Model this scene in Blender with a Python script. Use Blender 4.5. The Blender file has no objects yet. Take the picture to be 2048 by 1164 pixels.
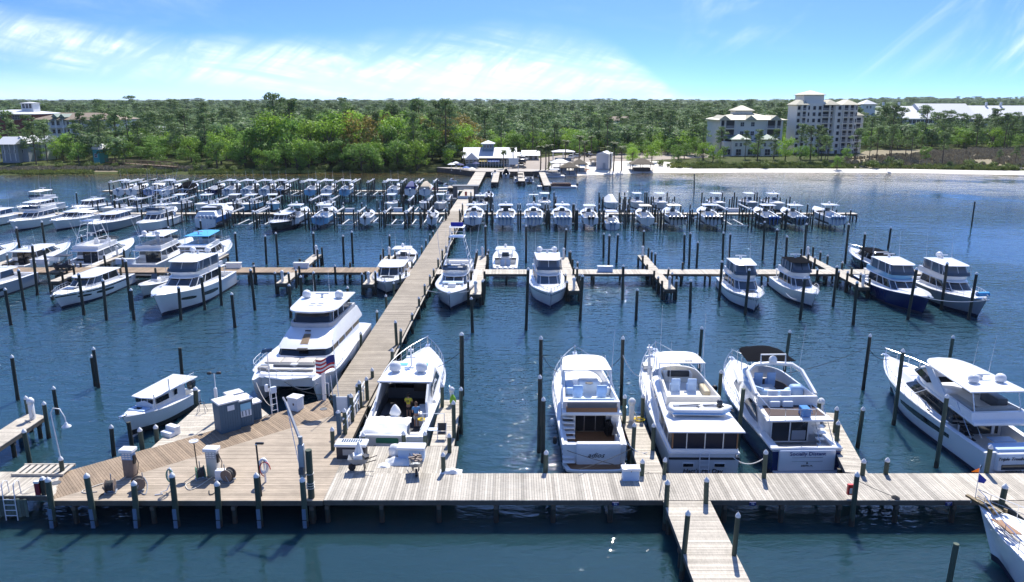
import bpy, math, random
from mathutils import Vector, Matrix, noise
R = math.radians
rnd = random.Random(7)
SC = bpy.context.scene
COL = SC.collection
# ------------------------------------------------------------------ camera, sky, sun, exposure
CAM_H, PITCH, FPX = 22.5, R(13.92), 1541.0
cam_d = bpy.data.cameras.new('camera'); cam = bpy.data.objects.new('camera', cam_d); COL.objects.link(cam)
cam_d.sensor_width = 36; cam_d.lens = FPX/2048*36; cam_d.clip_end = 20000; cam_d.clip_start = .5
cam.location = (0, 0, CAM_H); cam.rotation_euler = (math.pi/2-PITCH, 0, 0)
SC.camera = cam
SUN_EL, SUN_AZ = R(52), R(12)            # azimuth measured from +Y towards +X
W = bpy.data.worlds.new('World'); SC.world = W; W.use_nodes = True
nt = W.node_tree; N = nt.nodes; Lk = nt.links
for n in list(N): N.remove(n)
SKY_LIFT = 3.0
def wn(t, **k):
    n = N.new(t)
    for a, b in k.items(): setattr(n, a, b)
    return n
sky = wn('ShaderNodeTexSky', sky_type='NISHITA', sun_disc=False, sun_elevation=SUN_EL, sun_rotation=SUN_AZ, altitude=0, air_density=1.0, dust_density=.35, ozone_density=2.6)
tc = wn('ShaderNodeTexCoord'); sep = wn('ShaderNodeSeparateXYZ'); Lk.new(tc.outputs['Generated'], sep.inputs[0])
def m(op, a, b=None, c=None):
    n = wn('ShaderNodeMath', operation=op)
    for i, v in enumerate((a, b, c)):
        if v is None: continue
        if isinstance(v, (int, float)): n.inputs[i].default_value = v
        else: Lk.new(v, n.inputs[i])
    return n.outputs[0]
def mrange(v, a, b, c=0.0, d=1.0, sm=True):
    n = wn('ShaderNodeMapRange', interpolation_type='SMOOTHSTEP' if sm else 'LINEAR'); Lk.new(v, n.inputs[0])
    for k, q in zip(('From Min', 'From Max', 'To Min', 'To Max'), (a, b, c, d)): n.inputs[k].default_value = q
    return n.outputs[0]
# the clear spring sky deepens fast above the horizon: look the model up at a raised elevation
zp = m('MAXIMUM', sep.outputs[2], 0.0); zup = m('ADD', m('MINIMUM', m('MULTIPLY', zp, SKY_LIFT), m('ADD', zp, .25)), .055)
cmbs = wn('ShaderNodeCombineXYZ'); Lk.new(sep.outputs[0], cmbs.inputs[0]); Lk.new(sep.outputs[1], cmbs.inputs[1]); Lk.new(zup, cmbs.inputs[2])
nrm = wn('ShaderNodeVectorMath', operation='NORMALIZE'); Lk.new(cmbs.outputs[0], nrm.inputs[0]); Lk.new(nrm.outputs[0], sky.inputs[0])
tint = wn('ShaderNodeVectorMath', operation='MULTIPLY'); Lk.new(sky.outputs[0], tint.inputs[0]); tint.inputs[1].default_value = (.47, .69, 1.10)
# cirrus: long feathered bands given by bearing (x/y) and height (z/y)
hy = m('MAXIMUM', m('ABSOLUTE', sep.outputs[1]), .05)
u = m('DIVIDE', sep.outputs[0], hy); e = m('DIVIDE', sep.outputs[2], hy)
cmb = wn('ShaderNodeCombineXYZ'); Lk.new(u, cmb.inputs[0]); Lk.new(e, cmb.inputs[1]); Lk.new(sep.outputs[1], cmb.inputs[2])
def cnoise(sx, sy, rot, det, dist=.6, rough=.6, loc=(0, 0, 0)):
    mp = wn('ShaderNodeMapping'); mp.inputs['Rotation'].default_value = (0, 0, R(rot)); mp.inputs['Scale'].default_value = (sx, sy, .4); mp.inputs['Location'].default_value = loc
    r_ = wn('ShaderNodeMapping'); r_.inputs['Rotation'].default_value = (0, 0, R(rot)); Lk.new(cmb.outputs[0], r_.inputs[0]); mp.inputs['Rotation'].default_value = (0, 0, 0); Lk.new(r_.outputs[0], mp.inputs[0])
    n = wn('ShaderNodeTexNoise'); n.inputs['Scale'].default_value = 1; n.inputs['Detail'].default_value = det; n.inputs['Roughness'].default_value = rough; n.inputs['Distortion'].default_value = dist
    Lk.new(mp.outputs[0], n.inputs['Vector']); return n.outputs[0]
def fcurve(v, pts, a, b):
    n = wn('ShaderNodeFloatCurve'); Lk.new(mrange(v, a, b, 0, 1, False), n.inputs['Value']); c = n.mapping.curves[0]
    xs_ = [((p[0]-a)/(b-a), p[1]) for p in pts]; c.points[0].location = xs_[0]; c.points[1].location = xs_[-1]
    for p in xs_[1:-1]: c.points.new(*p)
    for p in c.points: p.handle_type = 'VECTOR'
    n.mapping.update(); return n.outputs[0]
wob = m('MULTIPLY', m('SUBTRACT', cnoise(3, 9, 8, 4), .5), .03)
ec = m('ADD', m('MULTIPLY', fcurve(u, [(-1.5, .9), (-.66, .83), (-.52, .60), (-.40, .47), (-.25, .38), (-.1, .37), (.05, .42), (.12, .34), (.2, .06), (1.5, .0)], -1.5, 1.5), .1), wob)
wd = m('MULTIPLY', fcurve(u, [(-1.5, .5), (-.66, .34), (-.40, .30), (-.2, .38), (-.02, .50), (.1, .38), (.17, .22), (.22, .05), (1.5, .05)], -1.5, 1.5), .1)
d_ = m('DIVIDE', m('ABSOLUTE', m('SUBTRACT', e, ec)), m('MAXIMUM', wd, .002))
band = m('MULTIPLY', mrange(d_, 1.25, 0.0), mrange(u, .26, .18))
fib = mrange(cnoise(5, 42, 9, 8, .9, .62), .30, .72)
fib2 = mrange(cnoise(7, 26, -33, 9, 1.1, .66, (2, 1, 0)), .34, .72)
low = m('MULTIPLY', mrange(e, .06, .0), mrange(u, .28, -.05, 0, .35))
b1 = m('ADD', m('MULTIPLY', band, m('ADD', m('MULTIPLY', m('MULTIPLY', fib, fib2), 1.0), .26)), low)
wisp = m('MULTIPLY', m('MULTIPLY', mrange(cnoise(3.0, 10, -36, 8, .9, .6, (5, 2, 0)), .46, .82), mrange(u, .12, .34)), m('MULTIPLY', mrange(e, .012, .05), .8))
thin = m('MULTIPLY', mrange(cnoise(1.6, 9, 6, 8, .8, .6, (1, 7, 0)), .5, .85), .35)
cl = m('MINIMUM', m('ADD', m('ADD', b1, wisp), thin), .82)
mixc = wn('ShaderNodeMix', data_type='RGBA'); Lk.new(cl, mixc.inputs[0]); Lk.new(tint.outputs[0], mixc.inputs[6]); mixc.inputs[7].default_value = (6.6, 7.4, 8.3, 1)
bg = wn('ShaderNodeBackground'); bg.inputs['Strength'].default_value = .112
Lk.new(mixc.outputs[2], bg.inputs[0]); wo = wn('ShaderNodeOutputWorld'); Lk.new(bg.outputs[0], wo.inputs[0])
sd = bpy.data.lights.new('sun', 'SUN'); sun = bpy.data.objects.new('sun', sd); COL.objects.link(sun)
sd.energy = 4.4; sd.angle = R(.5); sd.color = (1, .96, .89)
sdir = Vector((math.sin(SUN_AZ)*math.cos(SUN_EL), math.cos(SUN_AZ)*math.cos(SUN_EL), math.sin(SUN_EL)))
sun.rotation_euler = sdir.to_track_quat('Z', 'Y').to_euler(); sun.location = (0, 0, 60)
SC.view_settings.view_transform = 'Standard'; SC.view_settings.look = 'None'; SC.view_settings.exposure = .76; SC.view_settings.gamma = 1
SC.view_settings.use_curve_mapping = False

# ------------------------------------------------------------------ survey: a sight line from the station onto a level
def P(px, py, z=0.0):
    u = (px-1024)/FPX; v = (582-py)/FPX
    dx, dy, dz = u, math.cos(PITCH)+v*math.sin(PITCH), -math.sin(PITCH)+v*math.cos(PITCH)
    t = (z-CAM_H)/dz
    return Vector((dx*t, dy*t, z))

# ------------------------------------------------------------------ mesh helpers
class MB:
    def __init__(s): s.v = []; s.f = []; s.smooth = False
    def add(s, vs, fs):
        b = len(s.v); s.v += [tuple(p) for p in vs]; s.f += [tuple(b+i for i in q) for q in fs]; return s
    def box(s, c, d, rz=0, taper=1.0, rx=0):
        x, y, z = d[0]/2, d[1]/2, d[2]/2
        vs = [Vector((i*x*(taper if k > 0 else 1), j*y*(taper if k > 0 else 1), k*z)) for k in (-1, 1) for i, j in ((-1, -1), (1, -1), (1, 1), (-1, 1))]
        M = Matrix.Rotation(rz, 3, 'Z') @ Matrix.Rotation(rx, 3, 'X')
        vs = [M @ p + Vector(c) for p in vs]
        return s.add(vs, [(3, 2, 1, 0), (4, 5, 6, 7), (0, 1, 5, 4), (1, 2, 6, 5), (2, 3, 7, 6), (3, 0, 4, 7)])
    def rbox(s, c, d, r=.05, rz=0):        # box with softened vertical and top edges
        x, y, z = d[0]/2, d[1]/2, d[2]/2; r = min(r, x*.9, y*.9, z)
        def ring(k, zz):
            o = []
            for (sx, sy, a0) in ((1, 1, 0), (-1, 1, 90), (-1, -1, 180), (1, -1, 270)):
                for a in (0, 45, 90):
                    an = R(a0+a); o.append((sx*(x-r)+(r-k)*math.cos(an), sy*(y-r)+(r-k)*math.sin(an), zz))
            return o
        M = Matrix.Rotation(rz, 3, 'Z')
        rs = [ring(0, -z), ring(0, z-r), ring(r*.35, z-r*.3), ring(r, z)]
        return s.rings([[M @ Vector(p)+Vector(c) for p in q] for q in rs], True, True)
    def rings(s, rs, cap0=False, cap1=False, closed=True):
        n = len(rs[0]); vs = [p for r in rs for p in r]; fs = []
        for i in range(len(rs)-1):
            for j in range(n if closed else n-1):
                a = i*n+j; b = i*n+(j+1) % n; fs.append((a, b, b+n, a+n))
        if cap0: fs.append(tuple(range(n-1, -1, -1)))
        if cap1: fs.append(tuple(range((len(rs)-1)*n, len(rs)*n)))
        return s.add(vs, fs)
    def tube(s, p0, p1, r, n=6, r1=None, caps=True):
        return s.path([p0, p1], r, n, r1, caps)
    def path(s, pts, r, n=6, r1=None, caps=True):
        pts = [Vector(p) for p in pts]; rs = []
        up = None
        for i, p in enumerate(pts):
            d = (pts[min(i+1, len(pts)-1)]-pts[max(i-1, 0)]).normalized()
            if up is None: up = Vector((0, 0, 1)) if abs(d.z) < .9 else Vector((0, 1, 0))
            a = d.cross(up).normalized(); b = a.cross(d).normalized(); up = b
            rr = r if r1 is None else r+(r1-r)*i/(len(pts)-1)
            rs.append([p+a*rr*math.cos(2*math.pi*k/n)+b*rr*math.sin(2*math.pi*k/n) for k in range(n)])
        return s.rings(rs, caps, caps)
    def lathe(s, c, prof, n=12):
        c = Vector(c)
        rs = [[c+Vector((r*math.cos(2*math.pi*k/n), r*math.sin(2*math.pi*k/n), z)) for k in range(n)] for r, z in prof]
        return s.rings(rs, prof[0][0] > 1e-4, prof[-1][0] > 1e-4)
    def prism(s, poly, z0, z1):
        a = [(p[0], p[1], z0) for p in poly]; b = [(p[0], p[1], z1) for p in poly]
        return s.rings([a, b], True, True)
    def quad(s, *p): return s.add(p, [tuple(range(len(p)))])
    def mesh(s, name, mat, smooth=None):
        me = bpy.data.meshes.new(name); me.from_pydata(s.v, [], s.f)
        if mat: me.materials.append(mat)
        me.update()
        if smooth:
            me.polygons.foreach_set('use_smooth', [True]*len(me.polygons))
            me.set_sharp_from_angle(angle=R(smooth))
        return me
    def obj(s, name, mat, parent=None, smooth=None, loc=None):
        return link(name, s.mesh(name, mat, smooth), parent, loc)
def link(name, data, parent=None, loc=None):
    o = bpy.data.objects.new(name, data); COL.objects.link(o)
    if parent: o.parent = parent
    if loc is not None: o.location = loc
    return o
def thing(name, label, cat, loc=(0, 0, 0), rz=0, group=None, data=None):
    o = link(name, data); o.location = loc; o.rotation_euler = (0, 0, rz)
    o['label'] = label; o['category'] = cat
    if group: o['group'] = group
    return o
def tag(o, label, cat, group=None, kind=None):
    if label: o['label'] = label
    if cat: o['category'] = cat
    if group: o['group'] = group
    if kind: o['kind'] = kind
    return o
KIDS = {}
def copy_tree(o, parent=None):
    c = o.copy(); COL.objects.link(c)
    if parent: c.parent = parent
    for ch in o.children: copy_tree(ch, c)
    return c
def dup(o, loc, rz=0, label=None, group=None, scale=None):
    c = copy_tree(o); c.location = loc; c.rotation_euler = (0, 0, rz)
    if label: c['label'] = label
    if group: c['group'] = group
    if scale: c.scale = scale
    return c

# ------------------------------------------------------------------ materials
MATS = {}
def mat(name, col, rough=.5, metal=0, spec=.5, var=0.0, nscale=3.0, coat=0, bump=0, bscale=20, island=0, objvar=0, trans=0, stain=0, stretch=None):
    if name in MATS: return MATS[name]
    M = bpy.data.materials.new(name); M.use_nodes = True; t = M.node_tree; b = t.nodes['Principled BSDF']
    b.inputs['Base Color'].default_value = (*col, 1); b.inputs['Roughness'].default_value = rough; b.inputs['Metallic'].default_value = metal
    b.inputs['Specular IOR Level'].default_value = spec; b.inputs['Coat Weight'].default_value = coat
    nn = t.nodes.new; li = t.links.new
    facs = []
    tcn = nn('ShaderNodeTexCoord'); vec = tcn.outputs['Object']
    if stretch:
        mpn = nn('ShaderNodeMapping'); mpn.inputs['Scale'].default_value = stretch; li(vec, mpn.inputs[0]); vec = mpn.outputs[0]
    if var:
        n = nn('ShaderNodeTexNoise'); n.inputs['Scale'].default_value = nscale; n.inputs['Detail'].default_value = 6; n.inputs['Roughness'].default_value = .62
        li(vec, n.inputs['Vector']); facs.append((n.outputs[0], var*2, .5))
    if stain:
        n = nn('ShaderNodeTexNoise'); n.inputs['Scale'].default_value = .55; n.inputs['Detail'].default_value = 8; n.inputs['Roughness'].default_value = .7; li(tcn.outputs['Object'], n.inputs['Vector']); facs.append((n.outputs[0], stain*2, .55))
    if island:
        g = nn('ShaderNodeNewGeometry'); facs.append((g.outputs['Random Per Island'], island, .5))
    if objvar:
        oi = nn('ShaderNodeObjectInfo'); facs.append((oi.outputs['Random'], objvar, .5))
    if facs:
        acc = None
        for out, amp, mid in facs:
            mm = nn('ShaderNodeMath'); mm.operation = 'MULTIPLY_ADD'; li(out, mm.inputs[0]); mm.inputs[1].default_value = amp; mm.inputs[2].default_value = 1-amp*mid
            if acc is None: acc = mm.outputs[0]
            else:
                q = nn('ShaderNodeMath'); q.operation = 'MULTIPLY'; li(acc, q.inputs[0]); li(mm.outputs[0], q.inputs[1]); acc = q.outputs[0]
        vm = nn('ShaderNodeVectorMath'); vm.operation = 'SCALE'; vm.inputs[0].default_value = col; li(acc, vm.inputs['Scale']); li(vm.outputs[0], b.inputs['Base Color'])
    if bump:
        n = nn('ShaderNodeTexNoise'); n.inputs['Scale'].default_value = bscale; n.inputs['Detail'].default_value = 4; li(vec, n.inputs['Vector'])
        bp = nn('ShaderNodeBump'); bp.inputs['Strength'].default_value = bump; bp.inputs['Distance'].default_value = .02; li(n.outputs[0], bp.inputs['Height']); li(bp.outputs[0], b.inputs['Normal'])
    if trans:
        tr = nn('ShaderNodeBsdfTranslucent'); mx = nn('ShaderNodeMixShader'); mx.inputs[0].default_value = trans
        if facs: li(vm.outputs[0], tr.inputs[0])
        else: tr.inputs[0].default_value = (*col, 1)
        li(b.outputs[0], mx.inputs[1]); li(tr.outputs[0], mx.inputs[2]); li(mx.outputs[0], t.nodes['Material Output'].inputs[0])
    MATS[name] = M
    return M
gel = mat('white_gelcoat', (.80, .80, .79), .22, coat=.3, var=.07, nscale=1.1, stain=.05)
gel2 = mat('cream_gelcoat', (.76, .72, .64), .3, coat=.2, var=.05, nscale=.6)
offw = mat('deck_nonskid', (.74, .74, .72), .6, var=.07, nscale=1.5)
greyw = mat('grey_nonskid', (.45, .46, .47), .6, var=.08, nscale=2)
navy = mat('navy_gelcoat', (.006, .018, .10), .2, coat=.15)
blackg = mat('black_gelcoat', (.015, .017, .022), .12, coat=.5)
sky_b = mat('light_blue_gelcoat', (.22, .47, .66), .2, coat=.4)
mid_b = mat('mid_blue_gelcoat', (.06, .22, .50), .2, coat=.4)
greyg = mat('grey_gelcoat', (.33, .36, .40), .25, coat=.3)
glass = mat('dark_glass', (.012, .016, .022), .06, spec=.8, var=.3, nscale=.7)
glass2 = mat('tinted_glass', (.05, .075, .10), .08, spec=.8, var=.3, nscale=.9)
clearv = mat('clear_vinyl', (.085, .11, .14), .10, spec=.8, var=.25, nscale=1.2)
steel = mat('stainless', (.62, .63, .64), .25, metal=.9)
alum = mat('white_tube', (.75, .76, .78), .3)
blk = mat('black_plastic', (.02, .02, .022), .45)
dgrey = mat('dark_grey', (.09, .095, .10), .5)
teak = mat('teak', (.26, .13, .06), .6, var=.2, nscale=6, stretch=(8, 1, 1))
canv_w = mat('white_canvas', (.80, .80, .78), .8, bump=.4, bscale=2)
canv_k = mat('black_canvas', (.012, .013, .016), .9, spec=0, bump=.5, bscale=3)
canv_n = mat('navy_canvas', (.02, .035, .16), .8)
canv_t = mat('tan_canvas', (.42, .35, .26), .8)
canv_b = mat('sky_blue_canvas', (.03, .30, .62), .8)
seat_w = mat('white_vinyl_seat', (.76, .76, .75), .5)
seat_b = mat('pale_blue_vinyl', (.40, .55, .75), .5)
seat_d = mat('dark_upholstery', (.05, .055, .07), .6)
red = mat('red_paint', (.55, .03, .03), .4)
yellow = mat('yellow_paint', (.75, .55, .03), .5)
green = mat('green_paint', (.03, .22, .12), .5)
orange = mat('orange_plastic', (.75, .20, .04), .5)
antif = mat('bottom_paint', (.02, .025, .05), .6)
obg = mat('outboard_grey', (.22, .30, .42), .3, coat=.3)
obw = mat('outboard_white', (.72, .74, .76), .25, coat=.3)
obk = mat('outboard_black', (.02, .022, .028), .2, coat=.4)
obb = mat('outboard_blue', (.02, .10, .34), .2, coat=.4)
rope = mat('rope', (.62, .58, .50), .9)
rope_d = mat('dark_rope', (.06, .06, .06), .9)
rust = mat('worn_steel', (.20, .15, .12), .6, var=.3, nscale=9)
hull_mats = dict(white=gel, cream=gel2, navy=navy, black=blackg, sky=sky_b, blue=mid_b, grey=greyg)
def wood(name, col, isl, scale=(3, 3, 3), var=.25):
    return mat(name, col, .8, spec=.2, var=var, nscale=2.2, island=isl, stretch=scale, stain=.42, bump=.3, bscale=10)
# ------------------------------------------------------------------ water
def water_mat():
    M = bpy.data.materials.new('marina_water'); M.use_nodes = True; t = M.node_tree; b = t.nodes['Principled BSDF']; nn = t.nodes.new; li = t.links.new
    b.inputs['Roughness'].default_value = .035; b.inputs['IOR'].default_value = 1.38; b.subsurface_method = 'RANDOM_WALK'; b.inputs['Subsurface Weight'].default_value = 1; b.inputs['Subsurface Radius'].default_value = (1.0, 1.6, 2.0); b.inputs['Subsurface Scale'].default_value = 2.5
    geo = nn('ShaderNodeNewGeometry')
    # body colour: clear shallow brown by the wooded shore, blue-green further out, tinted bluer past the dock to paint in reflected sky
    sx = nn('ShaderNodeSeparateXYZ'); li(geo.outputs['Position'], sx.inputs[0])
    big = nn('ShaderNodeTexNoise'); big.inputs['Scale'].default_value = .018; big.inputs['Detail'].default_value = 3; li(geo.outputs['Position'], big.inputs['Vector'])
    mr = nn('ShaderNodeMapRange'); mr.interpolation_type = 'SMOOTHSTEP'; mr.inputs['From Min'].default_value = 205; mr.inputs['From Max'].default_value = 244
    ad = nn('ShaderNodeMath'); ad.operation = 'MULTIPLY_ADD'; li(big.outputs[0], ad.inputs[0]); ad.inputs[1].default_value = 30; li(sx.outputs[1], ad.inputs[2])
    sb = nn('ShaderNodeMath'); sb.operation = 'SUBTRACT'; li(ad.outputs[0], sb.inputs[0]); sb.inputs[1].default_value = 15; li(sb.outputs[0], mr.inputs[0])
    mx = nn('ShaderNodeMix'); mx.data_type = 'RGBA'; li(mr.outputs[0], mx.inputs[0]); nr = nn('ShaderNodeMapRange'); nr.interpolation_type = 'SMOOTHSTEP'; nr.inputs[1].default_value = 30; nr.inputs[2].default_value = 75; li(ad.outputs[0], nr.inputs[0]); nm = nn('ShaderNodeMix'); nm.data_type = 'RGBA'; li(nr.outputs[0], nm.inputs[0]); nm.inputs[6].default_value = (.014, .042, .048, 1); nm.inputs[7].default_value = (.018, .056, .078, 1); li(nm.outputs[2], mx.inputs[6]); mx.inputs[7].default_value = (.075, .055, .018, 1)
    li(mx.outputs[2], b.inputs['Base Color'])
    def wave(sc, rot, dist, det=2.0, sy=.45):
        mp = nn('ShaderNodeMapping'); mp.inputs['Rotation'].default_value = (0, 0, R(rot)); mp.inputs['Scale'].default_value = (sc*sy, sc, sc); li(geo.outputs['Position'], mp.inputs[0])
        n = nn('ShaderNodeTexNoise'); n.inputs['Scale'].default_value = 1; n.inputs['Detail'].default_value = det; n.inputs['Roughness'].default_value = .5; n.inputs['Distortion'].default_value = .35; li(mp.outputs[0], n.inputs['Vector'])
        mu = nn('ShaderNodeMath'); mu.operation = 'MULTIPLY'; li(n.outputs[0], mu.inputs[0]); mu.inputs[1].default_value = dist; return mu.outputs[0]
    hs_ = [wave(1.1, 12, .19, 3), wave(3.2, -14, .07, 2, .5), wave(.3, 25, .13, 1)]
    a = nn('ShaderNodeMath'); li(hs_[0], a.inputs[0]); li(hs_[1], a.inputs[1]); a2 = nn('ShaderNodeMath'); li(a.outputs[0], a2.inputs[0]); li(hs_[2], a2.inputs[1])
    # wind patches: calmer in the lee of the dock, rougher outside
    pt = nn('ShaderNodeTexNoise'); pt.inputs['Scale'].default_value = .03; pt.inputs['Detail'].default_value = 3; li(geo.outputs['Position'], pt.inputs['Vector'])
    pr = nn('ShaderNodeMapRange'); pr.inputs['From Min'].default_value = .35; pr.inputs['From Max'].default_value = .65; pr.inputs['To Min'].default_value = .22; pr.inputs['To Max'].default_value = 1.6; li(pt.outputs[0], pr.inputs[0])
    lee = nn('ShaderNodeMapRange'); lee.inputs[1].default_value = 34; lee.inputs[2].default_value = 46; lee.inputs[3].default_value = .34; lee.inputs[4].default_value = 1; li(sx.outputs[1], lee.inputs[0]); lm = nn('ShaderNodeMath'); lm.operation = 'MULTIPLY'; li(pr.outputs[0], lm.inputs[0]); li(lee.outputs[0], lm.inputs[1])
    hm = nn('ShaderNodeMath'); hm.operation = 'MULTIPLY'; li(a2.outputs[0], hm.inputs[0]); li(lm.outputs[0], hm.inputs[1])
    bp = nn('ShaderNodeBump'); bp.inputs['Strength'].default_value = 1; bp.inputs['Distance'].default_value = 1.0; li(hm.outputs[0], bp.inputs['Height']); li(bp.outputs[0], b.inputs['Normal'])
    return M
mb = MB(); mb.quad((-1500, -400, 0), (1500, -400, 0), (1500, 300, 0), (-1500, 300, 0)); o = mb.obj('water', water_mat()); o['kind'] = 'structure'

# ------------------------------------------------------------------ shore and terrain
SHORE = [(-1500, 228), (-700, 232), (-260, 236), (-158, 239.5), (-120, 244), (-95, 241), (-82, 243.5), (-55, 247.5), (-40, 246), (-25, 249), (-17, 243), (-10, 235.5), (8, 236), (16, 236.5), (26, 241), (44, 247.5), (80, 249), (120, 248), (158, 241), (230, 236), (700, 240), (1500, 240)]
def shore(x):
    for (x0, y0), (x1, y1) in zip(SHORE, SHORE[1:]):
        if x <= x1:
            t = (x-x0)/(x1-x0); t = t*t*(3-2*t); return y0+(y1-y0)*t
    return SHORE[-1][1]
def ss(a, b, x):
    t = min(1, max(0, (x-a)/(b-a))); return t*t*(3-2*t)
def hgt(x, y):
    s = y-shore(x)
    z = -1.2*ss(0, -4, s) if s < 0 else (.9*ss(-1, 9, s)+1.1*ss(8, 26, s))
    if s > 200:
        z += 4*ss(900, 2600, y)*(.5+.5*noise.noise(Vector((x*.0009, y*.0007, 3.1)))) + 9*ss(1500, 2400, y)*ss(.30, .55, x/max(y, 1))
    return z
grass_m = mat('coastal_grass', (.060, .075, .022), .95, spec=.1, var=.45, nscale=.35, bump=.5, bscale=3)
def sheet(name, mt, xs, ss_, dz=0, smooth=30):
    v = []; f = []
    for x in xs:
        for s in ss_:
            y = shore(x)+s; v.append((x, y, hgt(x, y)+dz))
    n = len(ss_)
    for i in range(len(xs)-1):
        for j in range(n-1):
            a = i*n+j; f.append((a, a+n, a+n+1, a+1))
    mb = MB(); mb.v = v; mb.f = f; return mb.obj(name, mt, None, smooth)
def frange(a, b, d): 
    n = max(1, int(round((b-a)/d))); return [a+(b-a)*i/n for i in range(n+1)]
xs = frange(-7000, -1500, 1400)[:-1]+frange(-1500, -300, 60)[:-1]+frange(-300, 300, 4)[:-1]+frange(300, 1500, 60)[:-1]+frange(1500, 7000, 1400)
o = sheet('ground', grass_m, xs, [-5, -3, -1.5, 0, 1.5, 3, 5, 8, 12, 18, 26, 40, 60, 90, 130, 200, 300, 450, 650, 900, 1250, 1700, 2300, 3000, 4500, 7000, 11000]); o['kind'] = 'structure'
sand = mat('white_sand', (.72, .67, .58), .9, spec=.1, var=.12, nscale=.8, bump=.4, bscale=6)
o = sheet('beach', sand, frange(9, 300, 2.5), [-3, -1.5, -.4, .6, 1.6, 3, 4.6, 5.8], .03); o['kind'] = 'structure'
# wide sand lot behind the beach bar and shed
sand2 = mat('lot_sand', (.55, .48, .39), .9, spec=.1, var=.2, nscale=.3, bump=.4, bscale=5)
def patch(name, mt, poly, dz=.05, step=3):
    # convex polygon draped over the terrain
    x0 = min(p[0] for p in poly); x1 = max(p[0] for p in poly); mb = MB(); cols = frange(x0, x1, step); prev = None
    def span(x):
        ys = []
        for (ax, ay), (bx, by) in zip(poly, poly[1:]+poly[:1]):
            if (ax-x)*(bx-x) <= 0 and ax != bx: ys.append(ay+(by-ay)*(x-ax)/(bx-ax))
        return min(ys), max(ys)
    cols[0] += 1e-3; cols[-1] -= 1e-3; n = 10; v = []; f = []
    for x in cols:
        a, b = span(x)
        for j in range(n+1):
            y = a+(b-a)*j/n; v.append((x, y, hgt(x, y)+dz))
    for i in range(len(cols)-1):
        for j in range(n): 
            a = i*(n+1)+j; f.append((a, a+n+1, a+n+2, a+1))
    mb.v = v; mb.f = f; o = mb.obj(name, mt, None, 30); o['kind'] = 'structure'; return o
patch('beach_lot', sand, [(10, 240.5), (26, 243), (44, 250), (58, 252), (62, 262), (48, 272), (14, 262)], .06)
patch('parking_lot', mat('gravel_lot', (.36, .31, .26), .9, spec=.1, var=.2, nscale=.4), [(-4, 240), (9, 240), (14, 262), (48, 272), (95, 300), (60, 318), (20, 300), (-2, 262)], .09)
mud = mat('marsh_soil', (.25, .215, .14), .95, spec=.1, var=.3, nscale=.3)
patch('marsh_ground', mud, [(112, 256), (155, 250), (235, 246), (240, 300), (220, 338), (150, 330), (118, 275)], .05)
patch('marsh_soil', mud, [(-170, 243.5), (-120, 247), (-98, 247), (-96, 252), (-160, 253), (-200, 250), (-200, 243)], .05)
# bulkhead of the quay where the pier lands
seaw = mat('bulkhead_timber', (.16, .13, .10), .85, var=.3, nscale=2, island=.3)
bk = thing('timber_bulkhead', 'low dark timber bulkhead along the quay by the restaurant', 'bulkhead')
mb = MB()
qp = [(-24, 249.2), (-17, 243), (-12.5, 236.5), (-9, 234.6), (14, 235.2)]
for (ax, ay), (bx, by) in zip(qp, qp[1:]):
    n = max(1, int(math.hypot(bx-ax, by-ay)/.5))
    for i in range(n):
        t = (i+.5)/n; mb.box((ax+(bx-ax)*t, ay+(by-ay)*t, .2), (.44, .14, 2.4), math.atan2(by-ay, bx-ax))
o = mb.obj('sheet_boards', seaw, bk); o['kind'] = 'stuff'
mb = MB()
for (ax, ay), (bx, by) in zip(qp, qp[1:]):
    L = math.hypot(bx-ax, by-ay); mb.box(((ax+bx)/2, (ay+by)/2, 1.5), (L+.02, .4, .12), math.atan2(by-ay, bx-ax))
mb.obj('cap_rail', wood('cap_timber', (.38, .33, .27), .2), bk)
mb = MB(); poly = [(-24, 249.4), (-17, 243.2), (-12.5, 236.7), (-9, 234.8), (14, 235.4), (14, 243), (-24, 252)]
mb.prism(poly, .3, 1.44); o = mb.obj('quay', mat('quay_paving', (.40, .36, .31), .9, var=.2, nscale=.8)); o['kind'] = 'structure'
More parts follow.
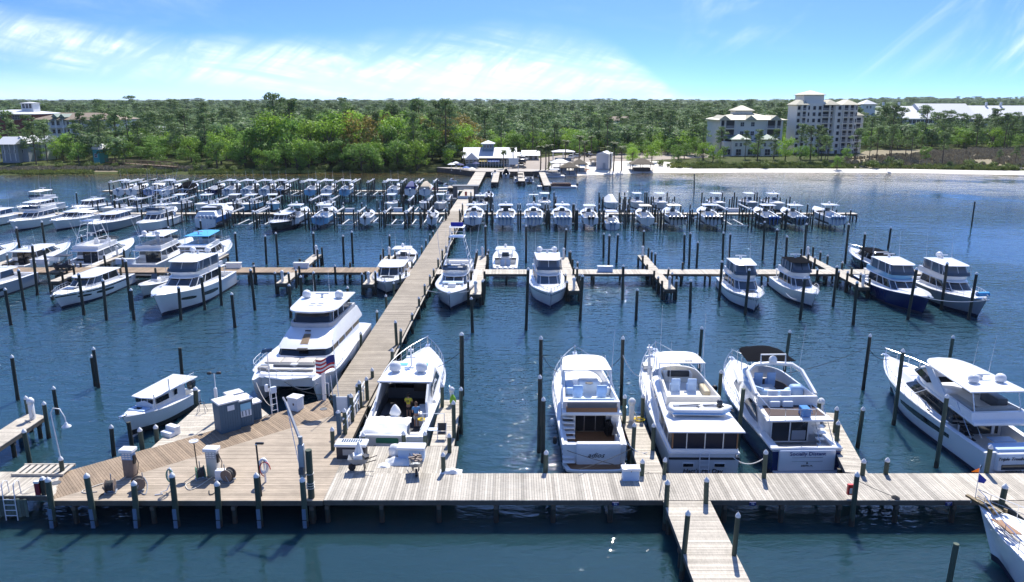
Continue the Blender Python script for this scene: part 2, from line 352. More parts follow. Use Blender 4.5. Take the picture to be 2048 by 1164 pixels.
# ------------------------------------------------------------------ piers
b_pale = wood('pale_dock_boards', (.44, .40, .335), .52, (1.5, 6, 3), .38)
b_palx = wood('sunbleached_boards', (.50, .45, .37), .44, (6, 1.5, 3), .36)
b_grey = wood('weathered_dock_boards', (.32, .275, .215), .42, (1.2, 7, 3), .3)
b_fuel = wood('fuel_dock_boards', (.40, .33, .25), .36, (.7, 6, 3), .38)
b_brown = wood('brown_dock_boards', (.30, .225, .155), .40, (5, 1.5, 3), .3)
fasc = wood('edge_timber', (.13, .115, .095), .2)
pilem = mat('pile_timber', (.038, .042, .032), .75, var=.4, nscale=1.6, bump=.6, bscale=12, objvar=.3, stretch=(4, 4, .6))
pilem2 = mat('green_treated_pile', (.065, .088, .062), .75, var=.35, nscale=1.6, bump=.6, bscale=12, objvar=.35, stretch=(4, 4, .6))
def tide(M):
    t = M.node_tree; b = t.nodes['Principled BSDF']; src = b.inputs['Base Color'].links[0].from_socket; nn = t.nodes.new; li = t.links.new
    g = nn('ShaderNodeNewGeometry'); sx = nn('ShaderNodeSeparateXYZ'); li(g.outputs['Position'], sx.inputs[0]); n = nn('ShaderNodeTexNoise'); n.inputs['Scale'].default_value = 6; li(g.outputs['Position'], n.inputs['Vector'])
    a = nn('ShaderNodeMath'); a.operation = 'MULTIPLY_ADD'; li(n.outputs[0], a.inputs[0]); a.inputs[1].default_value = .5; li(sx.outputs[2], a.inputs[2]); r = nn('ShaderNodeMapRange'); r.inputs[1].default_value = .72; r.inputs[2].default_value = .62; li(a.outputs[0], r.inputs[0])
    mx = nn('ShaderNodeMix'); mx.data_type = 'RGBA'; li(r.outputs[0], mx.inputs[0]); li(src, mx.inputs[6]); mx.inputs[7].default_value = (.045, .038, .028, 1); li(mx.outputs[2], b.inputs['Base Color'])
tide(pilem); tide(pilem2)
capm = mat('white_pile_cap', (.78, .78, .76), .4)
ZD = 1.4
def clip(poly, nx, ny, c):             # keep nx*x+ny*y <= c
    out = []
    for i, p in enumerate(poly):
        q = poly[(i+1) % len(poly)]; dp = nx*p[0]+ny*p[1]-c; dq = nx*q[0]+ny*q[1]-c
        if dp <= 0: out.append(p)
        if (dp < 0) != (dq < 0) and dp != dq:
            t = dp/(dp-dq); out.append((p[0]+(q[0]-p[0])*t, p[1]+(q[1]-p[1])*t))
    return out
def boards(mb, poly, ang, w=.145, z=ZD, th=.05, gap=.014, seed=1):
    # ang: direction in which the boards lie (long axis); they are laid side by side across it
    poly = [(p[0], p[1]) for p in poly]
    A = sum(a[0]*b[1]-b[0]*a[1] for a, b in zip(poly, poly[1:]+poly[:1]))
    if A < 0: poly = poly[::-1]
    nx, ny = -math.sin(ang), math.cos(ang); r = random.Random(seed)
    cs = [nx*p[0]+ny*p[1] for p in poly]; c = min(cs); e = max(cs)
    while c < e-.02:
        q = clip(clip(poly, nx, ny, c+w-gap), -nx, -ny, -c)
        if len(q) >= 3:
            dz = r.uniform(-.004, .004); mb.prism(q, z-th+dz, z+dz)
        c += w
PILE_C = {}
def pile_mesh(h, r, m_, n=9):
    k = (round(h*4)/4, r, m_.name)
    if k not in PILE_C:
        mb = MB(); mb.lathe((0, 0, 0), [(r*1.12, -1.6), (r*1.1, .25), (r*1.02, .5), (r, k[0])], n); PILE_C[k] = mb.mesh('pile_post', m_, 50)
    return PILE_C[k], k[0]
def cap_mesh(r):
    k = ('cap', r)
    if k not in PILE_C:
        mb = MB(); mb.lathe((0, 0, 0), [(r*1.04, -.06), (r*1.07, .02), (r*.7, .11), (0, .22)], 10); PILE_C[k] = mb.mesh('pile_cap', capm, 40)
    return PILE_C[k]
NP = [0]
def pile(x, y, h, label, group=None, r=.145, cap=True, dark=False, collar=False):
    r = round(r*.9, 3)
    if len(label.split()) > 16: label = label.replace(' the ', ' ')
    me, hh = pile_mesh(h, r, pilem if dark else pilem2)
    o = thing('mooring_pile', label, 'piling', (x, y, 0), rnd.random()*6, group, me); NP[0] += 1
    o.rotation_euler = (rnd.gauss(0, .016), rnd.gauss(0, .016), rnd.random()*6)
    if cap: link('pile_cap', cap_mesh(r), o, (0, 0, hh))
    if collar:
        mb = MB(); mb.lathe((0, 0, 0), [(r*1.15, -.06), (r*1.2, 0), (r*1.15, .06)], 8); mb.obj('rope_collar', rope, o, loc=(0, 0, min(hh-.5, 2.1)))
    return o
sup_me = MB().lathe((0, 0, 0), [(.15, -1.6), (.14, ZD-.42)], 7).mesh('support_pile', pilem, 50)
def pier(label, polys, runs, z=ZD, name='pier', fascia=True, fh=.26):
    """polys: (polygon, board angle, material, width).  runs: (x0,y0,x1,y1,width,spacing) lines of bents below."""
    root = thing(name, label, 'pier')
    for i, (poly, ang, mt, w) in enumerate(polys):
        mb = MB(); boards(mb, poly, ang, w, z, seed=i+len(poly)+int(abs(poly[0][0])*10)); o = mb.obj('deck_boards', mt, root); o['kind'] = 'stuff'
        if fascia:
            pl = [(p[0], p[1]) for p in poly]
            A = sum(a[0]*b[1]-b[0]*a[1] for a, b in zip(pl, pl[1:]+pl[:1]))
            if A < 0: pl = pl[::-1]
            mb = MB(); cxx = sum(p[0] for p in pl)/len(pl); cyy = sum(p[1] for p in pl)/len(pl)
            for a, b in zip(pl, pl[1:]+pl[:1]):
                L = math.hypot(b[0]-a[0], b[1]-a[1])
                if L < .3: continue
                ux, uy = (b[0]-a[0])/L, (b[1]-a[1])/L
                mb.box(((a[0]+b[0])/2-uy*.04, (a[1]+b[1])/2+ux*.04, z-.057-fh/2), (L-.1, .06, fh), math.atan2(uy, ux))
            mb.obj('edge_beam', fasc, root)
    for (x0, y0, x1, y1, w, sp) in runs:
        L = math.hypot(x1-x0, y1-y0); n = max(1, int(L/sp)); ux, uy = (x1-x0)/L, (y1-y0)/L
        mb = MB()
        for i in range(n+1):
            t = min(L-.15, max(.15, i*L/n)); cx_, cy_ = x0+ux*t, y0+uy*t
            mb.box((cx_, cy_, z-.46), (w+.25, .2, .2), math.atan2(ux, -uy) if True else 0)
            for sgn in (-1, 1):
                s_ = link('support_pile', sup_me, root); s_.location = (cx_-uy*sgn*(w/2-.05), cy_+ux*sgn*(w/2-.05), z-ZD)
        mb.obj('cross_beam', fasc, root)
        # stringers
        mb = MB()
        for sgn in (-.35, 0, .35):
            mb.tube((x0-uy*sgn*w, y0+ux*sgn*w, z-.2), (x1-uy*sgn*w, y1+ux*sgn*w, z-.2), .07, 4)
        mb.obj('stringer', fasc, root)
    return root
def rect(x0, y0, x1, y1): return [(x0, y0), (x1, y0), (x1, y1), (x0, y1)]
def P2(px, py, z=ZD):
    q = P(px, py, z); return (q.x, q.y)
H90 = math.pi/2
FW = 37.9                                             # front edge of the outer dock
sA, sB = P2(106, 999), P2(672, 829); oA, oB = P2(120, 946), P2(656, 797)
XR = -10.25
bandang = math.atan2(oB[1]-oA[1], oB[0]-oA[0])+H90
main_dock = pier('long pale timber dock running across the foreground with planks laid crosswise',
    [(rect(XR, FW, 24, 41), H90, b_pale, .145), (rect(24, FW, 46, 41), H90, b_palx, .145), (rect(XR, 41.0, -3.35, 44.6), H90, b_pale, .145)],
    [(XR, 39.45, 46, 39.45, 2.9, 3.0), (XR+.3, 42.8, -3.6, 42.8, 3.4, 2.2)])
fuel_dock = pier('wide weathered fuel dock with a wedge of planks and a diagonal boardwalk band',
    [([sA, (sA[0]-.05, FW-.05), (XR-.01, FW-.05), (XR-.01, 51.0), sB], 0, b_fuel, .145),
     ([oA, oB, sB, sA], bandang, b_brown, .145),
     ([P2(301, 897), P2(399, 809), P2(424, 807), P2(431, 859)], R(5), b_palx, .145),
     ([P2(430, 858), P2(436, 826), P2(522, 816), P2(542, 833)], R(5), b_palx, .145)],
    [(-24, 39.0, XR-.5, 39.0, 2.2, 3.6), (-19, 42.5, XR-.5, 42.5, 3, 3.6), (-15.5, 46.5, XR-.5, 46.5, 3, 3.6)])
def sect(x0, y0, x1, y1, w):
    L = math.hypot(x1-x0, y1-y0); nx, ny = -(y1-y0)/L*w/2, (x1-x0)/L*w/2
    return [(x0-nx, y0-ny), (x1-nx, y1-ny), (x1+nx, y1+ny), (x0+nx, y0+ny)]
def PX(y): return -11.85+(y-52)*.0128                  # centre line of the long pier
long_pier = pier('long straight weathered boardwalk pier running from the dock to the shore',
    [([(PX(53.4)-1.62, 53.4), (PX(51.05)+1.62-.1, 51.05), (PX(90)+1.6, 90), (PX(90)-1.6, 90)], .0128, b_grey, .15), (sect(PX(90), 90, PX(150), 150, 3.2), .0128, b_grey, .2), (sect(PX(150), 150, PX(236), 236, 3.2), .0128, b_palx, .3)],
    [(PX(53), 53, PX(236), 236, 3.1, 4.2)])
mb = MB(); mb.tube((PX(51.2)+1.72, 51.2, ZD-.05), (PX(150)+1.72, 150, ZD-.05), .09, 4); mb.obj('side_rail', b_palx, long_pier)
landing = pier('pale timber landing at the far end of the fuel dock with a swim ladder',
    [([(-60, 38.4), (sA[0]-.12, 38.4), (oA[0]-.05, 41.2), (-60, 41.2)], H90, b_palx, .145)], [(-58, 39.8, -27.6, 39.8, 2.6, 4)])
slip_finger_a = pier('short timber finger beside the cruiser under repair', [(rect(-5.15, 44.65, -3.65, 52.3), 0, b_palx, .145)], [(-4.4, 45, -4.4, 52.1, 1.4, 2.4)])
pier('bleached timber finger between the white flybridge yacht and the old motor yacht', [(rect(7.45, 41.06, 8.85, 49.4), 0, b_palx, .145)], [(8.15, 42, 8.15, 49.1, 1.3, 2.4)])
pier('bleached timber finger between the blue hulled yacht and the sleek grey windowed yacht', [(sect(20.1, 41.06, 21.8, 50, 1.25), -.19, b_palx, .145)], [(20.2, 42, 21.7, 49.6, 1.2, 2.4)])
pier('speckled pale timber pier leading off the outer dock towards the bottom of the picture', [(rect(8.2, 20, 10.75, FW-.06), 0, b_palx, .145)], [(9.5, 21, 9.5, 37, 2.4, 2.7)])
pier('timber finger beyond the bow of the white boat in the lower right corner', [(rect(26.6, 20, 29.2, FW-.06), 0, b_palx, .145)], [(27.9, 22, 27.9, 37, 2.4, 3)])
pier('small detached timber pier end with a white power pedestal on it', [([P2(92, 832), P2(55, 825), (-33.9, 33), (-32.2, 33)], 0, b_palx, .145)], [(-33, 34, -33, 49, 1.5, 3)])
YM0, YM1 = 94.0, 96.7
mid_r = pier('white bleached cross pier in the middle row, right of the long pier', [(rect(PX(95)+1.7, YM0, 54, YM1), H90, b_palx, .2)], [(-8, 95.35, 54, 95.35, 2.6, 3.6)])
mid_l = pier('brown cross pier in the middle row, left of the long pier', [(rect(-92, YM0+.9, PX(97)-1.7, YM1+1.2), H90, b_brown, .2), ], [(-90, 96.3, -13, 96.3, 2.8, 4)])
FG = [(-4.1, 83.6, 105.5, 'timber finger between the tower sportfisher and the domed white cruiser'), (7.1, 85.3, 104.5, 'timber finger to the right of the domed white cruiser'),
      (18.2, 86, 106, 'timber finger with close set piles standing between two empty berths'), (41.0, 87, 105.5, 'timber finger just left of the blue sportfisher'),
      (-17.0, 88.4, 105.3, 'timber finger just left of the small white catamaran'), (-27.4, 89, 106.5, 'timber finger standing alone between empty berths left of the long pier'),
      (-40.6, 88.0, 107, 'timber finger behind the big white catamaran with black windows'), (-55, 90, 106, 'timber finger beyond the golf cart'), (-68, 90, 106, 'timber finger among yachts at the left edge')]
for (x, ya, yb, lb) in FG:
    c = 95.35 if x > 0 or x == -4.1 else 96.4
    pier(lb, [(rect(x-.62, ya, x+.62, (YM0 if x > -5 else YM0+.9)-.06), 0, b_palx, .2), (rect(x-.62, (YM1 if x > -5 else YM1+1.2)+.06, x+.62, yb), 0, b_palx, .2)], [(x, ya+.3, x, c-1.9, 1.2, 3), (x, c+1.9, x, yb-.3, 1.2, 3)])
row3r = pier('long narrow pier behind the row of boat lifts on the right', [(rect(PX(147)+1.7, 146.2, 66, 148), H90, b_palx, .3)], [(-7, 147.1, 66, 147.1, 1.7, 5)])
row3l = pier('long narrow pier between two rows of boat lifts on the left', [(rect(-112, 146.4, PX(147)-1.7, 148.2), H90, b_palx, .3)], [(-110, 147.3, -12.5, 147.3, 1.7, 5)])
row4l = pier('farthest cross pier on the left with boats hoisted in front of it', [(rect(-98, 184.5, PX(185)-1.7, 186.3), H90, b_palx, .3)], [(-96, 185.4, -12.5, 185.4, 1.7, 6)])
# quay fingers close to the shore
for (x, ya, lb) in [(-4.6, 205, 'short pier by the shore nearest the long pier'), (2.6, 208, 'short pier by the shore between the pontoon boats'), (9.0, 197, 'short pier by the shore beside the tan pontoon boat')]:
    pier(lb, [(rect(x-.9, ya, x+.9, 234.6), 0, b_palx, .3)], [(x, ya+.5, x, 233, 1.8, 5)])
# boarded face below the landing and its ladder
mb = MB()
for i in range(34):
    mb.box((-33+i*.19, 38.28, .72), (.165, .05, 1.05+.06*math.sin(i*2.1)))
o = mb.obj('skirt_boards', mat('skirt_timber', (.12, .15, .12), .8, var=.35, nscale=3, island=.5), landing); o['kind'] = 'stuff'
# ------------------------------------------------------------------ piles, front water
def pp(px, py, h, label, **k):        # base on the water seen at px,py
    q = P(px, py, 0); return pile(q.x, q.y, h, label, **k)
def dp(px, py, h, label, **k):        # foot seen on the deck at px,py; h above deck
    q = P(px, py, ZD); return pile(q.x, q.y, ZD+h, label, **k)
pp(36, 800, 3.6, 'lone dark pile in open water, the leftmost of the foreground ones', dark=True)
pp(115, 828, 2.0, 'stubby dark pile standing in water behind the gooseneck lamp', dark=True)
pp(197, 775, 3.3, 'taller of two dark piles leaning together in open water', dark=True)
pp(191, 772, 2.5, 'shorter of two dark piles leaning together in open water', dark=True)
pp(366, 772, 3.2, 'dark pile rising behind the outboard of the small pilothouse boat', dark=True, cap=False)
pp(228, 912, 2.0, 'thick dark pile in front of the bow of the small pilothouse boat', dark=True)
pp(265, 900, 1.9, 'dark pile under the bow of the small pilothouse boat', dark=True, cap=False)
dp(55, 895, 1.2, 'pile with white cap at the near corner of the detached pier end', r=.15)
dp(92, 838, 1.2, 'pile with white cap at the right tip of the detached pier end', r=.15)
dp(57, 826, 1.0, 'capped pile behind the white pedestal on the detached pier end', r=.15)
dp(285, 892, 1.2, 'green pile between the small pilothouse boat bow and the diagonal boardwalk', r=.16)
dp(313, 880, .9, 'short green pile beside the white step box of the pilothouse boat', r=.16)
dp(391, 808, 1.2, 'pile with white cap behind the outboard of the pilothouse boat', r=.18)
dp(125, 945, .8, 'short pile at the foot of the gooseneck lamp', r=.14)
# bumper piles along the fuel dock face, with blue-white rub strips
strip_m = mat('rub_strip', (.13, .20, .29), .5, var=.2, nscale=4)
for px, top, lb in [(104, 1.25, 'leaning bumper pile at the corner between landing and fuel dock'), (187, 1.6, 'bumper pile left of the first fuel dispenser'), (272, 1.15, 'short bumper pile in front of the first fuel dispenser'),
                    (352, 1.55, 'bumper pile with a coiled hose hung behind it'), (437, 1.2, 'short bumper pile in front of the second fuel dispenser'), (519, 1.6, 'bumper pile next to the slim dock light and life ring'), (610, 1.25, 'bumper pile left of the tall crane pile')]:
    q = P(px, 1003, ZD); o = pile(q.x, FW-.30, ZD+top, lb, r=.17)
    mb = MB(); mb.box((0, 0, .0), (.2, .05, .62)); mb.box((0, 0, -.7), (.2, .05, .62))
    s_ = mb.obj('rub_strip', strip_m, o, loc=(0, 0, .8)); s_.location = Matrix.Rotation(-o.rotation_euler.z, 3, 'Z') @ Vector((0, -.2, .82)); s_.rotation_euler = (0, 0, -o.rotation_euler.z)
q = P(625, 990, ZD); crane_pile = pile(q.x, FW+.3, ZD+2.9, 'tall dark green pile carrying the small dock crane', r=.2, cap=False)
# fence piles and others round the repair slip
for (px, py, h, lb) in [(665, 900, 1.4, 'thick pile behind the black solar topped dock box'), (690, 868, 1.7, 'pile at the near end of the ramp railing'), (705, 842, 1.9, 'middle pile of the ramp railing'), (722, 815, 1.9, 'far pile of the ramp railing'), (735, 800, 1.5, 'last short pile past the ramp railing'),
                        (783, 745, 1.9, 'slim pile on the right edge of the long pier past the railing'), (794, 690, 2.2, 'tall pile on the right edge of the long pier halfway to the sportfisher'),
                        (728, 897, .9, 'capped pile behind the steps of the cruiser under repair'), (808, 892, .8, 'capped pile between the steps and white dock box'), (850, 893, .8, 'capped pile right of the white dock box in front of the repaired cruiser'),
                        (887, 945, 1.15, 'green pile with shadow at the root of the finger by the repaired cruiser'), (899, 905, 1.2, 'green pile halfway along the finger by the repaired cruiser'), (908, 875, 2.4, 'tall pile at the right side of the finger by the repaired cruiser')]:
    dp(px, py, h, lb)
pp(885, 850, 2.9, 'green pile with white cap at the tip of the finger by the repaired cruiser')
pp(870, 850, 1.8, 'short green pile between the repaired cruiser and its finger')
pp(922, 868, 3.2, 'green pile with white cap right of the pedestal with the green bag')
pp(924, 790, 5.0, 'tall dark pile in open water behind the finger of the repaired cruiser', r=.19, dark=True)
pp(1081, 850, 6.6, 'very tall dark pile in open water left of the white flybridge yacht', dark=True)
pp(1078, 905, 5.3, 'tall dark pile just in front of the very tall one left of the flybridge yacht', dark=True)
pp(1086, 925, 4.2, 'dark pile with flat top nearest the dock left of the flybridge yacht', dark=True)
dp(1090, 940, 1.0, 'capped pile at the dock edge left of the flybridge yacht', r=.15)
pp(1242, 810, 5.2, 'tall dark pile behind the flybridge yacht with a mooring line', dark=True)
pp(1247, 885, 3.2, 'green pile with white cap at the tip of the bleached finger')
pp(1283, 875, 3.1, 'green pile standing at the left side of the old motor yacht')
dp(1265, 900, 1.7, 'green pile with white cap in front of the red fender on the bleached finger')
dp(1306, 900, 1.7, 'green pile with white cap against the side of the old motor yacht')
dp(1283, 950, .9, 'green pile right of the white dock box behind the flybridge yacht', r=.15)
dp(1327, 948, .85, 'slim pile with round white cap at the root of the bleached finger', r=.13)
pp(1398, 735, 3.6, 'green pile rising beyond the bimini of the old motor yacht')
pp(1435, 835, 3.6, 'green pile between the old motor yacht and the blue hulled yacht')
pp(1567, 755, 4.0, 'green pile rising beyond the black canopy of the blue hulled yacht')
pp(1474, 905, 4.6, 'tall green flat topped pile against the blue hull', cap=False)
dp(1528, 955, 1.5, 'green pile with a white mooring line between two yachts at the dock')
pp(1665, 905, 2.9, 'green pile with white cap right of the flybridge of the blue hulled yacht')
dp(1672, 895, 1.7, 'green pile with white cap on the finger beside the blue hulled yacht')
pp(1632, 880, 2.7, 'green pile hidden behind the stern rail of the blue hulled yacht')
pp(1715, 895, 2.8, 'green pile with white cap standing clear right of the finger')
dp(1725, 950, .8, 'green pile at the root of the finger beside the blue hulled yacht', r=.15)
dp(1771, 948, .8, 'green pile on the dock between two finger roots', r=.15)
pp(1726, 780, 4.6, 'tall dark pile in open water between the two biggest yachts on the right', dark=True)
pp(1787, 850, 5.4, 'tall green pile with white cap at the bow of the sleek grey windowed yacht')
pp(1893, 755, 3.6, 'green pile behind the foredeck of the sleek grey windowed yacht')
pp(1872, 935, 4.8, 'tall green pile with white cap against the side of the sleek grey windowed yacht')
dp(1972, 945, 1.5, 'green pile with white cap at the stern corner of the sleek grey windowed yacht')
dp(1332, 1012, 1.4, 'capped pile at the upper left corner of the pier leading to the bottom', r=.15)
dp(1413, 1006, 1.3, 'capped pile at the upper right corner of the pier leading to the bottom', r=.15)
dp(1366, 1105, 2.0, 'tall capped pile on the left side of the pier leading to the bottom', r=.14)
dp(1467, 1110, 2.2, 'tall capped pile on the right side of the pier leading to the bottom', r=.13)
dp(1708, 1005, 1.5, 'green pile with a red box and a line on the dock edge', r=.15)
dp(2000, 1010, 1.2, 'green pile on the dock beyond the bow in the lower right corner', r=.17)
pp(1895, 1180, 2.6, 'flat topped green pile in the water at the bottom right', cap=False)
MARK = [(-66, 'the boats at the left edge'), (-57, 'the lattice tower sportfisher'), (-49, 'the long hardtop express'), (-37, 'the big catamaran yacht'), (-27.4, 'the lone finger pier'), (-15, 'the small catamaran'), (-6.5, 'the tower sportfisher'), (4.2, 'the domed white cruiser'), (12, 'the blue grey dock box'), (18.2, 'the close piled finger'), (27, 'the coupe cruiser'), (33.5, 'the black bimini cruiser'), (44, 'the navy sportfisher'), (51, 'the grey white sedan')]
USED = {}
def uniq(t, *more):
    for e in ('',)+more:
        if t+e not in USED: USED[t+e] = 1; return t+e
    return t
def where(x):
    a = min(MARK, key=lambda q: abs(q[0]-x)); d = x-a[0]
    return ('level with ' if abs(d) < .8 else ('just ' if abs(d) < 2.4 else 'well ')+('left of ' if d < 0 else 'right of '))+a[1]
def mlabel(x, h, row): return uniq('%s dark pile %s, %s' % ('very tall' if h > 4.7 else 'tall' if h > 4.1 else 'medium' if h > 3.5 else 'short', row, where(x)), ' too', ' as well')
YM = [(58, 'the catamaran bow'), (66, 'the catamaran stern'), (75, 'the gap past the catamaran'), (84, 'the tower sportfisher bow'), (92, 'the small catamaran'), (99, 'the middle crossing'), (107, 'the far tips of the fingers'), (116, 'open water past the middle piers'), (126, 'open water before the lifts'), (136, 'the first boat lifts'), (147, 'the lift row crossing'), (160, 'the rear lifts')]
# long pier edge piles
for i, (px, py, h) in enumerate([(720, 800, 1.0), (749, 755, .7), (1, 1, 0)]):
    if h: dp(px-4, py, h, 'short capped pile on the %s of the long pier by the big catamaran' % ('left edge near the flag' if i == 0 else 'left edge'))
for py in (690, 640, 612, 590, 570, 553, 535, 520, 505, 492, 480, 470, 460):
    for sgn in (-1, 1):
        if rnd.random() < .85:
            q = P(1000, py, ZD); y = q.y; pile(PX(y)+sgn*1.72, y, ZD+rnd.uniform(.7, 1.3), uniq('capped pile, %s edge of the long pier, by %s' % ('right' if sgn > 0 else 'left', min(YM, key=lambda q: abs(q[0]-y))[1]), ', farther one', ', farthest one'), group='short piles edging the long pier', r=.14)
# middle row piles
G2 = 'tall mooring piles in the water in front of the middle piers'
for px, py, h in [(945, 665, 3.6), (1052, 660, 6.2), (1160, 640, 4.8), (1272, 640, 3.2), (1380, 625, 3.4), (1340, 545, 0), (1490, 630, 5), (1600, 640, 4.4), (1666, 612, 4.6), (1706, 650, 4.6), (1815, 640, 5.4), (1937, 640, 5.0), (1882, 620, 5.2),
                  (1438, 600, 4.5), (1245, 600, 4), (1232, 560, 0), (168, 630, 4.4), (262, 620, 5.4), (105, 600, 6.0), (75, 590, 6), (213, 640, 4.2), (50, 620, 4.6), (470, 655, 3.6), (510, 620, 4.4), (582, 635, 3.6), (605, 620, 3.8), (700, 640, 3.4), (632, 600, 3.2), (268, 640, 3.2), (22, 650, 3.8), (362, 640, 3.6), (410, 620, 3.8), (443, 610, 4.4), (685, 680, 3.0)]:
    if h: pp(px, py, h, mlabel(P(px, py).x, h, 'in front of the middle row'), group=G2, r=.17, dark=True)
G3 = 'tall mooring piles in the water behind the middle piers'
for px, py, h in [(556, 530, 4.6), (630, 525, 4.2), (475, 530, 4.6), (533, 528, 4.0), (688, 528, 4.0), (706, 527, 4.4), (780, 515, 3.2), (738, 520, 0), (972, 530, 5.4), (1052, 525, 5.2), (1129, 525, 4.8), (1207, 515, 3.6), (1217, 535, 4.4), (1233, 525, 4.0), (1286, 525, 4.6), (1368, 520, 3.8), (1378, 530, 4.4), (1393, 535, 3.6), (1445, 525, 4.2), (1457, 528, 4.2), (1525, 520, 5.4), (1549, 530, 5.0), (1570, 538, 4.4), (1607, 525, 5.4), (1690, 525, 5.6), (1722, 540, 5.0), (1776, 497, 3.2), (93, 510, 5.0), (205, 500, 3.0), (405, 480, 3.2), (167, 500, 2.2), (44, 525, 5), (340, 500, 3.4)]:
    if h: pp(px, py, h, mlabel(P(px, py).x, h, 'behind the middle row'), group=G3, r=.17, dark=True)
for (x, ya, yb, lb) in FG:
    short = lb.replace('timber finger', '').strip()
    for yy in frange(ya+.6, yb-.4, 2.6):
        for sgn in (-1, 1):
            if abs(yy-95.5) > 2.4 and rnd.random() < (.9 if x in (18.2, 41.0, -4.1, 7.1) else .6):
                pile(x+sgn*.82, yy, ZD+rnd.uniform(.7, 1.3), uniq('pile %s %s of the finger %s' % ('left' if sgn < 0 else 'right', 'nearest our side' if yy < 87.5 else 'near side' if yy < 96 else 'far side' if yy < 102 else 'at far tip', ' '.join(short.split()[:7])), ' too', ' as well'), group='piles of the finger '+short[:60], r=.15, cap=rnd.random() < .6, dark=True)
for x in frange(-2, 52, 4.9)+frange(-84, -16, 5.5):
    for yy, k in ((YM0-.2, 1), (YM1+.2, 1)):
        if x < 0 and x > -8: continue
        if rnd.random() < .6: pile(x+rnd.uniform(-.8, .8), yy+(0 if x > -5 else (.9 if yy < 95 else 1.2)), ZD+rnd.uniform(.5, 1.2), uniq('short pile, %s edge of middle pier, %s' % ('near' if yy < 95 else 'far', where(x)), ' again'), group='short piles edging the middle cross piers', r=.15, cap=rnd.random() < .6, dark=True)
pp(1388, 388, 5.0, 'lone channel pile in open water beyond the right lift row', dark=True, cap=False)
pp(1943, 452, 4.6, 'lone dark pile in open water at the far right', dark=True, cap=False)
pp(1098, 395, 2.6, 'lone pile in front of the tan pontoon boat', dark=True, cap=False)
pp(108, 412, 3.6, 'lone dark pile beyond the left rows of yachts', dark=True)
pp(155, 408, 2.6, 'dark pile beside the outriggers beyond the left rows', dark=True)
# ------------------------------------------------------------------ boats
SS_ = (0, .3, .55, .7, .8, .87, .93, .975, 1)
def plan(yb, yf, wb, wf, sr=.72, k=2.4, z=0.0):
    r = []
    z0, z1 = z if isinstance(z, tuple) else (z, z)
    for s in SS_:
        h = wb+(wf-wb)*s
        if s > sr: h *= max(0.0, 1-((s-sr)/(1-sr))**k)**(1/k)
        r.append((max(h, .004), yb+(yf-yb)*s, z0+(z1-z0)*s))
    return [Vector(p) for p in r]+[Vector((-p[0], p[1], p[2])) for p in reversed(r)]
def text_mesh(s, size, mat_, shear=0, depth=.012):
    cu = bpy.data.curves.new('lettering', 'FONT'); cu.body = s; cu.size = size; cu.align_x = 'CENTER'; cu.align_y = 'CENTER'; cu.shear = shear; cu.extrude = depth; cu.resolution_u = 2
    o = bpy.data.objects.new('lettering', cu); COL.objects.link(o); dg = bpy.context.evaluated_depsgraph_get()
    me = bpy.data.meshes.new_from_object(o.evaluated_get(dg)); bpy.data.objects.remove(o); me.materials.clear(); me.materials.append(mat_); me.name = 'lettering'
    return me
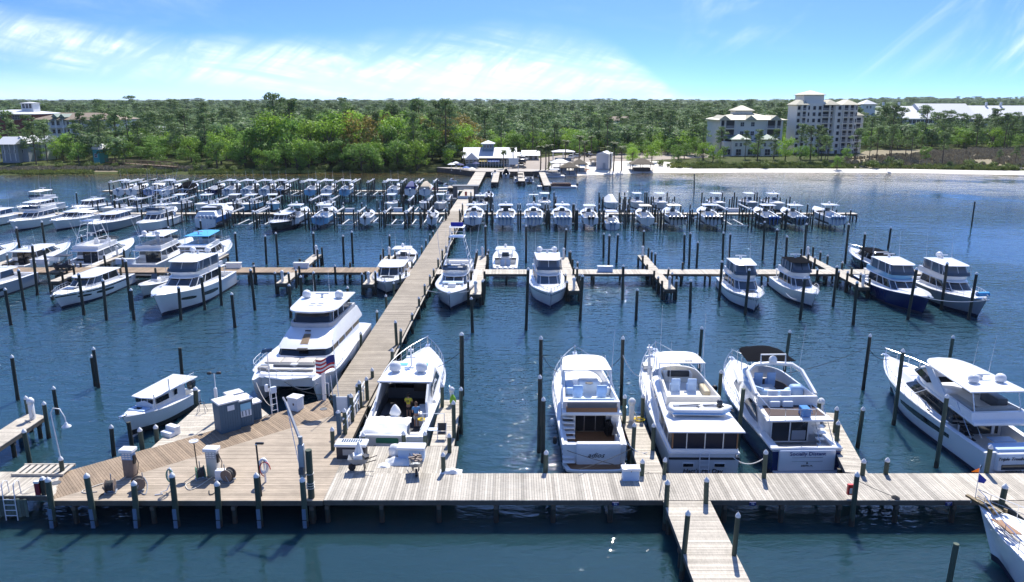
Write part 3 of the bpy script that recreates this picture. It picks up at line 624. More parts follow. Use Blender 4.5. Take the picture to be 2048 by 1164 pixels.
class Boat:
    def __init__(b, name, label, L, B, zb, zs, hull='white', cat='boat', tc=.28, fz=.55, rake=.09, deckm=None, boot=antif, sd=.32, transom_h=None, full=.45, group=None, stripe=None, raw=None, cockpit=True, pw=2.3):
        b.L, b.B, b.zb, b.zs, b.full, b.pw = L, B, zb, zs, full, pw; b.tc = tc; b.fz = fz
        b.root = thing(name, label, cat, group=group); b.hm = hull_mats[hull]; b.deckm = deckm or offw
        hm = b.hm; T = [i/14 for i in range(15)]+[.965, .985]; T.sort()
        wwl = lambda t: max(.015, B/2*.87*(1-max(0, (t-.38)/.58)**2.1)) if t < .96 else .015
        def y(t, v): return L*t-rake*L*(1-v)*ss(.55, 1, t)
        def pt(t, v, off=0):
            fl = v**(.75+1.1*ss(.5, 1, t)); h = wwl(t)+(b.w(t)-wwl(t))*fl+off
            return (h, y(t, v), b.zsh(t)*v)
        b.pt = pt
        top = [0, .35, .7, 1.0]
        mb = MB(); rs = []
        for t in T:
            R_ = [(.004, y(t, 0), -.45)]+[pt(t, v) for v in top]
            rs.append(([Vector(p) for p in reversed(R_)], [Vector((-p[0], p[1], p[2])) for p in R_]))
        mb.rings([q[0] for q in rs], closed=False); mb.rings([q[1] for q in rs], closed=False); mb.quad(*(rs[0][0]+rs[0][1])); b.hull = mb.obj('hull', hm, b.root, 35)
        # boot top
        mb = MB()
        for s in (1, -1):
            q = []
            for t in T: 
                a = pt(t, 0, .012); c = pt(t, .13, .016); q.append([Vector((s*a[0], a[1], -.2)), Vector((s*c[0], c[1], c[2]))])
            mb.rings(q if s > 0 else [list(reversed(x)) for x in q], closed=False)
        mb.obj('boot_stripe', boot, b.hull, 35)
        if stripe:
            mb = MB()
            for s in (1, -1):
                q = []
                for t in T:
                    if t < .03: continue
                    a = pt(t, .78, .012); c = pt(t, .87, .012); q.append([Vector((s*a[0], a[1], a[2])), Vector((s*c[0], c[1], c[2]))])
                mb.rings(q if s > 0 else [list(reversed(x)) for x in q], closed=False)
            mb.obj('hull_stripe', stripe, b.hull, 35)
        mb = MB(); pl = [(b.w(t)+.02, L*t, b.zsh(t)-.03) for t in T]; mb.path([(0, 0-.02, pl[0][2])]+pl+[(-p[0], p[1], p[2]) for p in reversed(pl)]+[(0, -.02, pl[0][2])], .035, 5); mb.obj('rub_rail', steel if hull in ('navy', 'black') else gel, b.hull, 40)
        # deck
        mb = MB(); tt = [t for t in T if t > tc+.01]; tt = [tc]+tt; q = []
        for t in tt:
            w_ = b.w(t)-.01; z = b.zsh(t); q.append([Vector((w_, L*t, z)), Vector((w_*.9, L*t, z+.05)), Vector((0, L*t, z+.09)), Vector((-w_*.9, L*t, z+.05)), Vector((-w_, L*t, z))])
        mb.rings(q, closed=False)
        if tc > 0:
            for s in (1, -1):
                q = []
                for t in [0]+[t for t in T if 0 < t < tc-.01]+[tc]:
                    w_ = b.w(t); z = b.zsh(t); q.append([Vector((s*w_, L*t, z)), Vector((s*(w_-sd*.5), L*t, z+.03)), Vector((s*(w_-sd), L*t, z))])
                mb.rings(q if s > 0 else [list(reversed(x)) for x in q], closed=False)
            mb.box((0, .14, b.zsh(0)-.02), (2*b.w(0)-2*sd+.02, .28, .07))
        mb.obj('deck', gel, b.hull, 35)
        if tc > 0 and cockpit:
            mb = MB(); wi = b.w(0)-sd+.004; wj = b.w(tc)-sd+.004
            a = [(wi, .26), (wj, L*tc), (-wj, L*tc), (-wi, .26)]
            mb.rings([[Vector((p[0], p[1], b.fz)) for p in a], [Vector((p[0], p[1], b.zs-.01)) for p in a]])
            mb.obj('cockpit_side', gel, b.root)
            mb = MB(); mb.quad(*[(p[0], p[1], b.fz) for p in a]); mb.obj('cockpit_floor', b.deckm, b.root)
    def w(b, t):
        B, f = b.B, b.full
        if t < f: return B/2*(.90+.10*ss(0, f, t))
        return max(.03, B/2*(1-((t-f)/(1-f))**b.pw))
    def zsh(b, t): return b.zs+(b.zb-b.zs)*t**1.7
    def tier(b, name, mt, levels, sr=.72, k=2.4, cap=True, par=None, sm=30, x0=0):
        mb = MB(); rs = [plan(yb, yf, wb, wf, sr, k, z) for (z, yb, yf, wb, wf) in levels]
        if x0: rs = [[p+Vector((x0, 0, 0)) for p in r] for r in rs]
        mb.rings(rs, False, cap); return mb.obj(name, mt, par or b.root, sm)
    def top(b, name, mt, z, yb, yf, wb, wf, th=.14, sr=.7, k=3, par=None, x0=0, cam=.06):
        mb = MB(); L = [(z, yb+.06, yf-.06, wb-.06, wf-.06), (z+th*.4, yb, yf, wb, wf), (z+th*.8, yb+.03, yf-.03, wb-.03, wf-.03), (z+th, yb+.16, yf-.16, wb-.16, wf-.16), (z+th+cam, yb+.7, yf-.7, wb*.45, wf*.45)]
        def zz(z, d): return (z[0]+d, z[1]+d) if isinstance(z, tuple) else z+d
        L = [(zz(z, d), yb+i, yf-i, wb-i, wf-i) for d, i in ((0, .07), (th*.35, 0), (th*.8, .03), (th, .14))]+[(zz(z, th+cam), yb+.7, yf-.9, wb*.5, wf*.5)]
        rs = [plan(a[1], a[2], a[3], a[4], sr, k, a[0]) for a in L]
        if x0: rs = [[p+Vector((x0, 0, 0)) for p in r] for r in rs]
        mb.rings(rs, True, True); return mb.obj(name, mt, par or b.root, 40)
    def bars(b, lo, hi, ss_l, mt, r=.035, sr=.72, k=2.4, par=None, name='window_frame', back=(), off=.01):
        mb = MB()
        def at(lv, s, sg):
            z, yb, yf, wb, wf = lv; h = wb+(wf-wb)*s
            z0, z1 = z if isinstance(z, tuple) else (z, z)
            if s > sr: h *= max(0.0, 1-((s-sr)/(1-sr))**k)**(1/k)
            return Vector((sg*(h+off), yb+(yf-yb)*s+(off if s > .9 else 0), z0+(z1-z0)*s))
        for s in ss_l:
            for sg in (1, -1):
                if s == 1 and sg < 0: continue
                mb.tube(at(lo, s, sg), at(hi, s, sg), r, 4)
        for f in back:
            a, c = at(lo, 0, 1), at(hi, 0, 1); mb.tube((a.x*f, a.y-off, a.z), (c.x*f, c.y-off, c.z), r, 4)
        return mb.obj(name, mt, par or b.root)
    def part(b, name, mt, fn, par=None, sm=None, loc=None):
        mb = MB(); fn(mb); return mb.obj(name, mt, par or b.root, sm, loc)
    def railing(b, t0, t1=1, h=.6, inset=.06, mt=None, n=9, r=.022, mid=True, pulpit=.25, sides=(1, -1)):
        ts = [t0+(t1-t0)*i/n for i in range(n+1)]; mb = MB()
        if len(sides) == 2: runs = [[(b.w(t)-inset, b.L*t, b.zsh(t)) for t in ts]+[(0, b.L+pulpit, b.zsh(1))]+[(-(b.w(t)-inset), b.L*t, b.zsh(t)) for t in reversed(ts)]]
        else: runs = [[(s*(b.w(t)-inset), b.L*t, b.zsh(t)) for t in ts] for s in sides]
        for run in runs:
            mb.path([(p[0], p[1], p[2]+h*(.35 if i in (0, len(run)-1) else 1)) for i, p in enumerate(run)], r, 5)
            if mid: mb.path([(p[0], p[1], p[2]+h*.5) for p in run[1:-1]], r*.6, 4)
            for i, p in enumerate(run):
                if 0 < i < len(run)-1 and abs(p[1]-b.L-pulpit) > .01: mb.tube(p, (p[0], p[1], p[2]+h), r*.8, 4)
        return mb.obj('bow_rail', mt or steel, b.root, 50)
    def window(b, t0, t1, v0, v1, mt=None, side=(1, -1), skew=.5, name='hull_window', taper=.6):
        # recessed hull light following the topside
        for s in side:
            mb = MB(); n = 6; q = []
            for i in range(n+1):
                f = i/n; t = t0+(t1-t0)*f; c = (v0+v1)/2+(f-.5)*skew*.1; hh = (v1-v0)/2*(1-(1-taper)*abs(2*f-1)**2)
                q.append([Vector((s*p[0], p[1], p[2])) for p in (b.pt(t, c-hh, .012), b.pt(t, c, .02), b.pt(t, c+hh, .012))])
            mb.rings(q if s > 0 else [list(reversed(x)) for x in q], closed=False); mb.obj(name, mt or glass, b.hull, 40)
    def dome(b, x, y, z, r=.32, mt=None):
        mb = MB(); mb.lathe((x, y, z), [(r*.55, 0), (r*.6, r*.3), (r, r*.55), (r, r*1.25), (r*.72, r*1.75), (r*.3, r*1.98), (0, r*2.02)], 14); return mb.obj('satellite_dome', mt or gel, b.root, 50)
    def radar(b, x, y, z, open_=True):
        mb = MB(); mb.lathe((x, y, z), [(.14, 0), (.12, .2), (.16, .3), (.1, .38), (0, .4)], 10)
        if open_: mb.rbox((x, y, z+.44), (1.3, .12, .12), .05)
        return mb.obj('radar', gel, b.root, 50)
    def antenna(b, x, y, z, h=3.0, lean=(.0, -.12), r=.018):
        mb = MB(); mb.tube((x, y, z), (x+h*lean[0], y+h*lean[1], z+h), r, 4, r*.5); return mb.obj('antenna', alum, b.root)
    def seat(b, x, y, z, w_=.6, d=.6, back=1, mt=None, h=.45, bh=.5):
        mb = MB(); mb.rbox((x, y, z+h/2), (w_, d, h), .08); mb.rbox((x, y-back*(d/2-.07), z+h+bh/2-.02), (w_, .16, bh), .06); return mb.obj('seat', mt or seat_w, b.root, 50)
    def outboard(b, x, y=-.1, z=.55, mt=None, s=1.0, tilt=0):
        mt = mt or obg; M_ = Matrix.Rotation(tilt, 3, 'X')
        mb = MB(); rs = []
        for zz, yb, yf, wd in ((.30, -.42, .12, .17), (.42, -.52, .18, .23), (.70, -.56, .20, .25), (.88, -.50, .14, .23), (.97, -.34, .02, .14)):
            rs.append([Vector((x, y, z))+s*(M_ @ Vector((px_*wd, yb+(yf-yb)*(.5-.5*py_), zz))) for px_, py_ in ((-1, .7), (-.7, 1), (.7, 1), (1, .7), (1, -.7), (.6, -1), (-.6, -1), (-1, -.7))])
        mb.rings([list(reversed(r)) for r in rs][::1], True, True); o = mb.obj('outboard', mt, b.root, 40)
        mb = MB()
        V = lambda a, c, d: Vector((x, y, z))+s*(M_ @ Vector((a, c, d)))
        mb.tube(V(0, -.18, .32), V(0, -.22, -.62), .10*s, 6, .06*s); mb.tube(V(0, -.02, -.62), V(0, -.55, -.62), .07*s, 6, .05*s); mb.tube(V(0, .1, .2), V(0, -.2, .12), .09*s, 5)
        mb.obj('lower_unit', mt, o, 40); return o
    def put(b, x, y, rz=0, z=0, pitch=0):
        b.root.location = (x, y, z); b.root.rotation_euler = (pitch, 0, rz); return b.root
    def cleat_hatch(b, spots):
        for (x, t) in spots:
            mb = MB(); mb.rbox((x, b.L*t, b.zsh(t)+.10), (.5, .5, .06), .03); mb.obj('deck_hatch', glass2, b.root, 40)

def anchor(b):
    mb = MB(); z = b.zsh(1)
    mb.box((0, b.L-.05, z+.06), (.34, .7, .07)); mb.tube((0, b.L-.4, z+.14), (0, b.L+.42, z+.02), .03, 4); mb.tube((-.16, b.L+.36, z-.12), (0, b.L+.42, z+.0), .03, 4); mb.tube((.16, b.L+.36, z-.12), (0, b.L+.42, z+.0), .03, 4); mb.obj('anchor', steel, b.root)

# ---- centre console / bay boats ------------------------------------------------------------
def center_console(label, L=9.5, B=2.9, hull='white', topm=None, motors=2, om=None, ttop=True, enclosed=False, stripe=None, group=None, cabin=False, cover=None, tower=False, outr=False):
    b = Boat('center_console_boat', label, L, B, 1.45+L*.02, .95+L*.01, hull, tc=.62 if not cabin else .45, fz=.45, rake=.08, sd=.26, full=.5, group=group, stripe=stripe)
    wt = B*.36
    for i in range(motors): b.outboard((i-(motors-1)/2)*.68, -.08, .45, om or obg, 1.0, 0)
    b.part('helm_console', gel, lambda m_: (m_.rbox((0, L*.42, .45+.55), (B*.34, 1.1, 1.1), .12), m_.rbox((0, L*.42+.75, .45+.3), (B*.3, .5, .6), .1)), sm=40)
    mb = MB(); mb.quad((-B*.15, L*.42+.42, 1.55), (B*.15, L*.42+.42, 1.55), (B*.13, L*.42+.22, 2.15), (-B*.13, L*.42+.22, 2.15)); mb.quad((-B*.13, L*.42+.24, 2.15), (B*.13, L*.42+.24, 2.15), (B*.15, L*.42+.44, 1.55), (-B*.15, L*.42+.44, 1.55)); mb.obj('windshield', glass2, b.root)
    for sx in (-.33, .33): b.seat(sx*B*.36, L*.42-1.05, .45, .55, .55, 1, seat_w if L < 10 else seat_b)
    b.part('aft_bench', seat_w, lambda m_: (m_.rbox((0, .62, .7), (B*.6, .5, .5), .08), m_.rbox((0, .42, 1.05), (B*.6, .12, .4), .05)), sm=40)
    b.part('bow_cushion', seat_w, lambda m_: m_.rbox((0, L*.72, b.zsh(.7)+.1), (B*.45, L*.14, .12), .06), sm=40)
    if ttop:
        tp = b.top('t_top', topm or gel, 2.35+.45, L*.42-1.7, L*.42+1.0, B*.40, B*.36, .1, .6, 4)
        mb = MB()
        for sx in (1, -1):
            mb.tube((sx*B*.2, L*.42-.5, 1.0), (sx*B*.32, L*.42-1.2, 2.83), .035, 5); mb.tube((sx*B*.2, L*.42+.4, 1.0), (sx*B*.3, L*.42+.6, 2.83), .035, 5); mb.tube((sx*B*.27, L*.42-.9, 2.0), (sx*B*.26, L*.42+.45, 2.0), .025, 4)
        for k in range(4): mb.tube(((k-1.5)*.35, L*.42-1.66, 2.9), ((k-1.5)*.37, L*.42-1.95, 3.3), .02, 4)
        mb.obj('t_top_frame', alum, b.root)
        b.dome(0, L*.42-.2, 2.98, .22) if L > 9 else None
        b.antenna(-B*.3, L*.42, 2.9, 2.2, (.0, -.15)); b.antenna(B*.3, L*.42, 2.9, 2.2, (.0, -.15))
        if tower: 
            mb = MB()
            for sx in (1, -1):
                for sy in (-.9, .5): mb.tube((sx*B*.3, L*.42+sy, 2.9), (sx*B*.22, L*.42+sy*.7, 4.6), .03, 4)
            mb.rbox((0, L*.42-.1, 4.65), (B*.5, 1.2, .07), .03); mb.obj('upper_station', gel, b.root)
        if outr:
            mb = MB()
            for sx in (1, -1): mb.tube((sx*B*.38, L*.42-.2, 2.9), (sx*(B*.38+1.9), L*.42-3.0, 6.6), .022, 4, .01)
            mb.obj('outrigger', alum, b.root)
        if enclosed:
            b.part('enclosure_panel', clearv, lambda m_: (m_.box((0, L*.42+.62, 2.4), (B*.56, .03, .78)), m_.box((B*.29, L*.42, 2.4), (.03, 1.2, .7)), m_.box((-B*.29, L*.42, 2.4), (.03, 1.2, .7))))
    if cabin:
        b.tier('cabin_trunk', gel, [(b.zsh(.5), L*.5, L*.88, B*.34, B*.2), (b.zsh(.6)+.35, L*.52, L*.84, B*.28, B*.15)])
    if cover:
        b.tier('boat_cover', cover, [(1.25, .2, L*.97, B*.46, B*.4), (1.7, .5, L*.86, B*.36, B*.28), (2.5, L*.25, L*.55, B*.16, B*.12)], sr=.45, k=2)
    return b

# ---- generic cruisers -------------------------------------------------------------------------
def cruiser(label, L=13, B=4.0, hull='white', kind='express', name='motor_yacht', topm=None, glassm=None, bimini=None, enclosed=False, domes=0, zb=2.3, zs=1.45, stripe=None, hullwin=False, radar=True, rail=True, arch=False, tower=False, outr=False, fb_color=None, group=None, nb=3, platform=True, hatch=True, foreglass=False, boot=antif, wscreen='glass'):
    b = Boat(name, label, L, B, zb, zs, hull, cat='yacht' if L > 11 else 'boat', tc=.24, fz=.75, group=group, stripe=stripe, boot=boot)
    g = glassm or glass; D = zs+.35; h1 = zs+.55; h2 = h1+.85
    if platform: b.part('swim_platform', gel, lambda m_: m_.rbox((0, -.5, .32), (B*.86, 1.1, .12), .06), sm=40)
    ya, yf = L*.24, L*.70; wb, wf = B*.39, B*.31
    b.tier('cabin', gel, [(zs-.3, ya, yf+L*.04, wb+.08, wf), (h1, ya, yf, wb+.02, wf-.02)], cap=True)
    lo = (h1, ya, yf-.05, wb, wf-.03); hi = (h2, ya+.1, yf-L*.09, wb-.14, wf-.14)
    win = b.tier('cabin_window', g, [lo, hi]); b.bars(lo, hi, (.0, .32, .55, .80, .93, 1), gel, .045, par=win, back=(.35, -.35))
    b.tier('foredeck_trunk', gel, [(b.zsh(.68)-.1, yf-.3, L*.90, wf*.98, wf*.5), (b.zsh(.75)+.22, yf-.3, L*.87, wf*.85, wf*.35)])
    if foreglass:
        b.part('foredeck_window', glass, lambda m_: m_.rbox((0, L*.77, b.zsh(.75)+.27), (B*.34, L*.08, .05), .02))
    if hatch: b.cleat_hatch([(0, .80)])
    if kind == 'express':
        b.top('hardtop', topm or gel, h2, ya-L*.05, yf-L*.07, wb-.02, wb-.14, .16)
        if enclosed: b.part('aft_enclosure', clearv, lambda m_: m_.box((0, ya-L*.03, (h2+zs)/2), (wb*1.8, .04, h2-zs-.1)))
        zt = h2+.2; yt = ya+.6
    else:
        rf = b.top('cabin_roof', gel, h2, ya-L*.10, yf-L*.08, wb+.05, wf-.05, .16)
        mb = MB()
        for sx in (1, -1): mb.tube((sx*(wb-.1), ya-L*.09, zs), (sx*(wb-.1), ya-L*.085, h2+.03), .05, 5)
        mb.obj('roof_support', gel, b.root)
        f0, f1 = ya-L*.07, yf-L*.13; z0 = h2+.15
        fl = b.tier('flybridge', fb_color or gel, [(z0, f0, f1+.2, wb-.12, wf-.02), (z0+.62, f0, f1+.5, wb-.14, wf-.0), (z0+.64, f0+.1, f1+.35, wb-.26, wf-.12), (z0+.04, f0+.12, f1, wb-.28, wf-.18)], cap=True)
        for sx in (-.45, .45): b.seat(sx*B*.4, f1-1.6, z0+.05, .55, .5, 1, seat_w, .5, .5)
        b.part('bridge_settee', seat_w, lambda m_: (m_.rbox((0, f0+.5, z0+.28), (wb*1.4, .5, .44), .08),), sm=40)
        b.part('bridge_helm', gel, lambda m_: m_.rbox((0, f1-.75, z0+.45), (B*.4, .5, .8), .1), sm=40)
        scr = b.tier('bridge_screen', clearv if wscreen == 'vinyl' else glass2, [(z0+.64, f1-1.0, f1+.42, wf+.06, wf-.02), (z0+1.0, f1-1.0, f1+.2, wf+.02, wf-.1)], cap=False)
        zt = z0+1.85; yt = f0+1.2
        if bimini is not None:
            b.top('bimini', bimini, zt-.05, f0+.9, f1+.1, wb-.12, wf-.0, .09, .75, 4, cam=.10)
            mb = MB()
            for sx in (1, -1):
                for yy in (f0+1.1, (f0+f1)/2, f1-.3): mb.tube((sx*(wb-.2), yy, z0+.5), (sx*(wb-.24), yy+.1, zt), .028, 4)
            mb.obj('bimini_frame', alum, b.root)
            if enclosed:
                lo = (z0+.66, f0+.9, f1+.35, wb-.2, wf-.05); hi = (zt-.04, f0+1.0, f1-.45, wb-.22, wf-.16)
                e = b.tier('bridge_enclosure', clearv, [lo, hi], cap=False, k=4); b.bars(lo, hi, (0, .35, .7, .9, 1), canv_w if bimini == canv_w or bimini == gel else canv_k, .035, par=e, back=(.33, -.33), k=4)
            zt += .12
        elif arch: zt = z0+1.5
    if arch:
        mb = MB(); mb.path([(wb-.1, yt-.6, zt-1.5), (wb-.25, yt-.3, zt-.2), (wb-.6, yt-.2, zt), (-(wb-.6), yt-.2, zt), (-(wb-.25), yt-.3, zt-.2), (-(wb-.1), yt-.6, zt-1.5)], .11, 6); mb.obj('radar_arch', gel, b.root, 50)
    if domes: 
        for sx in ((-.9, .9) if domes == 2 else (0,)): b.dome(sx*min(1, wb*.6), yt, zt, .36)
    if radar: b.radar(0, yt+.7, zt)
    b.antenna(wb-.3, yt, zt, 3.2); b.antenna(-(wb-.3), yt, zt, 3.2)
    if tower:
        mb = MB(); zz = zt+2.3; y0, y1 = yt-.3, yt+1.9
        for sx in (1, -1):
            for yy, y2 in ((y0-.4, y0+.4), (y1+.6, y1-.1)): mb.tube((sx*(wb-.1), yy, h2+.2), (sx*.75, y2, zz), .04, 5)
            mb.path([(sx*.85, y0+.2, zz), (sx*.85, y1+.1, zz)], .035, 4)
            for k in range(4): mb.tube((sx*(wb-.3-.22*k*.8), y0-.2+.2*k, h2+.9+k*.95), (sx*(wb-.3-.22*k*.8), y1+.4-.15*k, h2+.9+k*.95), .025, 4)
        mb.obj('tower_frame', alum, b.root)
        b.top('tower_platform', gel, zz, y0+.2, y1, .95, .9, .08, .7, 4); 
        mb = MB()
        for sx in (1, -1):
            for yy in (y0+.3, y1-.1): mb.tube((sx*.85, yy, zz), (sx*.8, yy, zz+1.35), .03, 4)
        mb.path([(.8, y0+.3, zz+.8), (.8, y1-.1, zz+.8), (-.8, y1-.1, zz+.8), (-.8, y0+.3, zz+.8)], .028, 4); mb.obj('tower_rail', alum, b.root)
        b.top('tower_shade', fb_color if isinstance(tower, int) and tower == 2 and fb_color else canv_w, zz+1.33, y0+.1, y1, .95, .9, .07, .7, 4)
    if outr:
        mb = MB()
        for sx in (1, -1): mb.path([(sx*(wb+.05), ya+1.6, h2), (sx*(wb+.5), ya+.8, h2+3), (sx*(wb+1.1), ya-1.2, h2+8.5)], .035, 4, .012)
        mb.obj('outrigger', alum, b.root)
    if rail: b.railing(.52, 1, .55)
    anchor(b)
    if hullwin: b.window(.38, .62, .45, .68); b.window(.68, .82, .5, .66)
    b.root.scale = (1, 1, .9)
    b.part('cockpit_bench', seat_w, lambda m_: (m_.rbox((0, .65, .98), (B*.6, .55, .45), .08),), sm=40)
    b.part('saloon_door', glass, lambda m_: m_.box((0, ya-.01, (zs+h2)/2-.3), (wb*1.1, .04, h2-zs+.7)))
    return b

def pontoon(label, L=7.5, B=2.5, bim=None, fence=None, group=None, covered=False):
    r = thing('pontoon_boat', label, 'boat', group=group); 
    class Q_: pass
    for sx in (-1, 1):
        mb = MB(); mb.path([(sx*B*.38, 0, .1), (sx*B*.38, L*.88, .1), (sx*B*.38, L*.97, .22), (sx*B*.38, L, .42)], .30, 8); mb.obj('pontoon', alum, r, 50)
    mb = MB(); mb.box((0, L*.5, .46), (B, L*.96, .10)); mb.obj('deck', offw, r)
    mb = MB()
    for (x, y, w_, d) in ((B/2-.05, L*.52, .06, L*.72), (-B/2+.05, L*.52, .06, L*.72), (0, L*.90, B-.5, .06), (0, L*.15, B-.5, .06)): mb.rbox((x, y, .88), (w_, d, .7), .02)
    mb.obj('fence_panel', fence or greyg, r)
    for sx in (-1, 1):
        mb = MB(); mb.rbox((sx*B*.33, L*.74, .72), (.55, L*.24, .42), .08); mb.rbox((sx*B*.43, L*.74, 1.05), (.16, L*.24, .4), .05); mb.obj('bench_seat', seat_w if not covered else canv_t, r, 40)
        mb = MB(); mb.rbox((sx*B*.33, L*.3, .72), (.55, L*.22, .42), .08); mb.obj('bench_seat', seat_w if not covered else canv_t, r, 40)
    mb = MB(); mb.rbox((B*.2, L*.48, .95), (.6, .5, .95), .1); mb.obj('helm_console', dgrey, r, 40)
    if bim:
        mb = MB(); mb.rbox((0, L*.38, 2.35), (B*.95, L*.36, .10), .04); mb.obj('bimini', bim, r, 40)
        mb = MB()
        for sx in (-1, 1): mb.tube((sx*B*.45, L*.4, .9), (sx*B*.45, L*.22, 2.33), .025, 4); mb.tube((sx*B*.45, L*.4, .9), (sx*B*.45, L*.55, 2.33), .025, 4)
        mb.obj('bimini_frame', alum, r)
    mb = MB(); mb.rbox((0, -.15, .85), (.42, .55, .65), .12); mb.tube((0, -.1, .6), (0, -.2, -.4), .08, 5); mb.obj('outboard', obk, r, 40)
    return r

# ---- boat lift: four posts, two beams, a cradle -------------------------------------------------
LIFT = {}
lift_rail = mat('white_lift_beam', (.72, .72, .70), .5)
def boat_lift(x, y, w_=4.3, l=7.5, h=3.4, cz=1.2, label='', group=None, beams=True):
    k = (w_, l, h, cz, beams)
    if k in LIFT:
        return dup(LIFT[k], (x, y, 0), 0, label, group)
    r = thing('boat_lift', label, 'boat lift', (x, y, 0), 0, group)
    LIFT[k] = r
    for sx in (-1, 1):
        for sy in (-.5, .5):
            me, hh = pile_mesh(h, .13, pilem); o = link('lift_post', me, r, (sx*w_/2, sy*l, 0)); link('pile_cap', cap_mesh(.13), o, (0, 0, hh))
            mb = MB(); mb.tube((sx*(w_/2-.25), sy*l*.9, h-.25), (sx*(w_/2-.35), sy*l*.85, cz), .02, 4); mb.obj('lift_cable', steel, r)
            me2, hh2 = pile_mesh(h-.8, .12, pilem); link('lift_post', me2, r, (sx*(w_/2), sy*l*.5, 0))
        if beams:
            mb = MB(); mb.box((sx*w_/2-sx*.2, 0, h-.12), (.16, l*1.04, .22)); mb.obj('top_beam', lift_rail, r)
            mb = MB(); mb.rbox((sx*w_/2-sx*.2, -l*.42, h+.14), (.3, .45, .3), .05); mb.obj('hoist_motor', gel, r)
        mb = MB(); mb.box((sx*w_*.22, 0, cz+.12), (.16, l*.8, .12)); mb.obj('bunk_board', lift_rail, r)
    mb = MB()
    for sy in (-.38, .38): mb.box((0, sy*l, cz-.05), (w_-.4, .18, .22))
    mb.obj('cradle_beam', steel, r)
    return r
# ------------------------------------------------------------------ vegetation
def leafm(name, col, var=.6, tr=.38, ov=.45): return mat(name, col, .6, spec=.25, var=.25, nscale=.25, island=var, objvar=ov, trans=tr)
lf_pine = leafm('pine_needles', (.15, .225, .08)); lf_oak = leafm('oak_leaves', (.17, .30, .055)); lf_lime = leafm('spring_leaves', (.26, .42, .05)); lf_dark = leafm('dark_leaves', (.15, .235, .09))
lf_bush = leafm('shrub_leaves', (.15, .21, .05)); lf_palm = leafm('palm_fronds', (.12, .16, .055)); lf_rust = leafm('reddish_spring_leaves', (.26, .21, .05))
bark = mat('bark', (.11, .085, .065), .9, var=.3, nscale=3)
def clump(mb, c, rx, ry, rz, n, s, r, flat=.0):
    c = Vector(c)
    for _ in range(n):
        d = Vector((r.gauss(0, 1), r.gauss(0, 1), r.gauss(0, 1))).normalized(); k = r.uniform(.55, 1.05)
        p = c+Vector((d.x*rx, d.y*ry, d.z*rz if d.z > 0 else d.z*rz*(1-flat)))*k
        nrm = (d+Vector((r.uniform(-.7, .7), r.uniform(-.7, .7), r.uniform(-.2, .8)))).normalized()
        a = nrm.orthogonal().normalized(); b_ = nrm.cross(a); an = r.uniform(0, 6.3); a, b_ = a*math.cos(an)+b_*math.sin(an), b_*math.cos(an)-a*math.sin(an)
        q = s*r.uniform(.6, 1.35); mb.quad(p-a*q, p-b_*q*.6, p+a*q, p+b_*q*.6)
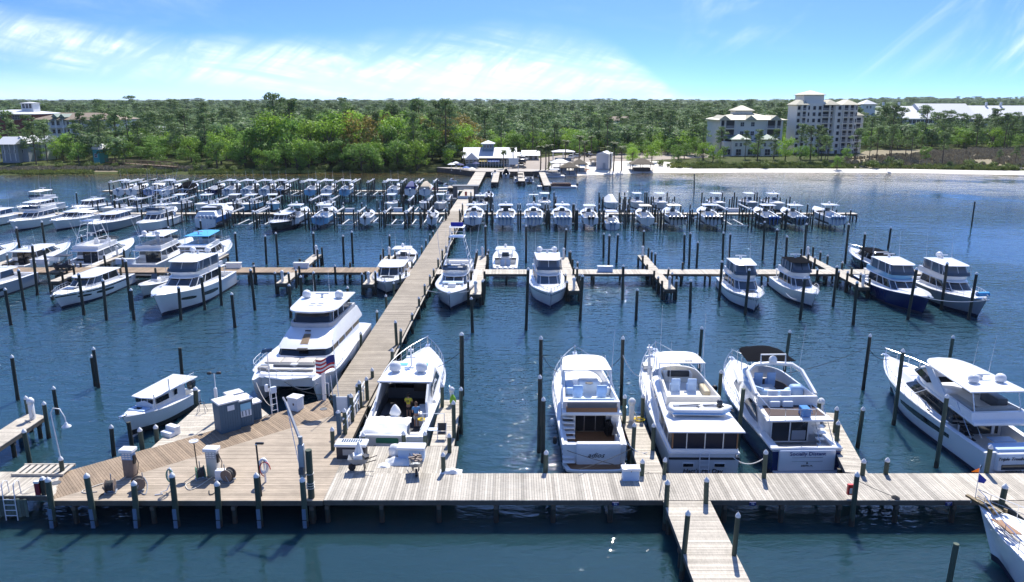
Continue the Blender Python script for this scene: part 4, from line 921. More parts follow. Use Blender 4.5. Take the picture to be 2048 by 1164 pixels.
def tree_proto(kind, seed):
    r = random.Random(seed); t = MB(); c = MB()
    if kind == 'pine':
        H = 20; lean = r.uniform(-.8, .8); top = Vector((lean, r.uniform(-.6, .6), H*.93))
        t.path([(0, 0, -.5), (lean*.2, 0, H*.35), (lean*.6, top.y*.6, H*.7), top], .32, 6, .12)
        n = r.randint(24, 30)
        for i in range(n):
            f = r.random()**.8; z = H*(.42+.56*f); rad = 4.3*(1-.5*f**2)*r.uniform(.35, 1.0); a = r.uniform(0, 6.3)
            p = Vector((lean*z/H+rad*math.cos(a), rad*math.sin(a), z)); q = Vector((lean*z/H, 0, z-rad*.45)); t.tube(q, p, .07, 4, .03)
            k = r.uniform(1.2, 2.0)*(1.1-.25*f); clump(c, p+Vector((0, 0, .35)), k, k, k*.6, 60, .30, r, .3)
        clump(c, top+Vector((0, 0, .3)), 1.7, 1.7, 1.0, 90, .30, r)
    elif kind in ('oak', 'lime', 'rust'):
        H = 11; t.path([(0, 0, -.5), (r.uniform(-.3, .3), 0, 2.2), (r.uniform(-.6, .6), r.uniform(-.5, .5), 5.5)], .34, 7, .18)
        for i in range(20):
            a = r.uniform(0, 6.3); f = r.random(); z = 2.6+7.0*f; rad = 4.6*math.sqrt(max(.05, 1-(abs(f-.38)/.72)**2))*r.uniform(.35, 1)
            p = Vector((rad*math.cos(a), rad*math.sin(a), z)); t.tube((0, 0, min(5, z*.6)), p, .09, 4, .03)
            k = r.uniform(1.3, 2.3); clump(c, p, k, k, k*.8, 72, .29, r, .2)
    elif kind == 'bush':
        H = 3
        for i in range(7):
            a = r.uniform(0, 6.3); rad = r.uniform(0, 1.5); k = r.uniform(.7, 1.2); clump(c, (rad*math.cos(a), rad*math.sin(a), r.uniform(.5, 1.7)), k, k, k*.85, 50, .2, r)
            t.tube((0, 0, -.2), (rad*math.cos(a)*.8, rad*math.sin(a)*.8, 1), .05, 4, .02)
    elif kind == 'palm':
        H = 8; t.path([(0, 0, -.3), (.15, 0, H*.5), (.1, .1, H)], .22, 7, .17)
        for i in range(20):
            a = i*2.4+r.uniform(-.2, .2); up = r.uniform(-.5, .8); L = r.uniform(1.5, 2.0); pts = []
            for k in range(5):
                s = k/4; pts.append(Vector((.1+math.cos(a)*L*s, .1+math.sin(a)*L*s, H+.1+up*L*s-1.2*s*s)))
            sd = Vector((-math.sin(a), math.cos(a), 0))
            for k in range(4):
                w0 = .28*math.sin(math.pi*(k/4*.8+.12)); w1 = .28*math.sin(math.pi*((k+1)/4*.8+.12))
                for sg in (1, -1): c.quad(pts[k], pts[k+1], pts[k+1]+sd*sg*w1*1.4-Vector((0, 0, w1*.7)), pts[k]+sd*sg*w0*1.4-Vector((0, 0, w0*.7)))
    elif kind == 'far':
        for i in range(8):
            a = r.uniform(0, 6.3); rad = r.uniform(0, 3.6); k = r.uniform(1.8, 3.0); clump(c, (rad*math.cos(a), rad*math.sin(a), r.uniform(7.5, 11.5)), k, k, k*.75, 34, .62, r, .2)
        clump(c, (0, 0, 6), 3.4, 3.4, 3.0, 90, .75, r)
        t.tube((0, 0, -1), (0, 0, 9), .3, 4)
    elif kind == 'snag':
        t.path([(0, 0, -.5), (.3, 0, 6), (.1, .2, 12)], .25, 6, .06)
        for i in range(9): a = r.uniform(0, 6.3); z = r.uniform(5, 11); t.path([(.2, 0, z), (math.cos(a)*1.3, math.sin(a)*1.3, z+.8), (math.cos(a)*2.4, math.sin(a)*2.4, z+.6)], .07, 4, .02)
        clump(c, (0, 0, 9), 2, 2, 2.4, 60, .25, r)
    return t, c
LM = dict(pine=lf_pine, oak=lf_oak, lime=lf_lime, rust=lf_rust, bush=lf_bush, palm=lf_palm, far=lf_dark, snag=lf_dark)
PROTO = {}
def proto(kind, i):
    k = (kind, i)
    if k not in PROTO:
        t, c = tree_proto(kind, hash_(kind)+i); PROTO[k] = (t.mesh('trunk', bark, 60), c.mesh('crown', LM[kind]))
    return PROTO[k]
def hash_(s): return sum(ord(ch)*(i+3) for i, ch in enumerate(s))
TREES = []
NAMES = dict(pine='pine_tree', oak='oak_tree', lime='broadleaf_tree', rust='broadleaf_tree', bush='shrub', palm='palm_tree', snag='bare_tree', far='tree')
def tree(kind, x, y, s, label, group, sz=None, z=None):
    tm, cm = proto(kind, rnd.randrange(4)); r = thing(NAMES[kind], label, 'shrub' if kind == 'bush' else ('palm tree' if kind == 'palm' else 'tree'), (x, y, (hgt(x, y) if z is None else z)), rnd.uniform(0, 6.3), group)
    r.scale = (s, s, sz or s); t = link('trunk' if kind != 'bush' else 'stem', tm, r); c = link('crown' if kind != 'bush' else 'foliage', cm, r); TREES.append((x, y, r)); return r
def scatter(n, poly_x, dy, kinds, smin, smax, label, group, avoid=(), base=None, seed=1, dmin=3.2):
    r = random.Random(seed); placed = []; k = 0
    while len(placed) < n and k < n*40:
        k += 1; x = r.uniform(*poly_x); y = (shore(x) if base is None else base)+r.uniform(*dy)
        if any(a[0] < x < a[2] and a[1] < y < a[3] for a in avoid): continue
        if any((x-p[0])**2+(y-p[1])**2 < dmin**2 for p in placed): continue
        if TREES and any((x-p[0])**2+(y-p[1])**2 < (dmin*.8)**2 for p in TREES): continue
        placed.append((x, y)); kd = r.choice(kinds)
        lb = label[kd] if isinstance(label, dict) else label
        fx = (x-poly_x[0])/(poly_x[1]-poly_x[0]); fy = (y-(shore(x) if base is None else base)-dy[0])/(dy[1]-dy[0])
        lb = uniq(lb+', '+('foremost' if fy < .2 else 'front row' if fy < .42 else 'middle row' if fy < .7 else 'back row')+' '+['far left', 'left third', 'left of centre', 'centre', 'right of centre', 'right third', 'far right'][min(6, int(fx*7))], ' taller one', ' lower one', ' fuller one', ' thinner one', ' extra one', ' other one')
        tree(kd, x, y, r.uniform(smin, smax)*(.70 if kd == 'pine' and smax > .95 else 1), lb, group+': '+NAMES[kd].replace('_', ' ')+('s with lime leaves' if kd == 'lime' else 's reddish' if kd == 'rust' else 's'))
    return placed
# footprint of buildings, kept clear
AV = [(-30, 243, -14, 262), (-14, 240, 60, 262), (-125, 255, -100, 275)]
G = 'trees on the wooded point left of the restaurant'
LB = dict(pine='tall pine on the wooded point', oak='round oak on the wooded point', lime='lime green tree on the wooded point', rust='reddish tree on the wooded point', bush='low shrub of the wooded point')
def at_top(kind, px, topy, d, label, base=None):
    # a tree at distance d whose tip stands at topy in the picture: its real height follows
    q = P(px, 300, 2.0); dep = d*math.cos(PITCH)+20*math.sin(PITCH); x = (px-1024)/FPX*dep
    zt = CAM_H-(topy-200)*dep/FPX; z0 = hgt(x, d); H = dict(pine=20, oak=11.5, lime=11.5, rust=11.5, palm=8.4, bush=3, snag=12)[kind]
    s = (zt-1.2-z0)/H; tree(kind, x, d, min(s, 1.35) if kind == 'pine' else s*.9, label, None, sz=s)
for kind, px, ty, d, lb in [
    ('pine', 837, 190, 292, 'tallest pine with an airy flat crown breaking the skyline'), ('pine', 882, 196, 288, 'second tallest pine right of the airy one'), ('pine', 703, 204, 276, 'large dark pine with a full rounded crown and visible trunk'), ('pine', 790, 200, 284, 'dense pine just left of the two tallest pines'),
    ('pine', 583, 200, 300, 'dark pine breaking the skyline above the lime green grove'), ('pine', 376, 212, 296, 'broad dark pine above the boardwalk and bright bushes'), ('pine', 238, 224, 300, 'tall slim pine right of the long brown roofed building'), ('pine', 195, 226, 298, 'tall slim pine in front of the long brown roofed building'),
    ('pine', 85, 232, 302, 'pine in front of the white porch building at the left'), ('pine', 30, 236, 296, 'pine above the grey roofed beach houses'), ('oak', 392, 291, 252, 'rounded bright oak standing alone at the water edge'), ('oak', 482, 286, 254, 'rounded oak at the water edge right of the bright one'),
    ('lime', 700, 278, 258, 'brightest lime green tree at the water edge'), ('lime', 545, 226, 282, 'large lime green tree under the skyline pine'), ('lime', 590, 236, 272, 'lime green tree right of the large lime one'), ('lime', 745, 220, 300, 'lime green tree glowing between two dark pines'), ('oak', 648, 226, 282, 'mid green tree left of the big rounded pine'),
    ('rust', 905, 218, 276, 'tree with reddish spring tint left above the restaurant'), ('rust', 630, 222, 292, 'reddish tinted tree near the lime green grove'), ('oak', 858, 232, 268, 'broad oak behind the restaurant terrace'), ('pine', 750, 214, 270, 'pine left of the restaurant woods with dark crown'), ('oak', 800, 262, 262, 'dark oak at the water edge left of the restaurant'),
    ('lime', 900, 282, 256, 'small lime tree against the left end of the restaurant roof'), ('lime', 330, 262, 282, 'bright yellow green tree above the boardwalk'), ('lime', 290, 244, 292, 'flat topped fresh green tree behind the boardwalk'), ('pine', 1620, 242, 268, 'tall pine in front of the tall hotel'), ('pine', 1655, 262, 270, 'thin pine in front of the tall hotel, right one'),
    ('lime', 1570, 258, 272, 'yellowish tree between the two cream buildings'), ('pine', 1515, 250, 272, 'pine in front of the low cream building'), ('pine', 1490, 252, 280, 'darker pine beside the one in front of the low cream building'), ('pine', 1440, 244, 276, 'pine at the left corner of the low cream building'), ('pine', 1405, 240, 282, 'tall pine left of the low cream building'),
    ('pine', 1546, 278, 262, 'small pine with umbrella crown before the cream building'), ('oak', 1675, 296, 253, 'small umbrella shaped tree on the marsh before the hotel'), ('pine', 1775, 302, 251, 'small young pine on the marsh right of the hotel'), ('pine', 2030, 280, 256, 'broad pine at the right edge by the marsh'), ('pine', 1998, 288, 258, 'bushy pine left of the one at the right edge'),
    ('pine', 2020, 224, 345, 'very tall pine at the far right beyond the marsh'), ('pine', 1985, 228, 340, 'tall pine beyond the marsh with bare lower trunk'), ('pine', 1882, 222, 350, 'pine with flat crown against the long pale roof'), ('oak', 1800, 232, 346, 'dark broad tree right of the hotel'), ('pine', 1740, 226, 340, 'dark pine touching the right wing of the hotel')]:
    at_top(kind, px, ty, d, lb)
scatter(20, (-82, -26), (3, 12), ['oak', 'oak', 'lime', 'oak'], .62, .95, LB, G, AV, seed=3)
scatter(62, (-84, -16), (14, 60), ['pine', 'oak', 'oak', 'lime', 'pine', 'lime', 'rust'], 1.2, 1.66, LB, G, AV, seed=4, dmin=6.2)
scatter(26, (-104, -20), (8, 50), ['oak', 'lime', 'oak'], .8, 1.15, LB, G, AV, seed=14, dmin=5)
scatter(26, (-100, -25), (1.5, 6), ['bush'], .6, 1.2, LB, G, AV, seed=5, dmin=1.6)
L2 = dict(pine='slender pine among the beach houses at the left', oak='green tree among the beach houses at the left', lime='bright green tree among the beach houses at the left', bush='shrub on the marsh edge at the left')
scatter(40, (-215, -100), (16, 60), ['pine', 'oak', 'lime', 'oak'], .60, .9, L2, 'trees among the beach houses', [(-215, 252, -168, 285), (-132, 243, -96, 262)], seed=6, dmin=5)
scatter(22, (-200, -98), (8, 13), ['bush'], .5, 1.2, L2, 'shrubs on the left marsh', seed=7, dmin=2)
L3 = dict(pine='dark pine behind the restaurant and parking lot', oak='fresh green tree behind the parking lot', lime='bright spring green tree behind the parking lot', palm='sabal palm by the beach bar and parking lot', bush='shrub on the dune in front of the hotels')
scatter(34, (-12, 72), (50, 90), ['pine', 'oak', 'pine', 'lime', 'oak', 'lime'], .6, .88, L3, 'trees behind the parking lot', seed=8, dmin=4.5)
scatter(16, (40, 80), (14, 46), ['oak', 'lime', 'oak'], .42, .6, dict(oak='small green tree shading parked cars', lime='small bright tree shading parked cars'), 'trees shading the parking lot', [(35, 240, 50, 262)], seed=9, dmin=5)
L4 = dict(pine='slender pine in front of the cream hotels', oak='small green tree in front of the cream hotels', bush='shrub on the dune in front of the hotels', palm='sabal palm in front of the cream hotels')
scatter(20, (76, 150), (16, 44), ['pine', 'pine', 'oak'], .42, .62, L4, 'trees in front of the hotels', seed=10, dmin=4)
scatter(46, (46, 165), (6.5, 18), ['bush'], .5, 1.15, L4, 'shrubs on the dune', [(110, 250, 118, 252)], seed=11, dmin=1.8)
scatter(16, (150, 235), (8, 14), ['bush'], .5, 1.0, dict(bush='shrub along the marsh edge at the right'), 'shrubs along the right marsh', seed=12, dmin=2.5)
L5 = dict(pine='tall dark pine behind the marsh at the right', oak='dense green tree behind the marsh at the right', lime='lighter green tree behind the marsh at the right')
scatter(36, (150, 262), (92, 130), ['pine', 'oak', 'pine', 'lime'], .68, .92, L5, 'trees behind the right marsh', seed=13, dmin=4.5)
for i, (px, py, s) in enumerate([(925, 338, .75), (1007, 336, .75), (1026, 334, .8), (1083, 345, 1.0), (1092, 341, .95), (1100, 343, 1.05), (1130, 330, .95), (1158, 325, 1.05), (1168, 328, .9), (1222, 337, .95), (1232, 339, 1.1), (1250, 339, .95), (1182, 315, .9), (1210, 310, .8)]):
    q = P(px, py, 1.6); q.y = max(q.y, shore(q.x)+4.5); tree('palm', q.x, q.y, s, 'sabal palm by the %s' % ['terrace of the restaurant', 'front of the restaurant, left of two', 'front of the restaurant, right of two', 'quay, leftmost of the clustered palms', 'quay, second of the clustered palms', 'quay, third of the clustered palms', 'boathouse kiosk', 'tiki hut, behind it', 'tiki hut, thinner one', 'white shed, left one', 'white shed, in front of it', 'white shed, right one on the sand', 'parking lot entrance', 'far side of the parking lot'][i], None, z=hgt(q.x, q.y))
tree('snag', P(863, 322, 1).x, P(863, 332, 1).y, .8, 'pale bare tree at the left of the restaurant', None)
# forest out to the horizon: one mass, its trees instanced on points
def forest():
    r = random.Random(5); mb = MB(); pts = []
    clear = [(95, 290, 150, 345), (74, 290, 112, 345), (205, 395, 420, 540), (-310, 305, -175, 440), (-225, 255, -168, 285), (-14, 240, 64, 300), (112, 240, 245, 335), (64, 240, 112, 296), (-132, 230, -96, 262)]
    D = 262
    y = 262.0
    while y < 5200:
        st = 5.8 if y < 420 else 7.2 if y < 700 else 10.5 if y < 1300 else 16 if y < 2400 else 30
        X = y*.74+20; x = -X
        while x < X:
            xx = x+r.uniform(-.45, .45)*st; yy = y+r.uniform(-.45, .45)*st; x += st
            if yy < shore(xx)+14: continue
            if any(a[0] < xx < a[2] and a[1] < yy < a[3] for a in clear): continue
            if yy < 420 and any((xx-t[0])**2+(yy-t[1])**2 < 7 for t in TREES): continue
            if yy < 300 and r.random() < .3: continue
            pts.append((xx, yy, hgt(xx, yy), st))
        y += st*1.05
    me = bpy.data.meshes.new('forest_points'); me.from_pydata([p[:3] for p in pts], [], [])
    at = me.attributes.new('size', 'FLOAT', 'POINT'); at.data.foreach_set('value', [(r.uniform(.45, .86) if p[1] < 420 else min(1.25, max(.5, r.gauss(.72, .14))) if p[1] < 1300 else max(.55, r.gauss(.80, .14))) for p in pts])
    at = me.attributes.new('wide', 'FLOAT', 'POINT'); at.data.foreach_set('value', [1.35 if p[3] < 9 else 1.7 if p[3] < 14 else 2.4 if p[3] < 20 else 3.8 for p in pts])
    o = link('forest', me); o['kind'] = 'stuff'; o['label'] = 'endless dark green forest stretching to the horizon'; o['category'] = 'forest'
    g = bpy.data.node_groups.new('forest', 'GeometryNodeTree'); g.interface.new_socket('Geometry', in_out='INPUT', socket_type='NodeSocketGeometry'); g.interface.new_socket('Geometry', in_out='OUTPUT', socket_type='NodeSocketGeometry')
    nn = g.nodes.new; li = g.links.new; gi = nn('NodeGroupInput'); go = nn('NodeGroupOutput')
    j = nn('GeometryNodeJoinGeometry')
    # sources: crowns already standing in the scene, joined as an instance list
    srcs = []
    for kd, i in (('oak', 0), ('pine', 1), ('oak', 3), ('oak', 2), ('lime', 1)): srcs.append(proto(kd, i)[1])
    for i in range(4): srcs.append(proto('far', i)[1])
    holders = []
    g2i = nn('GeometryNodeGeometryToInstance')
    for k, me_ in enumerate(srcs):
        ho = next((c for (_, _, t) in TREES for c in t.children if c.data is me_), None)
        if ho is None:
            x, yy = -150+k*9, 262+k*3; root = thing('tree', 'dark full tree behind the beach houses, number of its kind few', 'tree', (x, yy, hgt(x, yy))); root['label'] = ['dark full tree behind the beach houses near the marsh', 'dark full tree behind the boardwalk start', 'dark full tree behind the boardwalk middle', 'dark full tree behind the boardwalk end'][k % 4]; ho = link('crown', me_, root)
            link('trunk', proto('far', 0)[0], root)
        oi = nn('GeometryNodeObjectInfo'); oi.inputs['Object'].default_value = ho; oi.transform_space = 'ORIGINAL'; oi.inputs['As Instance'].default_value = True; li(oi.outputs['Geometry'], j.inputs[0])
    iop = nn('GeometryNodeInstanceOnPoints'); li(gi.outputs[0], iop.inputs['Points']); li(j.outputs[0], iop.inputs['Instance']); iop.inputs['Pick Instance'].default_value = True
    rv = nn('FunctionNodeRandomValue'); rv.data_type = 'INT'; rv.inputs[4].default_value = 0; rv.inputs[5].default_value = 8; li(rv.outputs[2], iop.inputs['Instance Index'])
    r2 = nn('FunctionNodeRandomValue'); r2.data_type = 'FLOAT'; r2.inputs[2].default_value = 0; r2.inputs[3].default_value = 6.28; r2.inputs['Seed'].default_value = 3
    cx_ = nn('ShaderNodeCombineXYZ'); li(r2.outputs[1], cx_.inputs[2]); li(cx_.outputs[0], iop.inputs['Rotation'])
    na = nn('GeometryNodeInputNamedAttribute'); na.data_type = 'FLOAT'; na.inputs[0].default_value = 'size'; nb = nn('GeometryNodeInputNamedAttribute'); nb.data_type = 'FLOAT'; nb.inputs[0].default_value = 'wide'
    mu = nn('ShaderNodeMath'); mu.operation = 'MULTIPLY'; li(na.outputs[0], mu.inputs[0]); li(nb.outputs[0], mu.inputs[1])
    sc_ = nn('ShaderNodeCombineXYZ'); li(mu.outputs[0], sc_.inputs[0]); li(mu.outputs[0], sc_.inputs[1]); li(na.outputs[0], sc_.inputs[2]); li(sc_.outputs[0], iop.inputs['Scale'])
    li(iop.outputs[0], go.inputs[0]); md = o.modifiers.new('forest', 'NODES'); md.node_group = g
    print('forest points', len(pts))
forest()
# marsh and dune grass: tufts
def tufts(name, label, mt, xr, dr, n, h, seed, base=None, dens=None):
    r = random.Random(seed); mb = MB(); k = 0
    for _ in range(n):
        x = r.uniform(*xr); y = shore(x)+r.uniform(*dr)
        if base and not base(x, y): continue
        if noise.noise(Vector((x*.09, y*.09, seed))) < -.22: continue
        z = hgt(x, y); hh = h*r.uniform(.5, 1.25)
        for q in range(3):
            a = r.uniform(0, 3.14); dx, dy = math.cos(a)*.22, math.sin(a)*.22; lx, ly = r.uniform(-.2, .2), r.uniform(-.2, .2)
            mb.v += [(x-dx, y-dy, z-.05), (x+dx, y+dy, z-.05), (x+dx*1.6+lx, y+dy*1.6+ly, z+hh), (x-dx*1.2+lx, y-dy*1.2+ly, z+hh*.8)]; b_ = len(mb.v)-4; mb.f.append((b_, b_+1, b_+2, b_+3))
    o = mb.obj(name, mt); tag(o, label, 'grass', kind='stuff')
dry = mat('dry_rush', (.37, .32, .21), .9, spec=.1, island=.7, var=.3, nscale=.15); fresh = mat('salt_grass', (.34, .36, .10), .9, spec=.1, island=.6, var=.3, nscale=.15)
tufts('marsh_grass', 'brown dead rush of the marsh at the right', dry, (108, 245), (13, 95), 15000, 1.1, 3, lambda x, y: y < 262+(x-100)*.75)
tufts('dune_grass', 'yellow green grass along the dune behind the right beach', fresh, (52, 250), (7, 16), 7000, .7, 4)
tufts('shore_grass', 'yellow green grass along the left shore', fresh, (-230, -60), (.4, 6), 7000, .6, 5)
tufts('rush_bed', 'purplish brown rush bed behind the left shore grass', dry, (-230, -98), (5, 11), 5000, .9, 6)
# ------------------------------------------------------------------ buildings
stuc = mat('cream_stucco', (.74, .71, .62), .8, var=.06, nscale=.4); stuc_b = mat('pale_blue_stucco', (.78, .74, .64), .8, var=.06, nscale=.4)
rf_cr = mat('cream_metal_roof', (.46, .42, .29), .6, var=.08, nscale=.5); rf_w = mat('white_metal_roof', (.55, .56, .57), .6, var=.06, nscale=.5); rf_g = mat('green_metal_roof', (.05, .14, .11), .5)
rf_br = mat('brown_shingle_roof', (.22, .17, .12), .85, var=.2, nscale=1); rf_gr = mat('grey_green_roof', (.16, .22, .18), .7, var=.1); whitep = mat('white_paint', (.74, .74, .72), .6); brick = mat('red_brick', (.20, .055, .045), .85, var=.2, nscale=2)
bluep = mat('slate_blue_siding', (.10, .17, .25), .6, var=.1); greyp = mat('grey_siding', (.30, .33, .36), .7, var=.1); wgl = mat('window_glass', (.025, .032, .04), .35, spec=.25); shade = mat('porch_interior', (.05, .055, .06), .8)
thatch = mat('thatch', (.16, .13, .09), .95, var=.4, nscale=5); awn_b = mat('blue_awning', (.03, .12, .42), .7); awn_y = mat('yellow_awning', (.62, .50, .16), .7); tealp = mat('teal_paint', (.05, .33, .33), .7)
def hip(mb, x0, y0, x1, y1, z, h, over=.8, ridge=None):
    x0 -= over; y0 -= over; x1 += over; y1 += over; w = min(x1-x0, y1-y0)/2
    if x1-x0 >= y1-y0: a, b_ = ((x0+w, (y0+y1)/2, z+h), (x1-w, (y0+y1)/2, z+h))
    else: a, b_ = (((x0+x1)/2, y0+w, z+h), ((x0+x1)/2, y1-w, z+h))
    v = [(x0, y0, z), (x1, y0, z), (x1, y1, z), (x0, y1, z), a, b_]
    if x1-x0 >= y1-y0: f = [(0, 1, 5, 4), (1, 2, 5), (2, 3, 4, 5), (3, 0, 4)]
    else: f = [(0, 1, 4), (1, 2, 5, 4), (2, 3, 5), (3, 0, 4, 5)]
    mb.add(v, f+[(3, 2, 1, 0)]); mb.box(((x0+x1)/2, (y0+y1)/2, z-.12), (x1-x0-.1, y1-y0-.1, .22))
def gable(mb, x0, y0, x1, y1, z, h, along='x', over=.5):
    x0 -= over; y0 -= over; x1 += over; y1 += over
    if along == 'x': v = [(x0, y0, z), (x1, y0, z), (x1, y1, z), (x0, y1, z), (x0, (y0+y1)/2, z+h), (x1, (y0+y1)/2, z+h)]; f = [(0, 1, 5, 4), (2, 3, 4, 5), (1, 2, 5), (3, 0, 4), (3, 2, 1, 0)]
    else: v = [(x0, y0, z), (x1, y0, z), (x1, y1, z), (x0, y1, z), ((x0+x1)/2, y0, z+h), ((x0+x1)/2, y1, z+h)]; f = [(1, 2, 5, 4), (3, 0, 4, 5), (0, 1, 4), (2, 3, 5), (3, 2, 1, 0)]
    mb.add(v, f)
WIN = {}
def windows(root, x, y, z, w_=1.2, h=1.5, rz=0, fr=whitep, gl=wgl, bars=True):
    k = (w_, h, fr.name, bars)
    if k not in WIN:
        f = MB(); t = .07
        for (cx_, cz_, a, c) in ((0, h/2, w_+2*t, t), (0, -h/2, w_+2*t, t), (w_/2, 0, t, h), (-w_/2, 0, t, h)): f.box((cx_, -.05, cz_), (a, .12, c))
        if bars: f.box((0, -.04, 0), (.05, .08, h)); f.box((0, -.04, 0), (w_, .08, .05))
        g = MB(); g.box((0, .0, 0), (w_, .05, h)); WIN[k] = (f.mesh('window_frame', fr), g.mesh('window', gl))
    o = link('window', WIN[k][1], root, (x, y-.03, z)); o.rotation_euler = (0, 0, rz); link('frame', WIN[k][0], o)
def block(mb, x0, y0, x1, y1, z0, z1): mb.box(((x0+x1)/2, (y0+y1)/2, (z0+z1)/2), (x1-x0, y1-y0, z1-z0))
def balcony(root, x, y, z, w_, d=1.5, h=2.3, mt=stuc):
    k = ('bal', w_, d, h, mt.name)
    if k not in WIN:
        a = MB(); a.box((0, -d/2, 0), (w_, d, .2)); 
        for sx in (-1, 1): a.box((sx*(w_/2-.15), -d+.15, h/2+.1), (.3, .3, h))
        b_ = MB(); b_.box((0, -d+.06, 1.0), (w_-.5, .06, .08)); b_.box((0, -d+.06, .25), (w_-.5, .05, .06))
        for i in range(int(w_/.35)): b_.box((-w_/2+.3+i*.35, -d+.06, .6), (.06, .05, .75))
        c = MB(); c.box((0, .01, h/2+.1), (w_-.7, .06, h-.15)); WIN[k] = (a.mesh('slab', mt), b_.mesh('railing', whitep), c.mesh('recess', wgl))
    o = link('balcony', WIN[k][0], root, (x, y, z)); link('railing', WIN[k][1], o); link('glass_door', WIN[k][2], o)
def bx(px, d):
    dep = d*math.cos(PITCH)+8*math.sin(PITCH); return (px-1024)/FPX*dep
def bz(py, d):
    dep = d*math.cos(PITCH)+15*math.sin(PITCH); return CAM_H-(py-200)*dep/FPX
# tall hotel
D = 308.0; T = thing('hotel_tower', 'tall eight storey pale hotel with cream hipped roofs and rows of balconies', 'hotel', (0, 0, 0))
x0, x1 = bx(1592, D), bx(1712, D); zt = bz(209, D); g0 = 1.5; n = 8; sh = (zt-g0)/n
a_, b_, c_, d_, e_ = bx(1614, D), bx(1620, D), bx(1668, D), bx(1672, D), bx(1712, D)
mb = MB(); block(mb, x0, D, a_, D+10, g0, zt); block(mb, a_, D+1.2, c_, D+11, g0, zt+.6); block(mb, c_, D-.5, x1, D+10, g0, zt-.003); block(mb, bx(1713, D), D+4, bx(1733, D), D+10, g0, zt-4.2); mb.obj('wall', stuc_b, T)
mb = MB(); block(mb, a_, D+2, bx(1652, D)+.01, D+11, zt+.6, bz(203, D)); mb.obj('parapet', stuc, T)
mb = MB(); block(mb, bx(1610, D), D+3, bx(1650, D), D+13, bz(203, D)-.01, bz(190, D)); mb.obj('penthouse', stuc, T)
for nm, q in (('roof', (x0, D, a_-.5, D+9, zt, 1.9)), ('roof', (bx(1650, D), D-.2, bx(1672, D), D+9, zt, 1.9)), ('roof', (bx(1683, D), D-.4, x1, D+10, zt+.01, 1.9)), ('roof', (bx(1611, D), D+3.2, bx(1649, D), D+12.8, bz(190, D)+.1, 1.6)), ('roof', (bx(1714, D), D+4.2, bx(1732, D), D+12, zt-4.1, 1.6))):
    mb = MB(); hip(mb, *q); mb.obj(nm, rf_cr, T)
for i in range(n):
    z = g0+sh*(i+.5)
    for px, yy in ((1596, D), (1617, D+1.2), (1629, D+1.2), (1640, D+1.2), (1676, D-.5), (1708, D-.5)): windows(T, bx(px, D), yy, z, 1.15, 1.45, bars=False)
    for px, yy, w_ in ((1606, D, 2.3), (1651, D+1.2, 3.4), (1662, D+1.2, 2.2), (1688, D-.5, 2.6), (1699, D-.5, 2.6)):
        if i < n: balcony(T, bx(px, D), yy, z-sh/2+.1, w_, 1.3, sh-.35)
    if i < n-2: balcony(T, bx(1723, D), D+4, z-sh/2+.1, 3.6, 1.5, sh-.35)
mb = MB()
for i in (2, 4, 6): 
    for (a, c, y) in ((x0, a_, D), (a_, c_, D+1.2), (c_, x1, D-.5)): mb.box(((a+c)/2, y-.04, g0+sh*i), (c-a, .1, .18))
mb.obj('string_course', whitep, T)
# low wide building
D = 303.0; T = thing('condominium_building', 'four storey cream building with wide hipped roof and a small roof lantern', 'building', (0, 0, 0))
x0, x1 = bx(1438, D), bx(1566, D); zt = bz(238, D); n = 4; g0 = 1.5; sh = (zt-g0)/n
mb = MB(); block(mb, x0, D, x1, D+18, g0, zt); mb.obj('wall', stuc_b, T)
mb = MB(); hip(mb, x0, D, x1, D+18, zt, 2.3, 1.6); mb.obj('roof', rf_cr, T)
mb = MB(); block(mb, bx(1480, D), D+8, bx(1516, D), D+14, zt, bz(221, D)); mb.obj('lantern', stuc, T)
mb = MB(); hip(mb, bx(1481, D), D+8.2, bx(1515, D), D+13.8, bz(221, D)+.1, 1.9, 1.0); mb.obj('roof', rf_cr, T)
mb = MB()
for px in (1448, 1500, 1550): gable(mb, bx(px-10, D), D-1, bx(px+10, D), D+11, zt+.05, 1.6, 'y', .3)
mb.obj('roof_gable', rf_cr, T)
for i in range(n):
    z = g0+sh*(i+.5)
    for px in (1485, 1506): windows(T, bx(px, D), D, z, 1.4, 1.6)
    for px, w_ in ((1445, 2.2), (1460, 4.2), (1542, 4.0), (1557, 2.6)): balcony(T, bx(px, D), D, z-sh/2+.1, w_, 1.5, sh-.4)
zl = bz(273, D)
mb = MB(); block(mb, bx(1441, D), D-7, bx(1558, D), D-1.6, g0, zl-1.2); block(mb, bx(1455, D), D-8.5, bx(1486, D), D-6.98, g0, zl-.3); block(mb, bx(1512, D), D-8.5, bx(1540, D), D-6.98, g0, zl-.3); mb.obj('front_wing', stuc, T)
for a, c in ((1455, 1486), (1512, 1540)):
    mb = MB(); hip(mb, bx(a, D), D-8.5, bx(c, D), D-2, zl-.2, 1.8); mb.obj('roof', rf_g, T)
for px in (1463, 1472, 1519, 1531): windows(T, bx(px, D), D-8.52, zl-2.2, .9, 1.3)
for px in (1468, 1525): windows(T, bx(px, D), D-8.52, g0+1.9, 2.0, 2.3)
for px in (1449, 1494, 1503, 1548): windows(T, bx(px, D), D-7.02, g0+1.9, 2.0, 2.1)
